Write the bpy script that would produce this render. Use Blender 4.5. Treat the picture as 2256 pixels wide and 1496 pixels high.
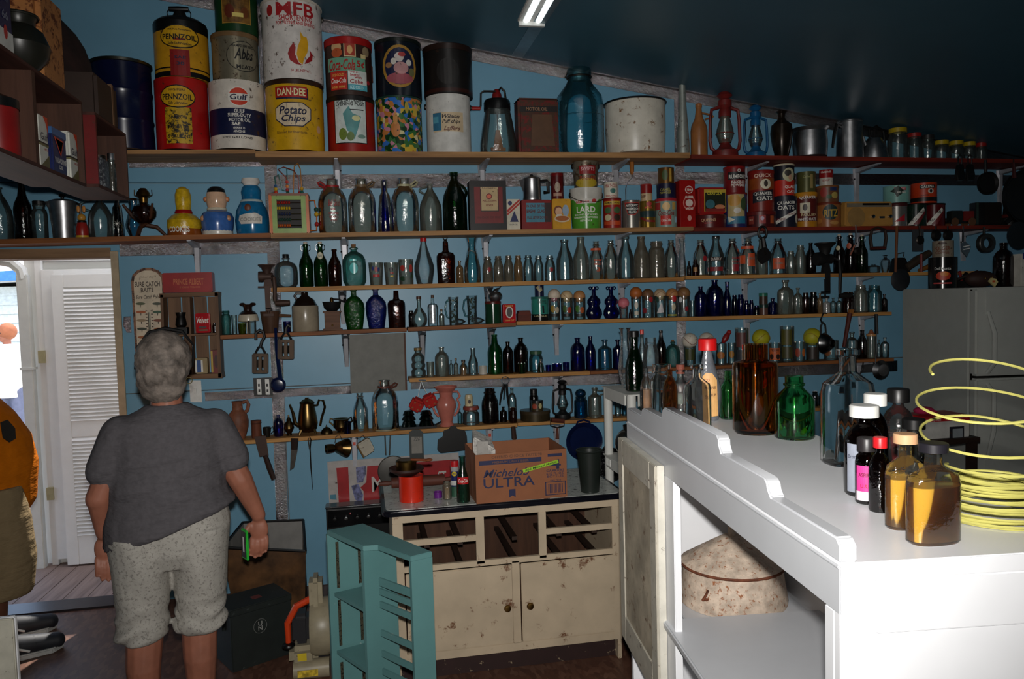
import bpy, bmesh, math, random
from mathutils import Vector, Matrix
R_ = random.Random(7)
sc = bpy.context.scene
for o in list(bpy.data.objects): bpy.data.objects.remove(o)
COL = sc.collection
PI = math.pi

# -- camera
F_PX, YAW, PITCH, ROLL = 1700.0, .192, .055, -.0274      # measured from the shelf lines (2256 x 1496 frame)
CX, CY, DCAM, HCAM = 1128.0, 748.0, 4.7526, 1.72
def _axes():
    X = Vector((math.cos(YAW), 0, math.sin(YAW))); Y = Vector((-math.sin(YAW), 0, math.cos(YAW))); Z = Vector((0, -1, 0))
    Rx = Matrix(((1, 0, 0), (0, math.cos(PITCH), -math.sin(PITCH)), (0, math.sin(PITCH), math.cos(PITCH))))
    Rz = Matrix(((math.cos(ROLL), -math.sin(ROLL), 0), (math.sin(ROLL), math.cos(ROLL), 0), (0, 0, 1)))
    M = Rz @ Rx
    return M @ X, M @ Y, M @ Z
AX, AY, AZ = _axes()
CAM = Vector((0, -DCAM, HCAM))
def ray(px, py):
    d = Vector(((px - CX) / F_PX, (py - CY) / F_PX, 1.0))
    return Vector((AX.dot(d), AY.dot(d), AZ.dot(d)))
def atY(px, py, Y):
    r = ray(px, py); return CAM + r * ((Y - CAM.y) / r.y)
def atX(px, py, X):
    r = ray(px, py); return CAM + r * ((X - CAM.x) / r.x)
def atZ(px, py, Z):
    r = ray(px, py); return CAM + r * ((Z - CAM.z) / r.z)
def atD(px, py, d): return CAM + ray(px, py) * d
cam = bpy.data.cameras.new('camera'); camo = bpy.data.objects.new('camera', cam); COL.objects.link(camo)
right = Vector((AX[0], AY[0], AZ[0])); down = Vector((AX[1], AY[1], AZ[1])); fwd = Vector((AX[2], AY[2], AZ[2]))
rot = Matrix((right, -down, -fwd)).transposed()
camo.matrix_world = Matrix.Translation(CAM) @ rot.to_4x4()
cam.sensor_width = 36; cam.lens = F_PX / 2256 * 36; cam.clip_start = .05; cam.clip_end = 300
sc.camera = camo

# -- light and exposure
sc.view_settings.view_transform = 'Standard'; sc.view_settings.look = 'None'
sc.view_settings.gamma = 1; sc.view_settings.use_curve_mapping = False
sc.view_settings.exposure = 0.0
w = bpy.data.worlds.new('sky'); sc.world = w; w.use_nodes = True
nt = w.node_tree; nt.nodes.clear()
bg = nt.nodes.new('ShaderNodeBackground'); out = nt.nodes.new('ShaderNodeOutputWorld'); sky = nt.nodes.new('ShaderNodeTexSky')
sky.sky_type = 'NISHITA'; sky.sun_disc = False; sky.sun_elevation = math.radians(58); sky.sun_rotation = math.radians(150)
sky.air_density = 1.2; sky.dust_density = 3.0
bg.inputs['Strength'].default_value = .5
nt.links.new(sky.outputs[0], bg.inputs[0]); nt.links.new(bg.outputs[0], out.inputs[0])
def lamp(name, kind, loc, energy, color=(1, 1, 1), **kw):
    l = bpy.data.lights.new(name, kind); l.energy = energy; l.color = color
    for k, v in kw.items(): setattr(l, k, v)
    o = bpy.data.objects.new(name, l); COL.objects.link(o); o.location = loc
    return o
sun = lamp('sun', 'SUN', (5, 20, 20), 7.0, (1, .95, .88), angle=.009)
sun.rotation_euler = (math.radians(32), math.radians(8), math.radians(150))
# the camera's own pop-up flash, just above the lens
fl = lamp('camera_flash', 'SPOT', CAM + Vector((0, -.01, .0)) - down * .095, 285, (1, .97, .93), spot_size=math.radians(104), spot_blend=1.0, shadow_soft_size=.022)
fl.matrix_world = Matrix.Translation(fl.location) @ rot.to_4x4()

# -- helpers: tagging
def tag(o, label=None, cat=None, group=None, kind=None):
    if label: o['label'] = label
    if cat: o['category'] = cat
    if group: o['group'] = group
    if kind: o['kind'] = kind
    return o
def thing(name, label, cat, loc=(0, 0, 0), rz=0, group=None):
    o = bpy.data.objects.new(name, None); COL.objects.link(o)
    o.empty_display_size = .05
    o.location = loc; o.rotation_euler = (0, 0, rz)
    return tag(o, label, cat, group)

# -- helpers: materials
_mc = {}
def lin(c):
    f = lambda x: x / 12.92 if x <= .04045 else ((x + .055) / 1.055) ** 2.4
    return tuple(f(x / 255.0) for x in c) + (1,)
def _new(name):
    m = bpy.data.materials.new(name); m.use_nodes = True
    n = m.node_tree; b = n.nodes['Principled BSDF']
    return m, n, b
def _coord(n, scale=(1, 1, 1), obj=True):
    tc = n.nodes.new('ShaderNodeTexCoord'); mp = n.nodes.new('ShaderNodeMapping')
    mp.inputs['Scale'].default_value = scale
    n.links.new(tc.outputs['Object'], mp.inputs[0]); return mp.outputs[0]
def _noise(n, vec, scale, detail=4, rough=.6):
    t = n.nodes.new('ShaderNodeTexNoise'); t.inputs['Scale'].default_value = scale; t.inputs['Detail'].default_value = detail
    t.inputs['Roughness'].default_value = rough; n.links.new(vec, t.inputs['Vector']); return t.outputs['Fac']
def _ramp(n, fac, stops):
    r = n.nodes.new('ShaderNodeValToRGB'); e = r.color_ramp.elements
    while len(e) < len(stops): e.new(.5)
    for el, (p, c) in zip(e, stops): el.position = p; el.color = c
    n.links.new(fac, r.inputs[0]); return r.outputs[0]
def _bump(n, b, fac, strength, dist=.01):
    k = n.nodes.new('ShaderNodeBump'); k.inputs['Strength'].default_value = strength; k.inputs['Distance'].default_value = dist
    n.links.new(fac, k.inputs['Height']); n.links.new(k.outputs[0], b.inputs['Normal'])
def paint(c, rough=.45, metal=0., var=.12, wear=0., wc=(70, 45, 30), nscale=14., spec=.5, bump=0.):
    """plain coat with slight tonal noise and optional worn patches"""
    key = ('p', tuple(c), rough, metal, var, wear, tuple(wc), nscale, spec, bump)
    if key in _mc: return _mc[key]
    m, n, b = _new('paint'); v = _coord(n)
    L = lin(c)
    f = _noise(n, v, nscale)
    lo = tuple(x * (1 - var) for x in L[:3]) + (1,); hi = tuple(min(1, x * (1 + var)) for x in L[:3]) + (1,)
    colr = _ramp(n, f, [(.35, lo), (.65, hi)])
    if wear > 0:
        f2 = _noise(n, v, nscale * 2.2, 8, .72)
        k = _ramp(n, f2, [(max(.01, .66 - wear * .3), (0, 0, 0, 1)), (min(.99, .71 - wear * .26), (1, 1, 1, 1))])
        mx = n.nodes.new('ShaderNodeMix'); mx.data_type = 'RGBA'
        n.links.new(k, mx.inputs[0]); n.links.new(colr, mx.inputs[6]); mx.inputs[7].default_value = lin(wc); colr = mx.outputs[2]
    n.links.new(colr, b.inputs['Base Color'])
    b.inputs['Roughness'].default_value = rough; b.inputs['Metallic'].default_value = metal
    b.inputs['Specular IOR Level'].default_value = spec
    if bump: _bump(n, b, _noise(n, v, nscale * 3), bump, .004)
    _mc[key] = m; return m
def metal(c, rough=.35, var=.15): return paint(c, rough, 1.0, var, nscale=30)
def wood(c, c2=None, axis=0, rough=.6, scale=1.0, wear=0.):
    key = ('w', tuple(c), c2, axis, rough, scale, wear)
    if key in _mc: return _mc[key]
    m, n, b = _new('wood'); s = [22, 22, 22]; s[axis] = 1.6
    v = _coord(n, tuple(x * scale for x in s))
    f = _noise(n, v, 1.0, 6, .65)
    L = lin(c); c2 = lin(c2) if c2 else tuple(x * .5 for x in L[:3]) + (1,)
    colr = _ramp(n, f, [(.3, c2), (.62, L)])
    n.links.new(colr, b.inputs['Base Color']); b.inputs['Roughness'].default_value = rough
    b.inputs['Specular IOR Level'].default_value = .3
    _bump(n, b, f, .25, .003); _mc[key] = m; return m
def foil():
    if 'foil' in _mc: return _mc['foil']
    m, n, b = _new('crinkled_foil'); v = _coord(n)
    f = _noise(n, v, 26, 6, .75); f2 = _noise(n, v, 7, 3)
    b.inputs['Base Color'].default_value = (.33, .31, .32, 1); b.inputs['Metallic'].default_value = 1; b.inputs['Roughness'].default_value = .13
    ad = n.nodes.new('ShaderNodeMath'); ad.operation = 'ADD'; n.links.new(f, ad.inputs[0]); n.links.new(f2, ad.inputs[1])
    _bump(n, b, ad.outputs[0], .5, .02); _mc['foil'] = m; return m
def glass(tint, dust=.04, dc=(120, 125, 118), rough=.1, ripple=.22):
    """thin blown glass: tinted, darker where the wall is seen edge-on, with a film of dust"""
    key = ('g', tuple(tint), dust, tuple(dc), rough, ripple)
    if key in _mc: return _mc[key]
    m = bpy.data.materials.new('glass'); m.use_nodes = True; n = m.node_tree; n.nodes.clear()
    o = n.nodes.new('ShaderNodeOutputMaterial'); tr = n.nodes.new('ShaderNodeBsdfTransparent'); df = n.nodes.new('ShaderNodeBsdfDiffuse')
    gl = n.nodes.new('ShaderNodeBsdfGlossy'); lw = n.nodes.new('ShaderNodeLayerWeight'); lw.inputs['Blend'].default_value = .35
    mix1 = n.nodes.new('ShaderNodeMixShader'); mix2 = n.nodes.new('ShaderNodeMixShader')
    t = tuple(x for x in tint) + (1,); t2 = tuple(max(0, x) ** 2.4 for x in tint) + (1,)
    n.links.new(_ramp(n, lw.outputs['Facing'], [(.25, t), (.95, t2)]), tr.inputs[0])
    df.inputs[0].default_value = lin(dc)
    v = _coord(n); nz = _noise(n, v, 22, 5)
    mt = n.nodes.new('ShaderNodeMath'); mt.operation = 'MULTIPLY'; n.links.new(nz, mt.inputs[0]); mt.inputs[1].default_value = dust * 2
    n.links.new(mt.outputs[0], mix1.inputs[0]); n.links.new(tr.outputs[0], mix1.inputs[1]); n.links.new(df.outputs[0], mix1.inputs[2])
    fr = n.nodes.new('ShaderNodeFresnel'); fr.inputs['IOR'].default_value = 1.85
    n.links.new(fr.outputs[0], mix2.inputs[0]); n.links.new(mix1.outputs[0], mix2.inputs[1]); n.links.new(gl.outputs[0], mix2.inputs[2])
    gl.inputs['Roughness'].default_value = rough
    if ripple:
        k = n.nodes.new('ShaderNodeBump'); k.inputs['Strength'].default_value = ripple; k.inputs['Distance'].default_value = .01
        n.links.new(_noise(n, v, 60, 3), k.inputs['Height']); n.links.new(k.outputs[0], gl.inputs['Normal'])
    n.links.new(mix2.outputs[0], o.inputs[0]); _mc[key] = m; return m
G = dict(
    clear=glass((.90, .95, .93), .07, (150, 160, 155)), hazy=glass((.84, .86, .82), .22, (150, 152, 138)), dusty=glass((.72, .70, .64), .4, (128, 120, 104)),
    tan=glass((.7, .6, .46), .4, (150, 118, 80)), crystal=glass((.9, .96, .97), .06, (160, 170, 170), ripple=.9, rough=.05), aqua=glass((.62, .86, .88), .08, (110, 160, 165)), bigaqua=glass((.50, .80, .86), .08, (70, 140, 155)),
    teal=glass((.35, .72, .68), .12, (70, 150, 140), ripple=1.0), green=glass((.04, .40, .09), .08, (12, 80, 24)), bright=glass((.14, .62, .2), .05, (30, 120, 40)), emerald=glass((.03, .52, .2), .1, (12, 110, 50)),
    gflask=glass((.07, .46, .08), .1, (24, 130, 30), ripple=1.0), bflask=glass((.03, .13, .56), .1, (12, 54, 160), ripple=1.0),
    dgreen=glass((.02, .20, .03), .1, (10, 52, 16)), amber=glass((.34, .09, .02), .06, (84, 34, 12)), damber=glass((.14, .035, .015), .07, (44, 20, 10)),
    cobalt=glass((.016, .05, .48), .08, (8, 22, 110)), dcobalt=glass((.01, .03, .26), .08, (5, 12, 60)), sky=glass((.42, .70, .80), .08, (90, 150, 170)), bluejar=glass((.03, .42, .62), .08, (12, 100, 140)), black=glass((.03, .03, .035), .08, (20, 20, 22)))

# -- helpers: geometry
def lathe(prof, seg=20, sx=1., sy=1., cx=0., cy=0., power=2.0):
    """surface of revolution; power > 2 squares the section"""
    v, f, rows = [], [], []
    for r, z in prof:
        if r < 1e-6:
            rows.append([len(v)]); v.append((cx, cy, z))
        else:
            row = []
            for i in range(seg):
                a = 2 * PI * (i + .5) / seg; c, s = math.cos(a), math.sin(a)
                k = 1.0 if power == 2.0 else (abs(c) ** power + abs(s) ** power) ** (-1 / power)
                row.append(len(v)); v.append((cx + r * c * k * sx, cy + r * s * k * sy, z))
            rows.append(row)
    for a, b in zip(rows, rows[1:]):
        if len(a) == 1 and len(b) == 1: continue
        for i in range(seg):
            j = (i + 1) % seg
            if len(a) == 1: f.append((a[0], b[j], b[i]))
            elif len(b) == 1: f.append((a[i], a[j], b[0]))
            else: f.append((a[i], a[j], b[j], b[i]))
    return v, f
def box(x0, x1, y0, y1, z0, z1):
    v = [(x, y, z) for z in (z0, z1) for y in (y0, y1) for x in (x0, x1)]
    return v, [(0, 2, 3, 1), (4, 5, 7, 6), (0, 1, 5, 4), (2, 6, 7, 3), (0, 4, 6, 2), (1, 3, 7, 5)]
def hexa(b, t):
    """solid between a bottom and a top loop of equal length"""
    n = len(b); v = list(b) + list(t)
    return v, [tuple(range(n))[::-1], tuple(range(n, 2 * n))] + [(i, (i + 1) % n, n + (i + 1) % n, n + i) for i in range(n)]
def prism_y(poly, y0, y1): return hexa([(x, y0, z) for x, z in poly], [(x, y1, z) for x, z in poly])
def prism_z(poly, z0, z1): return hexa([(x, y, z0) for x, y in poly], [(x, y, z1) for x, y in poly])
def tube(path, r, seg=8, closed=False):
    P = [Vector(p) for p in path]; n = len(P)
    rr = r if isinstance(r, (list, tuple)) else [r] * n
    v, f = [], []; up = None
    for i, p in enumerate(P):
        if closed: d = (P[(i + 1) % n] - P[i - 1])
        else: d = (P[min(i + 1, n - 1)] - P[max(i - 1, 0)])
        d.normalize()
        if up is None:
            up = Vector((0, 0, 1)) if abs(d.z) < .9 else Vector((1, 0, 0))
        s = d.cross(up); s.normalize(); up = s.cross(d); up.normalize()
        for k in range(seg):
            a = 2 * PI * k / seg; q = p + (s * math.cos(a) + up * math.sin(a)) * rr[i]; v.append(tuple(q))
    for i in range(n if closed else n - 1):
        a, b = i * seg, ((i + 1) % n) * seg
        for k in range(seg): f.append((a + k, a + (k + 1) % seg, b + (k + 1) % seg, b + k))
    if not closed: f.append(tuple(range(seg))[::-1]); f.append(tuple((n - 1) * seg + k for k in range(seg)))
    return v, f
def ball(r, c=(0, 0, 0), seg=16, rings=10, s=(1, 1, 1)):
    pr = [(r * math.sin(PI * i / rings), -r * math.cos(PI * i / rings)) for i in range(rings + 1)]
    pr[0] = (0, -r); pr[-1] = (0, r)
    v, f = lathe(pr, seg); return [(x * s[0] + c[0], y * s[1] + c[1], z * s[2] + c[2]) for x, y, z in v], f
def xf(vf, M):
    return [tuple(M @ Vector(p)) for p in vf[0]], vf[1]
def arc(cx, cz, r, a0, a1, n=10, y=0.):
    return [(cx + r * math.cos(a0 + (a1 - a0) * i / n), y, cz + r * math.sin(a0 + (a1 - a0) * i / n)) for i in range(n + 1)]
class MB:
    def __init__(s): s.v = []; s.f = []
    def add(s, vf, M=None):
        v, f = vf
        if M is not None: v = [tuple(M @ Vector(p)) for p in v]
        k = len(s.v); s.v += list(v); s.f += [tuple(i + k for i in g) for g in f]; return s
def mesh(name, vf, m, parent=None, loc=None, smooth=.6, kind=None, bevel=0.):
    if isinstance(vf, MB): vf = (vf.v, vf.f)
    me = bpy.data.meshes.new(name); me.from_pydata(vf[0], [], vf[1]); me.update()
    bm = bmesh.new(); bm.from_mesh(me); bmesh.ops.recalc_face_normals(bm, faces=bm.faces)
    if bevel: bmesh.ops.bevel(bm, geom=[e for e in bm.edges if e.calc_face_angle(0) > .5], offset=bevel, segments=2, affect='EDGES', clamp_overlap=True)
    bm.to_mesh(me); bm.free()
    if smooth:
        me.shade_smooth(); me.set_sharp_from_angle(angle=smooth)
    o = bpy.data.objects.new(name, me); COL.objects.link(o)
    if m: me.materials.append(m)
    if parent: o.parent = parent
    if loc is not None: o.location = loc
    if kind: o['kind'] = kind
    return o
_tc = {}
def text_vf(s, shear=0., bold=.0):
    key = (s, shear, bold)
    if key in _tc: return _tc[key]
    cu = bpy.data.curves.new('t', 'FONT'); cu.body = s; cu.resolution_u = 2; cu.shear = shear; cu.offset = bold; cu.align_x = 'CENTER'
    ob = bpy.data.objects.new('t', cu); COL.objects.link(ob)
    dg = bpy.context.evaluated_depsgraph_get(); dg.update()
    me = bpy.data.meshes.new_from_object(ob.evaluated_get(dg))
    v = [(p.co.x, p.co.y) for p in me.vertices]; f = [tuple(p.vertices) for p in me.polygons]
    bpy.data.objects.remove(ob); bpy.data.curves.remove(cu); bpy.data.meshes.remove(me)
    if not v: v = [(0, 0), (1, 0), (1, 1)]; f = [(0, 1, 2)]
    x0 = min(p[0] for p in v); x1 = max(p[0] for p in v); y0 = min(p[1] for p in v); y1 = max(p[1] for p in v)
    v = [((x - x0) / max(1e-6, x1 - x0) - .5, (y - y0) / max(1e-6, y1 - y0) - .5) for x, y in v]
    _tc[key] = (v, f); return _tc[key]
def poly_vf(poly, cuts=2):
    bm = bmesh.new(); bm.faces.new([bm.verts.new((x, y, 0)) for x, y in poly]); bmesh.ops.triangulate(bm, faces=bm.faces)
    if cuts: bmesh.ops.subdivide_edges(bm, edges=bm.edges, cuts=cuts, use_grid_fill=True)
    bm.verts.index_update(); v = [(p.co.x, p.co.y) for p in bm.verts]; f = [tuple(q.index for q in g.verts) for g in bm.faces]; bm.free(); return v, f
def ell(n=20): return [(.5 * math.cos(2 * PI * i / n), .5 * math.sin(2 * PI * i / n)) for i in range(n)]
SQ = [(-.5, -.5), (.5, -.5), (.5, .5), (-.5, .5)]

# -- the room
FOAM = paint((114, 163, 189), .38, var=.05, nscale=3, spec=.4)
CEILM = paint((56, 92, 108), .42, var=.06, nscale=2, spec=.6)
PINE = wood((196, 146, 84), (150, 100, 52)); PLY = wood((176, 132, 84), (120, 84, 50)); REDW = wood((128, 42, 26), (84, 26, 18)); OAK = wood((150, 92, 48), (100, 58, 30))
GREYW = paint((120, 118, 112), .6)
BLK = paint((14, 13, 13), .35); WHT = paint((225, 225, 220), .4); CHR = metal((200, 200, 200), .2); DKM = metal((70, 66, 62), .45); ALU = metal((180, 180, 182), .35)
BRASS = metal((120, 92, 48), .35); IRON = paint((22, 21, 21), .5, .3); RUST = paint((96, 50, 28), .8, var=.5, nscale=30)
ceil_z = lambda X: 3.425 - .158 * (X + .49)
XL, XR, YB = -3.0, 4.74, -6.6
DX0, DX1, DZ = -2.75, -1.345, 2.04
m = MB()
m.add(prism_y([(DX1, 0), (XR, 0), (XR, ceil_z(XR)), (DX1, ceil_z(DX1))], .03, .12))
m.add(prism_y([(XL, DZ), (DX1, DZ), (DX1, ceil_z(DX1)), (XL, ceil_z(XL))], .03, .12))
m.add(box(XL, DX0, .03, .12, 0, DZ))
wall_back = mesh('wall_back', m, GREYW, kind='structure')
g = .003
def panel(poly): mesh('foam_panel', prism_y(poly, 0, .029), FOAM, wall_back)
S1, S2 = 1.225, 2.425
panel([(XL + g, 0), (DX0 - g, 0), (DX0 - g, DZ), (XL + g, DZ)])
panel([(XL + g, DZ + g), (-.47 - g, DZ + g), (-.47 - g, S2 - g), (XL + g, S2 - g)])
panel([(XL + g, S2 + g), (-.47 - g, S2 + g), (-.47 - g, ceil_z(-.47)), (XL + g, ceil_z(XL))])
panel([(DX1 + g, g), (-.47 - g, g), (-.47 - g, S1 - g), (DX1 + g, S1 - g)]); panel([(DX1 + g, S1 + g), (-.47 - g, S1 + g), (-.47 - g, DZ), (DX1 + g, DZ)])
for a, b in ((-.47, 2.07), (2.07, XR)):
    for z0, z1 in ((0, S1), (S1, S2), (S2, 9)): panel([(a + g, z0 + g), (b - g, z0 + g), (b - g, min(z1 - g, ceil_z(b))), (a + g, min(z1 - g, ceil_z(a)))])
mesh('wall_left', box(XL - .1, XL, YB, .12, 0, ceil_z(XL) + .1), FOAM, kind='structure')
mesh('wall_right', box(XR, XR + .1, YB, .12, 0, ceil_z(XR) + .1), FOAM, kind='structure')
mesh('wall_rear', prism_y([(XL, 0), (XR, 0), (XR, ceil_z(XR)), (XL, ceil_z(XL))], YB - .1, YB), FOAM, kind='structure')
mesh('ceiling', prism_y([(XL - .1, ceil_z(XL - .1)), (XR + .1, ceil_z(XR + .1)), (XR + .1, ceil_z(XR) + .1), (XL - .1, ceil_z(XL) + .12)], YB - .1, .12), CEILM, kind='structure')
def osb():
    m, n, b = _new('strand_board'); v = _coord(n)
    t = n.nodes.new('ShaderNodeTexVoronoi'); t.inputs['Scale'].default_value = 48; t.inputs['Randomness'].default_value = 1
    mp = n.nodes.new('ShaderNodeMapping'); mp.inputs['Scale'].default_value = (1, .45, 1); mp.inputs['Rotation'].default_value = (0, 0, .6)
    n.links.new(v, mp.inputs[0]); n.links.new(mp.outputs[0], t.inputs['Vector'])
    sp = n.nodes.new('ShaderNodeSeparateColor'); n.links.new(t.outputs['Color'], sp.inputs[0])
    n.links.new(_ramp(n, sp.outputs[0], [(0, lin((84, 56, 44))), (.5, lin((96, 64, 50))), (1, lin((112, 80, 64)))]), b.inputs['Base Color'])
    b.inputs['Roughness'].default_value = .45; return m
mesh('floor', box(XL - .1, XR + .1, YB - .1, .12, -.08, 0), osb(), kind='structure')

# foil tape over the seams
TN = [0]
def tape(p0, p1, wid, Y=0.):
    a, b = atY(*p0, Y), atY(*p1, Y); d = b - a; L = d.length; ang = math.atan2(d.z, d.x); TN[0] += 1
    vf = box(-L / 2, L / 2, -.002 - .0004 * TN[0], 0, -wid / 2, wid / 2)
    M = Matrix.Translation((a + b) / 2) @ Matrix.Rotation(-ang, 4, 'Y')
    return mesh('trim_%d' % TN[0], xf(vf, M), foil(), kind='structure')
tape((596, 362), (627, 1300), .07); tape((577, 0), (597, 350), .07)
tape((1495, 186), (1502, 900), .066)
tape((600, 402), (1490, 392), .085); tape((1500, 392), (2228, 398), .075)
tape((264, 551), (596, 545), .07); tape((452, 874), (775, 858), .05)
tape((905, 845), (1480, 832), .07); tape((1500, 828), (1976, 806), .075)
tape((285, 360), (590, 358), .05)
a, b = Vector((-.52, -.004, ceil_z(-.52) - .035)), Vector((XR, -.004, ceil_z(XR) - .035)); TN[0] += 1
mesh('trim_%d' % TN[0], prism_y([(XL, ceil_z(XL) - .065), (XR, ceil_z(XR) - .065), (XR, ceil_z(XR) - .002), (XL, ceil_z(XL) - .002)], -.004, 0), foil(), kind='structure')
TN[0] += 1
mesh('trim_%d' % TN[0], prism_y([(XL, ceil_z(XL) - .005), (XR, ceil_z(XR) - .005), (XR, ceil_z(XR)), (XL, ceil_z(XL))], -.035, -.004), foil(), kind='structure')
TN[0] += 1
mesh('trim_%d' % TN[0], hexa([(.96, -6, ceil_z(.96) - .004), (1.03, -6, ceil_z(1.03) - .004), (1.03, -.04, ceil_z(1.03) - .004), (.96, -.04, ceil_z(.96) - .004)],
     [(.96, -6, ceil_z(.96)), (1.03, -6, ceil_z(1.03)), (1.03, -.04, ceil_z(1.03)), (.96, -.04, ceil_z(.96))]), paint((120, 140, 150), .35, .6), kind='structure')
TN[0] += 1
mesh('trim_%d' % TN[0], box(XR - .004, XR, -.09, 0, .1, 2.58), foil(), kind='structure')

# door casing
TAN = paint((176, 160, 132), .6)
TN[0] += 1; mesh('trim_%d' % TN[0], box(DX1 - .035, DX1 + .004, -.012, .14, 0, DZ), TAN, kind='structure')
TN[0] += 1; mesh('trim_%d' % TN[0], box(DX0, DX1 - .035, -.012, .14, DZ - .035, DZ + .02), wood((150, 120, 90)), kind='structure')
TN[0] += 1; mesh('trim_%d' % TN[0], box(DX0, DX1 - .035, -.03, .14, -.02, .012), paint((60, 56, 60), .35, .5), kind='structure')

# -- outdoors through the doorway
DK = wood((150, 128, 116), (112, 92, 84), axis=0, rough=.7)
deck = mesh('deck', box(-7, -.6, .16, 4.2, -.14, -.075), paint((60, 50, 45), .8), kind='structure')
p0 = atZ(153, 1243, -.04); p1 = atZ(42, 1339, -.04); dd = (p0 - p1); dd.z = 0; dd.normalize(); dn = Vector((dd.y, -dd.x, 0))
pl = None
for i in range(-17, 12):
    o_ = p1 + dn * (.138 * i)
    # clip the plank to the deck's footprint
    tl = [(( .17 - o_.y) / dd.y), ((4.1 - o_.y) / dd.y)]
    t0, t1 = sorted(tl); t0 = max(t0, (-6.9 - o_.x) / dd.x if dd.x > 0 else t0); t1 = min(t1, (-.7 - o_.x) / dd.x if dd.x > 0 else t1)
    if t1 - t0 < .3: continue
    a = o_ + dd * t0; b = o_ + dd * t1
    L_ = (b - a).length; o = mesh('plank', box(0, L_, -.066, .066, -.075, -.042), DK, deck, loc=(a.x, a.y, 0)); o.rotation_euler = (0, 0, math.atan2(dd.y, dd.x))
WOUT = paint((226, 226, 222), .55, var=.03, nscale=4)
YW = 1.05
wx0 = atY(62, 750, YW).x
mesh('wall_outside', box(wx0, -.6, YW, YW + .12, -.07, 2.32), WOUT, kind='structure')
mesh('ceiling_porch', box(-4.6, -2.35, .13, 1.9, 2.32, 2.4), paint((190, 188, 184), .6), kind='structure')
SHUT = paint((232, 232, 230), .45, var=.02)
def shutter(name, x0, x1, z0, z1, yf, zm, px_st):
    """louvred bifold leaf: stiles, rails and single slats"""
    st, th = .075, .03
    r = mesh(name, box(x0, x1, yf + .012, yf + .016, z0 + .02, z1 - .02), SHUT, kind='structure')
    for a, b in ((x0, x0 + st), (x1 - st, x1)): mesh('stile', box(a, b, yf, yf + th, z0, z1), SHUT, r, bevel=.003)
    for a, b in ((z0, z0 + .2), (zm - .055, zm + .055), (z1 - .09, z1)): mesh('rail', box(x0 + st, x1 - st, yf + .001, yf + th - .001, a, b), SHUT, r, bevel=.003)
    sh = None
    for a, b in ((z0 + .2, zm - .055), (zm + .055, z1 - .09)):
        n = int((b - a) / .026)
        for i in range(n):
            z = a + (i + .5) * (b - a) / n
            if sh is None:
                so = mesh('slat', xf(box(-(x1 - x0) / 2 + st, (x1 - x0) / 2 - st, -.003, .003, -.018, .018), Matrix.Rotation(math.radians(-38), 4, 'X')), SHUT, r, smooth=0); sh = so.data
            else:
                so = bpy.data.objects.new('slat', sh); COL.objects.link(so); so.parent = r
            so.location = ((x0 + x1) / 2, yf + th / 2 - .008, z)
    return r
xa = atY(128, 900, .93).x
shutter('door_1', xa, xa + .72, -.03, 1.955, .93, .905, None)
xb = atY(92, 900, .98).x
d2 = shutter('door_2', xb + .04, xb + .7, 0, 1.99, .985, .93, None)
hm = paint((190, 180, 140), .4, .4)
for z in (1.36, .42): mesh('hinge', box(xb + .0, xb + .042, .97, 1.0, z, z + .085), hm, d2)
TN[0] += 1; mesh('trim_%d' % TN[0], box(xb + .0, xb + .04, 1.0, YW, -.04, 2.15), SHUT, kind='structure')
TN[0] += 1; mesh('trim_%d' % TN[0], box(xb + .0, -.9, 1.02, YW, 2.05, 2.15), SHUT, kind='structure')
dsx = wx0 + .02
ds = thing('downspout', 'white metal downspout with a bent elbow on the outside wall corner', 'downspout', (dsx, .98, 0))
DSM = paint((214, 214, 208), .4, var=.04)
mesh('pipe', box(-.035, .035, -.03, .03, -.07, 1.96), DSM, ds, bevel=.006)
mesh('elbow', tube([(0, 0, 1.93), (-.01, 0, 1.99), (-.06, 0, 2.04), (-.14, 0, 2.06), (-.6, 0, 2.1)], .036, 10), DSM, ds)
mesh('band', box(-.042, .042, -.035, .035, 1.32, 1.335), DSM, ds)
# neighbour's house, lawn, shrub, bicycle and a passer-by
ground = mesh('ground', box(-60, 30, 4.25, 70, -.5, -.35), paint((188, 186, 176), .9, var=.1, nscale=.6), kind='structure')
hp = atY(20, 700, 14)
hs = thing('neighbour_house', 'pale house with lap siding and a blue-edged roof seen past the downspout', 'house', (hp.x, 14, -.35))
SID = paint((196, 206, 210), .6); 
mesh('wall', box(-9, 1.2, .05, 4, 0, 2.6), SID, hs)
for i in range(13): mesh('siding_board', hexa([(-9, .05, .2 * i), (1.2, .05, .2 * i), (1.2, .0, .2 * i), (-9, .0, .2 * i)], [(-9, .05, .2 * i + .2), (1.2, .05, .2 * i + .2), (1.2, .035, .2 * i + .2), (-9, .035, .2 * i + .2)]), SID, hs, smooth=0)
mesh('roof', hexa([(-9.4, -.5, 2.35), (1.7, -.5, 2.75), (1.7, 4.4, 2.75), (-9.4, 4.4, 2.35)], [(-9.4, -.5, 2.5), (1.7, -.5, 2.95), (1.7, 4.4, 4.6), (-9.4, 4.4, 4.4)]), paint((196, 200, 204), .5), hs)
mesh('fascia', hexa([(-9.4, -.56, 2.36), (1.75, -.56, 2.76), (1.75, -.51, 2.76), (-9.4, -.51, 2.36)], [(-9.4, -.56, 2.52), (1.75, -.56, 2.98), (1.75, -.51, 2.98), (-9.4, -.51, 2.52)]), paint((60, 120, 190), .5), hs)
bp = atD(38, 880, 7.2)
LEAF = paint((70, 120, 40), .6, var=.4)
sb = thing('leafy_plant', 'leafy green plant with red blossoms outside by the downspout', 'plant', (bp.x, bp.y, -.35))
mb, fb = MB(), MB()
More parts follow.
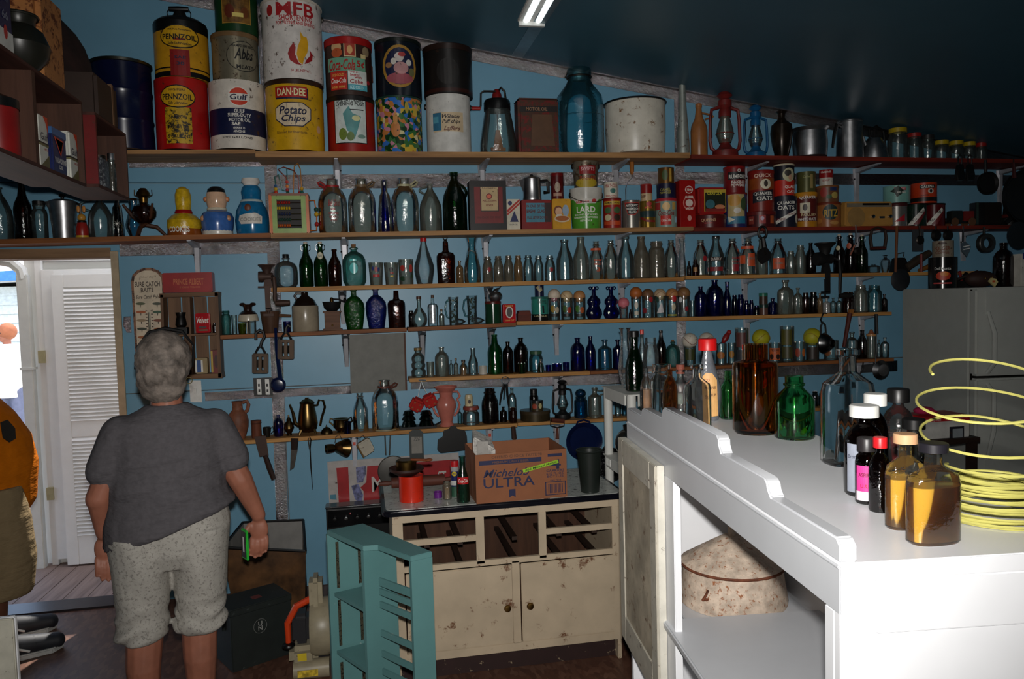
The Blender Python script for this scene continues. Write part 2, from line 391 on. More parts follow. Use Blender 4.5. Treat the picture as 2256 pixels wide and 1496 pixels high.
for i in range(130):
    a = R_.uniform(0, 2 * PI); r = R_.uniform(0, .38); z = R_.uniform(.1, .75)
    M = Matrix.Translation((r * math.cos(a), r * math.sin(a), z)) @ Matrix.Rotation(R_.uniform(0, 6), 4, 'Z') @ Matrix.Rotation(R_.uniform(-1, 1), 4, 'X')
    if i % 9 == 0: fb.add(ball(.035, seg=6, rings=4), M)
    else: mb.add(([(-.07, 0, 0), (0, -.035, .01), (.07, 0, 0), (0, .035, .01)], [(0, 1, 2, 3)]), M)
o = mesh('foliage', mb, LEAF, sb, smooth=0); mesh('blossom_cluster', fb, paint((190, 30, 30), .6), sb)
mesh('stem', tube([(0, 0, 0), (.02, 0, .4)], .015), LEAF, sb)
bk = atD(22, 845, 8.5)
bi = thing('bicycle', 'red bicycle with black tyres standing outside beyond the doorway', 'bicycle', (bk.x, bk.y, -.35), rz=.35)
TY = paint((25, 25, 26), .7); RDP = paint((176, 24, 22), .35)
for cx_ in (-.5, .5):
    wv = mesh('wheel', tube([(cx_ + .32 * math.cos(2 * PI * i / 24), 0, .33 + .32 * math.sin(2 * PI * i / 24)) for i in range(24)], .018, 6, True), TY, bi)
    sp = MB()
    for i in range(8): sp.add(tube([(cx_, 0, .33), (cx_ + .31 * math.cos(PI * i / 4), 0, .33 + .31 * math.sin(PI * i / 4))], .003, 4))
    mesh('spokes', sp, CHR, wv)
fm = MB()
for a, b in (((-.5, .33), (-.08, .3)), ((-.08, .3), (-.2, .85)), ((-.5, .33), (-.18, .75)), ((-.18, .75), (.36, .8)), ((-.08, .3), (.38, .72)), ((.5, .33), (.34, .95))): fm.add(tube([(a[0], 0, a[1]), (b[0], 0, b[1])], .018, 6))
mesh('frame', fm, RDP, bi); mesh('saddle', ball(.1, (-.21, 0, .89), 10, 6, (1.2, .6, .35)), TY, bi); mesh('handlebar', tube([(.3, -.28, .98), (.36, -.1, 1.0), (.36, .1, 1.0), (.3, .28, .98)], .013), CHR, bi)

# -- shelves
BD = {}
def board(key, p0, p1, dep, th, mat_, label, x_end=None, inset=0.):
    a, b = atY(*p0, -dep), atY(*p1, -dep)
    X0, Z0, X1, Z1 = a.x, a.z, (b.x if x_end is None else x_end), b.z
    BD[key] = (X0, Z0, X1, Z1, dep)
    o = mesh('shelf_board', hexa([(X0, -dep, Z0 - th), (X1, -dep, Z1 - th), (X1, -.004, Z1 - th), (X0, -.004, Z0 - th)], [(X0, -dep, Z0), (X1, -dep, Z1), (X1, -.004, Z1), (X0, -.004, Z0)]), mat_, bevel=.002)
    return tag(o, label, 'shelf')
def topz(key, X):
    X0, Z0, X1, Z1, d = BD[key]; return Z0 + (Z1 - Z0) * (X - X0) / (X1 - X0)
board('1a', (185, 330), (562, 329), .27, .022, PLY, 'pale plywood shelf end under the oil pails, left part of the top shelf')
board('1b', (562, 333), (1521, 336), .27, .032, PLY, 'long plywood board of the top shelf under the tins and big blue jar')
board('1c', (1523, 340), (2256, 351), .27, .026, REDW, 'red painted board of the top shelf under the lanterns', 4.73)
board('2a', (-300, 534), (595, 513), .24, .026, OAK, 'brown board over the doorway holding the three cookie jars')
board('2b', (596, 514.5), (1528, 499), .24, .026, PLY, 'plywood board of the second shelf under the gallon jugs and tins')
board('2c', (1529, 501), (2256, 496), .24, .024, REDW, 'red painted board of the second shelf under the oats tins and radio', 4.73)
board('3a', (597, 634), (1507, 611), .16, .024, PINE, 'pine board of the third shelf under the milk bottles')
board('3b', (1512, 608), (2150, 597), .16, .022, PINE, 'pine board continuing the third shelf right of the gap')
board('4a', (485, 739), (896, 722), .16, .022, OAK, 'reddish board of the fourth shelf under the jug and flasks')
board('4b', (899, 722), (1137, 711), .16, .022, OAK, 'short reddish board of the fourth shelf under the boot mugs')
board('4c', (1138, 708.5), (1965, 687), .16, .022, PINE, 'long pine board of the fourth shelf under the balls and cobalt bottles')
board('5a', (902, 834), (1300, 818), .16, .022, PINE, 'pine board of the fifth shelf under the green and brown bottles')
board('5b', (1301, 818), (1970, 789), .16, .02, OAK, 'darker board of the fifth shelf behind the white cabinet')
board('6a', (515, 972), (1140, 933), .16, .022, PINE, 'lowest pine shelf board under the coffee pot and pink vase')
board('6b', (1141, 932), (1840, 897), .16, .02, PINE, 'lowest shelf board on the right under the black lantern')
BRK = paint((178, 178, 184), .4, .3); BRD = paint((96, 96, 100), .45, .3)
def bracket(px, key, nm, mm=BRK, leg=.2, red=False):
    X0, Z0, X1, Z1, d = BD[key]; X = atY(px, 500 if key[0] in '12' else 750 if key[0] in '345' else 960, 0).x
    zt = topz(key, X) - {'1': .033, '2': .027}.get(key[0], .025)
    t = thing('shelf_bracket', nm, 'bracket', (X, 0, zt), group='metal shelf brackets')
    k = MB()
    for s in (-1, 1): k.add(hexa([(s * .026, -.004, 0), (s * .012, -.02, 0), (s * .012, -.016, 0), (s * .026, 0, 0)], [(s * .012, -.004, -leg), (s * .006, -.02, -leg), (s * .006, -.016, -leg), (s * .012, 0, -leg)]))
    k.add(box(-.012, .012, -.02, -.016, -leg, 0))
    mesh('upright', k, mm, t, smooth=0)
    k = MB(); L = d * .92
    k.add(hexa([(-.02, -.02, -.03), (.02, -.02, -.03), (.01, -L, -.006), (-.01, -L, -.006)], [(-.02, -.02, -.0005), (.02, -.02, -.0005), (.01, -L, -.0005), (-.01, -L, -.0005)]))
    mesh('arm', k, mm, t, smooth=0)
    for s in (-.019, .019): mesh('screw_head', ball(.006, (s, -.012, -.05 + s), 8, 4), BLK, t)
    if red: mesh('sticker', box(-.008, .008, -.023, -.0205, -.07, -.05), paint((210, 70, 40)), t)
for tier, sh, pxs in (('top', '1', [748, 1065, 1358, 1650, 1886, 2200]), ('second', '2', [432, 757, 1068, 1362, 1640, 1890, 2120]), ('third', '3', [758, 1078, 1371, 1641, 1893]), ('fourth', '4', [762, 930, 1082, 1225, 1645, 1897]), ('fifth', '5', [1222, 1640, 1890]), ('lowest', '6', [780, 1078, 1226])):
    for i, px in enumerate(pxs):
        X = atY(px, 600, 0).x
        key = [k for k in BD if k[0] == sh and BD[k][0] - .1 <= X <= BD[k][2] + .1][0]
        bracket(px, key, 'steel bracket under the %s shelf, %s from the left' % (tier, ['first', 'second', 'third', 'fourth', 'fifth', 'sixth', 'seventh'][i]), BRD if sh in '34' and px < 1100 else BRK, leg=.24 if sh == '1' else .2, red=(sh == '6'))

# ceiling lamp
lp = atZ(1172, 44, 3.2)
cl = thing('ceiling_light', 'fluorescent ceiling light with two glowing white tubes', 'lamp', (lp.x, lp.y, 3.2), rz=-.03)
EM = bpy.data.materials.new('lit_tube'); EM.use_nodes = True; EM.node_tree.nodes.clear()
e_ = EM.node_tree.nodes.new('ShaderNodeEmission'); e_.inputs[0].default_value = (.92, 1, 1, 1); e_.inputs[1].default_value = 1.4
o_ = EM.node_tree.nodes.new('ShaderNodeOutputMaterial'); EM.node_tree.links.new(e_.outputs[0], o_.inputs[0])
for s in (-1, 1):
    mesh('tube', xf(lathe([(0, 0), (.017, 0), (.021, .02), (.021, 1.2), (.017, 1.22), (0, 1.22)], 14), Matrix.Translation((s * .033, 0, 0)) @ Matrix.Rotation(PI / 2, 4, 'X')), EM, cl)
mesh('housing', box(-.075, .075, -1.24, .02, .035, ceil_z(lp.x) - 3.2 - .005), WHT, cl, bevel=.004)
for y in (.012, -1.235): mesh('end_cap', box(-.07, .07, y - .012, y + .012, -.03, .036), WHT, cl)

# ------------------------------------------------------------------ things standing on shelves
def prj(p):
    d = Vector(p) - CAM; q = (d.dot(right), d.dot(down), d.dot(fwd)); return CX + F_PX * q[0] / q[2], CY + F_PX * q[1] / q[2]
def slit(vf, n):
    """cut a flat shape into upright strips so that it can bend round a can"""
    bm = bmesh.new(); vs = [bm.verts.new((x, y, 0)) for x, y in vf[0]]
    for f in vf[1]:
        try: bm.faces.new([vs[i] for i in f])
        except ValueError: pass
    for i in range(1, n + 1):
        bmesh.ops.bisect_plane(bm, geom=bm.verts[:] + bm.edges[:] + bm.faces[:], plane_co=(-.5 + i / (n + 1), 0, 0), plane_no=(1, 0, 0))
    bm.verts.index_update(); r = [(p.co.x, p.co.y) for p in bm.verts], [tuple(q.index for q in g.verts) for g in bm.faces]; bm.free(); return r
class It:
    """one standing thing: where it stands, how wide and how tall it is"""
    def __init__(s, key, x0, x1, yt, Y=None, on=None, base=None):
        xm = (x0 + x1) / 2
        if base is not None: s.Y = base.y
        else: s.Y = -BD[key][4] * .5 if Y is None else Y
        ym = yt + 30
        for _ in range(3):
            X = atY(xm, ym, s.Y).x
            s.z0 = base.z if base is not None else (on.z0 + on.H if on is not None else topz(key, X)) + .0006
            yb = prj((X, s.Y, s.z0))[1]; ym = (yt + yb) / 2
        if base is None and on is None: s.z0 += abs((BD[key][3] - BD[key][1]) / (BD[key][2] - BD[key][0])) * .5 * (atY(x1, ym, s.Y).x - atY(x0, ym, s.Y).x)
        s.X = X; s.W = atY(x1, ym, s.Y).x - atY(x0, ym, s.Y).x; s.R = s.W / 2
        s.H = atY(xm, yt, s.Y).z - s.z0
        s.xm, s.yb, s.yt = xm, yb, yt; s.sx = s.W / (x1 - x0); s.sy = s.H / (yb - yt)
        s.round = True; s.dep = s.R; s.Rf = None; s.nd = 0
        s.acam = -math.atan2(s.X, s.Y + DCAM)
    def root(s, name, label, cat, grp=None, rz=0):
        s.o = thing(name, label, cat, (s.X, s.Y, s.z0), rz, grp); return s.o
    def z(s, py): return (s.yb - py) * s.sy
    def part(s, name, vf, m, **k): return mesh(name, vf, m, s.o, **k)
    def wrap(s, name, vf, xc, yc, w, h, m, off=None, parent=None):
        """lay a flat shape (unit square coordinates) on the front of the thing, at photo measure"""
        s.nd += 1; off = .0009 + .0004 * s.nd if off is None else off
        zc = s.z(yc); w_, h_ = w * s.sx, h * s.sy; V = []
        R = s.Rf(zc) if s.Rf else s.R
        u = (xc - s.xm) * s.sx
        if s.round:
            n_ = int(w_ / (R * .16))
            if n_: vf = slit(vf, n_)
            ac = s.acam + math.asin(max(-.95, min(.95, u / R)))
            for x, y in vf[0]:
                z = zc + y * h_; r = (s.Rf(z) if s.Rf else s.R) + off; a = ac + x * w_ / R
                V.append((r * math.sin(a), -r * math.cos(a), z))
        else:
            for x, y in vf[0]: V.append((u + x * w_, -s.dep - off, zc + y * h_))
        return mesh(name, (V, vf[1]), m, parent or s.o, smooth=0)
    def decals(s, D):
        for d in D:
            k = d[0]
            if k == 't': s.wrap('lettering', text_vf(d[1], d[7] if len(d) > 7 else 0., .022), d[2], d[3], d[4], d[5], paint(d[6], .5))
            elif k in 're': s.wrap(d[6] if len(d) > 6 else 'label', (SQ if k == 'r' else ell(), [tuple(range(4 if k == 'r' else 20))]), d[1], d[2], d[3], d[4], d[5] if not isinstance(d[5], tuple) else paint(d[5], .45, wear=.12))
            elif k == 'p':
                xs = [q[0] for q in d[1]]; ys = [q[1] for q in d[1]]; xc, yc = (min(xs) + max(xs)) / 2, (min(ys) + max(ys)) / 2; w_, h_ = max(xs) - min(xs), max(ys) - min(ys)
                s.wrap(d[3] if len(d) > 3 else 'emblem', poly_vf([((x - xc) / w_, -(y - yc) / h_) for x, y in d[1]], 2), xc, yc, w_, h_, paint(d[2], .45))
CREAMC, NAVY, REDC, YEL, WHC, BKC, GOLDC = (222, 205, 160), (22, 28, 62), (176, 22, 20), (214, 164, 24), (226, 222, 212), (16, 15, 15), (170, 128, 50)
def can(key, x0, x1, yt, col, label, lid=None, bands=(), D=(), on=None, Y=None, taper=1., name='tin_can', cat='tin', grp=None, wear=.1, rough=.35, metalv=0., rim=True, base=None, m=None, ears=False, bail=False, wc=(70, 45, 30)):
    it = It(key, x0, x1, yt, Y, on, base); R, H = it.R, it.H; it.root(name, label, cat, grp)
    rf = (lambda z: R * (taper + (1 - taper) * z / H)); it.Rf = rf
    m = m or paint(col, rough, metalv, wear=wear, wc=wc)
    it.part('can_body', lathe([(0, .003), (rf(0) * .96, .003), (rf(0), 0), (rf(0), .004)] + [(rf(H * t), H * t) for t in (.25, .5, .75)] + [(rf(H) , H * .975)] + ([(rf(H) * 1.0, H), (rf(H) * .95, H), (rf(H) * .94, H - .004), (0, H - .004)] if rim else [(rf(H) * .97, H), (0, H)]), 28), m)
    if lid:
        lc, lh = lid[:2]; lm = paint(lc, .35, wear=.05) if isinstance(lc, tuple) else lc
        it.part('lid', lathe([(rf(H) * 1.005, H - lh * H), (rf(H) * 1.03, H - lh * H), (rf(H) * 1.03, H - .003), (rf(H) * 1.0, H + .001), (rf(H) * .9, H + .0012), (0, H + .0012)], 28), lm)
    for y0, y1, c in bands:
        za, zb = it.z(max(y0, y1)), it.z(min(y0, y1)); it.part('colour_band', lathe([(rf(za) + .0005, za), (rf((za + zb) / 2) + .0007, (za + zb) / 2), (rf(zb) + .0005, zb)], 28), paint(c, rough, wear=wear) if isinstance(c, tuple) else c)
    it.decals(D)
    if ears:
        for s_ in (-1, 1): it.part('ear', ball(.014, (s_ * (rf(H * .85) + .004), 0, H * .85), 8, 6, (.5, 1, 1.2)), DKM)
    if bail:
        it.part('bail', tube([((rf(H * .85) + .006) * math.cos(t), -(R + .012) * abs(math.sin(t)), H * .85 - R * .55 * math.sin(t)) for t in [PI * i / 14 for i in range(15)]], .0022, 5), DKM)
    return it
def boxy(key, x0, x1, yt, col, label, dep=.1, lid=None, D=(), on=None, Y=None, name='tin_box', cat='tin', grp=None, wear=.1, bev=.004, base=None, m=None, rough=.4):
    it = It(key, x0, x1, yt, Y, on, base); it.round = False; it.dep = dep / 2; it.root(name, label, cat, grp)
    it.part('box_body', box(-it.R, it.R, -dep / 2, dep / 2, 0, it.H), m or paint(col, rough, wear=wear), bevel=bev)
    if lid: it.part('lid', box(-it.R - .002, it.R + .002, -dep / 2 - .002, dep / 2 + .002, it.H * (1 - lid[1]), it.H + .001), paint(lid[0], rough, wear=wear), bevel=bev)
    it.decals(D); return it
# bottle outlines: radius and height as shares of half width and height
PR = dict(
    quart=[(.88, 0), (1, .03), (1, .45), (.95, .54), (.72, .68), (.5, .8), (.43, .87), (.42, .93), (.5, .945), (.5, .995), (.44, 1)],
    squat=[(.9, 0), (1, .03), (1, .55), (.92, .66), (.68, .8), (.6, .85), (.72, .87), (.72, .9), (.6, .92), (.6, 1)],
    sqneck=[(.9, 0), (1, .03), (1, .5), (.93, .6), (.6, .78), (.4, .87), (.5, .885), (.5, .91), (.4, .93), (.42, .97), (.46, 1)],
    gallon=[(.88, 0), (1, .05), (1, .55), (.95, .66), (.72, .79), (.44, .86), (.4, .9), (.4, .99), (.44, 1)],
    jug=[(.9, 0), (1, .04), (1, .45), (.93, .57), (.6, .75), (.3, .86), (.24, .9), (.24, .96), (.32, .965), (.32, 1)],
    beer=[(.9, 0), (1, .03), (1, .52), (.9, .61), (.5, .74), (.34, .9), (.34, .93), (.4, .94), (.4, .99), (.34, 1)],
    slimbeer=[(.9, 0), (1, .03), (1, .55), (.85, .66), (.42, .8), (.34, .94), (.42, .95), (.42, 1)],
    med=[(.9, 0), (1, .03), (1, .62), (.92, .7), (.5, .77), (.34, .8), (.32, .93), (.46, .945), (.46, .99), (.4, 1)],
    boston=[(.92, 0), (1, .03), (1, .6), (.96, .68), (.72, .78), (.4, .84), (.34, .87), (.34, .96), (.4, .97), (.4, 1)],
    wide=[(.9, 0), (1, .03), (1, .7), (.9, .8), (.72, .84), (.72, .9), (.8, .91), (.8, .94), (.72, .95), (.74, 1)],
    mason=[(.88, 0), (1, .04), (1, .68), (.95, .76), (.72, .83), (.7, .85), (.76, .86), (.76, .89), (.7, .9), (.72, 1)],
    tumbler=[(.78, 0), (.82, .02), (1, 1)], straight=[(.93, 0), (.95, .02), (1, 1)],
    carafe=[(.92, 0), (1, .05), (.98, .35), (.75, .6), (.52, .78), (.58, .88), (.78, 1)],
    pin=[(.7, 0), (.8, .03), (1, .3), (.98, .42), (.7, .62), (.42, .8), (.3, .92), (.3, 1)],
    canteen=[(.78, 0), (.84, .03), (.98, .12), (1, .5), (.95, .65), (.75, .77), (.4, .83), (.26, .86), (.26, .9), (.36, .91), (.36, .94), (.26, .95), (.26, .96)],
    flask=[(.7, 0), (.76, .02), (.95, .35), (1, .52), (.93, .66), (.62, .78), (.26, .85), (.24, .97), (.34, .975), (.34, 1)],
    gin=[(.9, 0), (.94, .02), (1, .55), (.98, .66), (.8, .73), (.4, .76), (.32, .79), (.28, .99), (.26, 1)],
    round=[(.6, 0), (.9, .1), (1, .25), (.92, .4), (.55, .56), (.26, .68), (.24, .9), (.3, .91), (.3, 1)],
    slim=[(.9, 0), (1, .02), (.98, .45), (.6, .68), (.42, .76), (.42, .97), (.5, .975), (.5, 1)],
    cone=[(.9, 0), (1, .03), (.95, .3), (.72, .7), (.42, .78), (.36, .98), (.44, 1)],
    wine=[(.92, 0), (1, .02), (1, .55), (.9, .66), (.48, .77), (.36, .95), (.42, .96), (.42, 1)],
    tallgr=[(.92, 0), (1, .03), (1, .48), (.9, .62), (.5, .8), (.3, .88), (.28, .93), (.36, .94), (.36, 1)],
    jarlid=[(.9, 0), (1, .04), (1, .66), (.92, .8), (.8, .86), (.8, 1)],
    violin=[(.4, 0), (.8, .02), (1, .14), (.95, .26), (.72, .36), (.66, .42), (.84, .5), (.8, .6), (.45, .69), (.26, .75), (.24, 1)],
    vase=[(.5, 0), (.55, .03), (.85, .3), (1, .55), (.9, .72), (.4, .82), (.3, .88), (.34, .95), (.55, 1)],
    hurri=[(.6, 0), (.62, .08), (.95, .25), (1, .35), (.7, .6), (.52, .8), (.62, .95), (.85, 1)],
    bigjug=[(.88, 0), (1, .05), (1, .76), (.94, .8), (.62, .815), (.57, .83), (.57, 1)], thread=[(.95, 0), (1, .03), (1, .6), (.9, .67), (.46, .81), (.46, .84), (.54, .85), (.54, .88), (.46, .89), (.46, 1)],
    bubble=[(.85, 0), (.95, .04), (.98, .2), (.8, .29), (.92, .36), (.94, .45), (.78, .53), (.88, .6), (.88, .7), (.7, .78), (.42, .86), (.42, .92), (.5, .93), (.5, 1)])
NM = dict(quart=('milk_bottle', 'bottle'), squat=('milk_bottle', 'bottle'), sqneck=('milk_bottle', 'bottle'), gallon=('milk_jug', 'jug'), jug=('glass_jug', 'jug'), mason=('canning_jar', 'jar'), wide=('glass_jar', 'jar'), jarlid=('glass_jar', 'jar'), tumbler=('drinking_glass', 'glass'), straight=('drinking_glass', 'glass'), carafe=('carafe', 'carafe'), vase=('vase', 'vase'), hurri=('glass_chimney', 'lamp chimney'), med=('medicine_bottle', 'bottle'), beer=('beer_bottle', 'bottle'), slimbeer=('beer_bottle', 'bottle'), flask=('flask_bottle', 'bottle'), violin=('violin_bottle', 'bottle'))
def bot(key, x0, x1, yt, kind, g, label, cap=None, D=(), Y=None, on=None, sy=1., pw=2., handle=None, grp=None, name=None, cat=None, fill=None, base=None, swing=False, ring=None, cork=False, seg=20, thick=0.):
    it = It(key, x0, x1, yt, Y, on, base); R, H = it.R, it.H
    if cap: H -= H * cap[1] * .5
    nm, ct = NM.get(kind, ('bottle', 'bottle')); nm = name or nm; ct = cat or ct; gm = G[g] if isinstance(g, str) else g
    pr = [(r * R, z * H) for r, z in PR[kind]]
    pts = [(0, .004 if H > .05 else .001)] + pr
    if thick: pts = [(0, 0)] + pr + [(max(r - thick, r * .6), max(z, thick * 1.6)) for r, z in pr[::-1]] + [(0, thick * 1.6)]
    body = lathe(pts, seg, 1, sy, power=pw)
    parts = cap or D or handle or fill or swing or ring or cork
    if not parts:
        it.o = mesh(nm, body, gm, loc=(it.X, it.Y, it.z0)); tag(it.o, label, ct, grp); it.H_ = H; return it
    it.root(nm, label, ct, grp); it.part('glass_body', body, gm)
    it.Rf = (lambda z: (R * (PR[kind][0][0] + (1 - PR[kind][0][0]) * z / H) if kind in ('tumbler', 'straight') else R) * (1 if sy == 1. else 1.0))
    rn = pr[-1][0]
    if cap:
        hc = it.H * cap[1]; rc = max(rn * 1.08, R * cap[2] if len(cap) > 2 else 0); cm = paint(cap[0], .4) if isinstance(cap[0], tuple) else cap[0]
        it.part('cap', lathe([(rc * .6, it.H - hc), (rc, it.H - hc), (rc, it.H - hc * .08), (rc * .93, it.H), (0, it.H)], 16), cm)
    if cork: it.part('cork', lathe([(0, H * .93), (rn * .7, H * .93), (rn * .8, H * 1.03), (0, H * 1.03)], 10), paint((120, 84, 50), .8))
    if fill:
        fm, fz = fill; q = [(r * .965, max(z, .006)) for r, z in pr if z < fz * H]
        q.append((q[-1][0], fz * H)); it.part('contents', lathe([(0, .006)] + q + [(0, fz * H)], seg, 1, sy, power=pw), fm)
    if handle:
        hx, za, zb, ro, rt = handle     # side, lower and upper attachment (shares of height), reach, thickness
        pt = [(hx * R * (.55 if kind in ('jug', 'tallgr') else .8), 0, za * H)] + [(hx * (R * .45 + R * ro * math.sin(PI * i / 8)), 0, H * (za + (zb - za) * i / 8)) for i in range(1, 8)] + [(hx * rn * .8, 0, zb * H)]
        it.part('handle', tube(pt, rt, 7), gm)
    if swing:
        it.part('stopper', lathe([(0, H), (rn * .9, H), (rn * .9, H + .012), (0, H + .014)], 10), paint((190, 180, 165), .4))
        for s_ in (-1, 1): it.part('wire_clip', tube([(s_ * rn * 1.0, 0, H * .985), (s_ * rn * 1.9, 0, H * .96), (s_ * rn * 1.9, 0, H * .87), (s_ * rn * .95, 0, H * .83)], .0022, 5), CHR)
    if ring:
        it.part('stopper', lathe([(rn * .7, H), (rn * .8, H + .006), (rn * .3, H + .014), (0, H + .014)], 10), DKM)
        it.part('ring', tube([(ring * math.cos(2 * PI * i / 16), 0, H + .014 + ring + ring * math.sin(2 * PI * i / 16)) for i in range(16)], ring * .22, 6, True), DKM)
    it.decals(D); return it

# -- top shelf
def pail_handle(it, y0=25):
    """spout cap with a wooden grip on wire ears"""
    R, H = it.R, it.H; it.part('shoulder', lathe([(R * .99, H), (R * .97, H + .012), (R * .8, H + .03), (R * .45, H + .036), (0, H + .036)], 28), BLK)
    it.part('spout', lathe([(R * .3, H + .03), (R * .27, H + .06), (R * .2, H + .085), (0, H + .085)], 12), IRON)
    g_ = it.part('grip', xf(lathe([(0, -R * .36), (.012, -R * .36), (.015, 0), (.012, R * .36), (0, R * .36)], 10), Matrix.Translation((0, -.02, H + .095)) @ Matrix.Rotation(PI / 2, 4, 'Y')), BLK)
    for s_ in (-1, 1): it.part('wire', tube([(s_ * R * .36, -.02, H + .095), (s_ * R * .44, -.02, H + .075), (s_ * R * .4, -.01, H + .035)], .0025, 5), DKM)
dY = -.155
a = can('1a', 344, 460, 184, (176, 24, 20), 'red motor oil pail with yellow oval, at the bottom left of the oil pails', Y=dY, cat='pail', name='oil_pail', wear=.15,
    D=[('r', 393, 288, 58, 78, paint((196, 156, 20), .5, wear=.55, wc=(30, 26, 16), nscale=22)), ('e', 393, 226, 80, 50, BKC), ('e', 393, 226, 75, 45, YEL), ('t', 'PENNZOIL', 393, 227, 66, 13, BKC), ('t', 'Safe Lubrication', 394, 240, 40, 6, BKC), ('t', '100% PURE', 393, 212, 36, 5, BKC), ('t', 'SAE 20W', 393, 270, 40, 8, BKC), ('t', 'MOTOR OIL', 393, 292, 44, 8, BKC), ('t', '5 GALLONS', 393, 312, 46, 7, BKC)])
b = can('1a', 341, 460, 62, (204, 148, 30), 'yellow motor oil pail with black spout and grip, stacked on the red pail', on=a, Y=dY, cat='pail', name='oil_pail', wear=.15, bands=[(62, 84, BKC), (172, 183, BKC), (163, 166, BKC)],
    D=[('r', 396, 154, 42, 56, (140, 24, 22)), ('e', 397, 98, 88, 52, BKC), ('e', 397, 98, 83, 47, YEL), ('r', 397, 104, 26, 5, (150, 40, 20)), ('t', 'PENNZOIL', 397, 99, 74, 12, BKC), ('t', 'Safe Lubrication', 397, 113, 50, 6, BKC), ('t', '100% Pure Pennsylvania', 397, 84, 50, 5, BKC), ('t', 'SAE', 397, 143, 24, 6, NAVY), ('t', '30', 397, 156, 16, 7, NAVY)])
pail_handle(b)
a = can('1a', 463, 585, 190, (214, 206, 194), 'white and navy motor oil pail with an orange disc, under the silver meat tin', Y=dY, cat='pail', name='oil_pail', wear=.2, bands=[(252, 308, NAVY)],
    D=[('e', 528, 227, 46, 42, WHC), ('e', 528, 227, 42, 38, (206, 56, 24)), ('r', 528, 228, 45, 15, WHC), ('t', 'Gulf', 528, 228, 38, 12, NAVY, .1), ('t', 'GULF', 528, 258, 22, 8, WHC), ('t', 'SUPER-DUTY', 528, 267, 50, 8, WHC), ('t', 'MOTOR OIL', 528, 277, 46, 8, WHC), ('t', 'SAE', 520, 286, 18, 7, WHC), ('t', '(SERIES 3)', 526, 295, 24, 5, WHC), ('t', 'API-CD-SE', 526, 302, 24, 5, WHC), ('t', 'FIVE GALLONS', 522, 315, 64, 5, BKC)])
a = can('1a', 468, 570, 84, (150, 142, 120), 'silver meat tin with black oval script, in the middle of its stack', on=a, Y=dY, name='meat_tin', wear=.3, metalv=.6, lid=((120, 92, 60), .1),
    D=[('e', 537, 137, 76, 66, BKC), ('e', 537, 137, 73, 63, paint((158, 150, 128), .35, .6)), ('t', 'Abbs', 538, 132, 44, 24, BKC, .35), ('t', 'HAMPSHIRE BRO.', 537, 115, 52, 6, BKC), ('t', 'MEATS', 540, 160, 40, 9, BKC)])
a = can('1a', 473, 567, -42, (22, 60, 30), 'dark green tin with a framed yellow picture, topmost of its stack', on=a, Y=dY, lid=((40, 30, 14), .09), name='picture_tin',
    D=[('r', 520, 33, 66, 66, GOLDC), ('r', 520, 33, 62, 62, paint((120, 84, 34), .5, var=.7, nscale=16)), ('e', 505, 40, 22, 30, (96, 40, 22)), ('e', 538, 42, 18, 24, (110, 60, 24)), ('r', 523, 48, 24, 9, (220, 200, 110)), ('r', 497, 6, 20, 12, (206, 170, 50))])
a = can('1b', 588, 714, 190, (206, 158, 20), 'yellow chip tin with a white label, under the white shortening tin', Y=-.165, lid=((50, 30, 18), .07), name='chip_tin', wear=.22,
    D=[('r', 645, 221, 73, 24, NAVY), ('r', 643, 218, 71, 23, (170, 28, 24)), ('t', 'DAN·DEE', 644, 218, 62, 16, (230, 220, 170)), ('p', [(606, 252), (626, 240), (668, 240), (687, 252), (686, 276), (667, 292), (627, 292), (606, 276)], NAVY, 'label_border'), ('p', [(608, 253), (627, 242), (667, 242), (685, 253), (684, 275), (666, 290), (628, 290), (608, 275)], (216, 196, 164), 'label'), ('t', 'Potato', 646, 257, 60, 18, NAVY, .25), ('t', 'Chips', 647, 276, 52, 18, NAVY, .25), ('t', 'Blended for finer taste', 642, 304, 66, 6, (110, 80, 20)), ('e', 699, 294, 13, 17, (196, 150, 110))])
a = can('1b', 579, 711, 16, (216, 210, 204), 'tall white shortening tin with red lettering and a flame', on=a, Y=-.165, name='shortening_tin', wear=.28, wc=(70, 40, 22), cat='tin', ears=True, lid=((208, 198, 184), .04),
    D=[('e', 599, 43, 17, 24, (160, 34, 34)), ('t', 'MFB', 654, 42, 86, 28, (168, 28, 34)), ('t', 'SHORTENING', 654, 61, 74, 12, (168, 28, 34)), ('t', 'FOR FRYING AND BAKING', 654, 72, 88, 8, (168, 28, 34)), ('p', [(661, 88), (668, 99), (676, 100), (679, 115), (676, 132), (668, 146), (664, 160), (656, 154), (652, 138), (655, 122), (662, 106)], (216, 160, 20), 'flame'),
       ('p', [(647, 114), (651, 124), (649, 140), (656, 156), (664, 161), (650, 160), (638, 152), (634, 138), (638, 126)], (150, 24, 28), 'flame'), ('p', [(681, 126), (688, 136), (686, 148), (676, 154), (667, 158), (672, 148), (681, 138)], (150, 24, 28), 'flame'), ('t', '50 LBS. NET WT.', 661, 173, 44, 6, (150, 30, 40))])
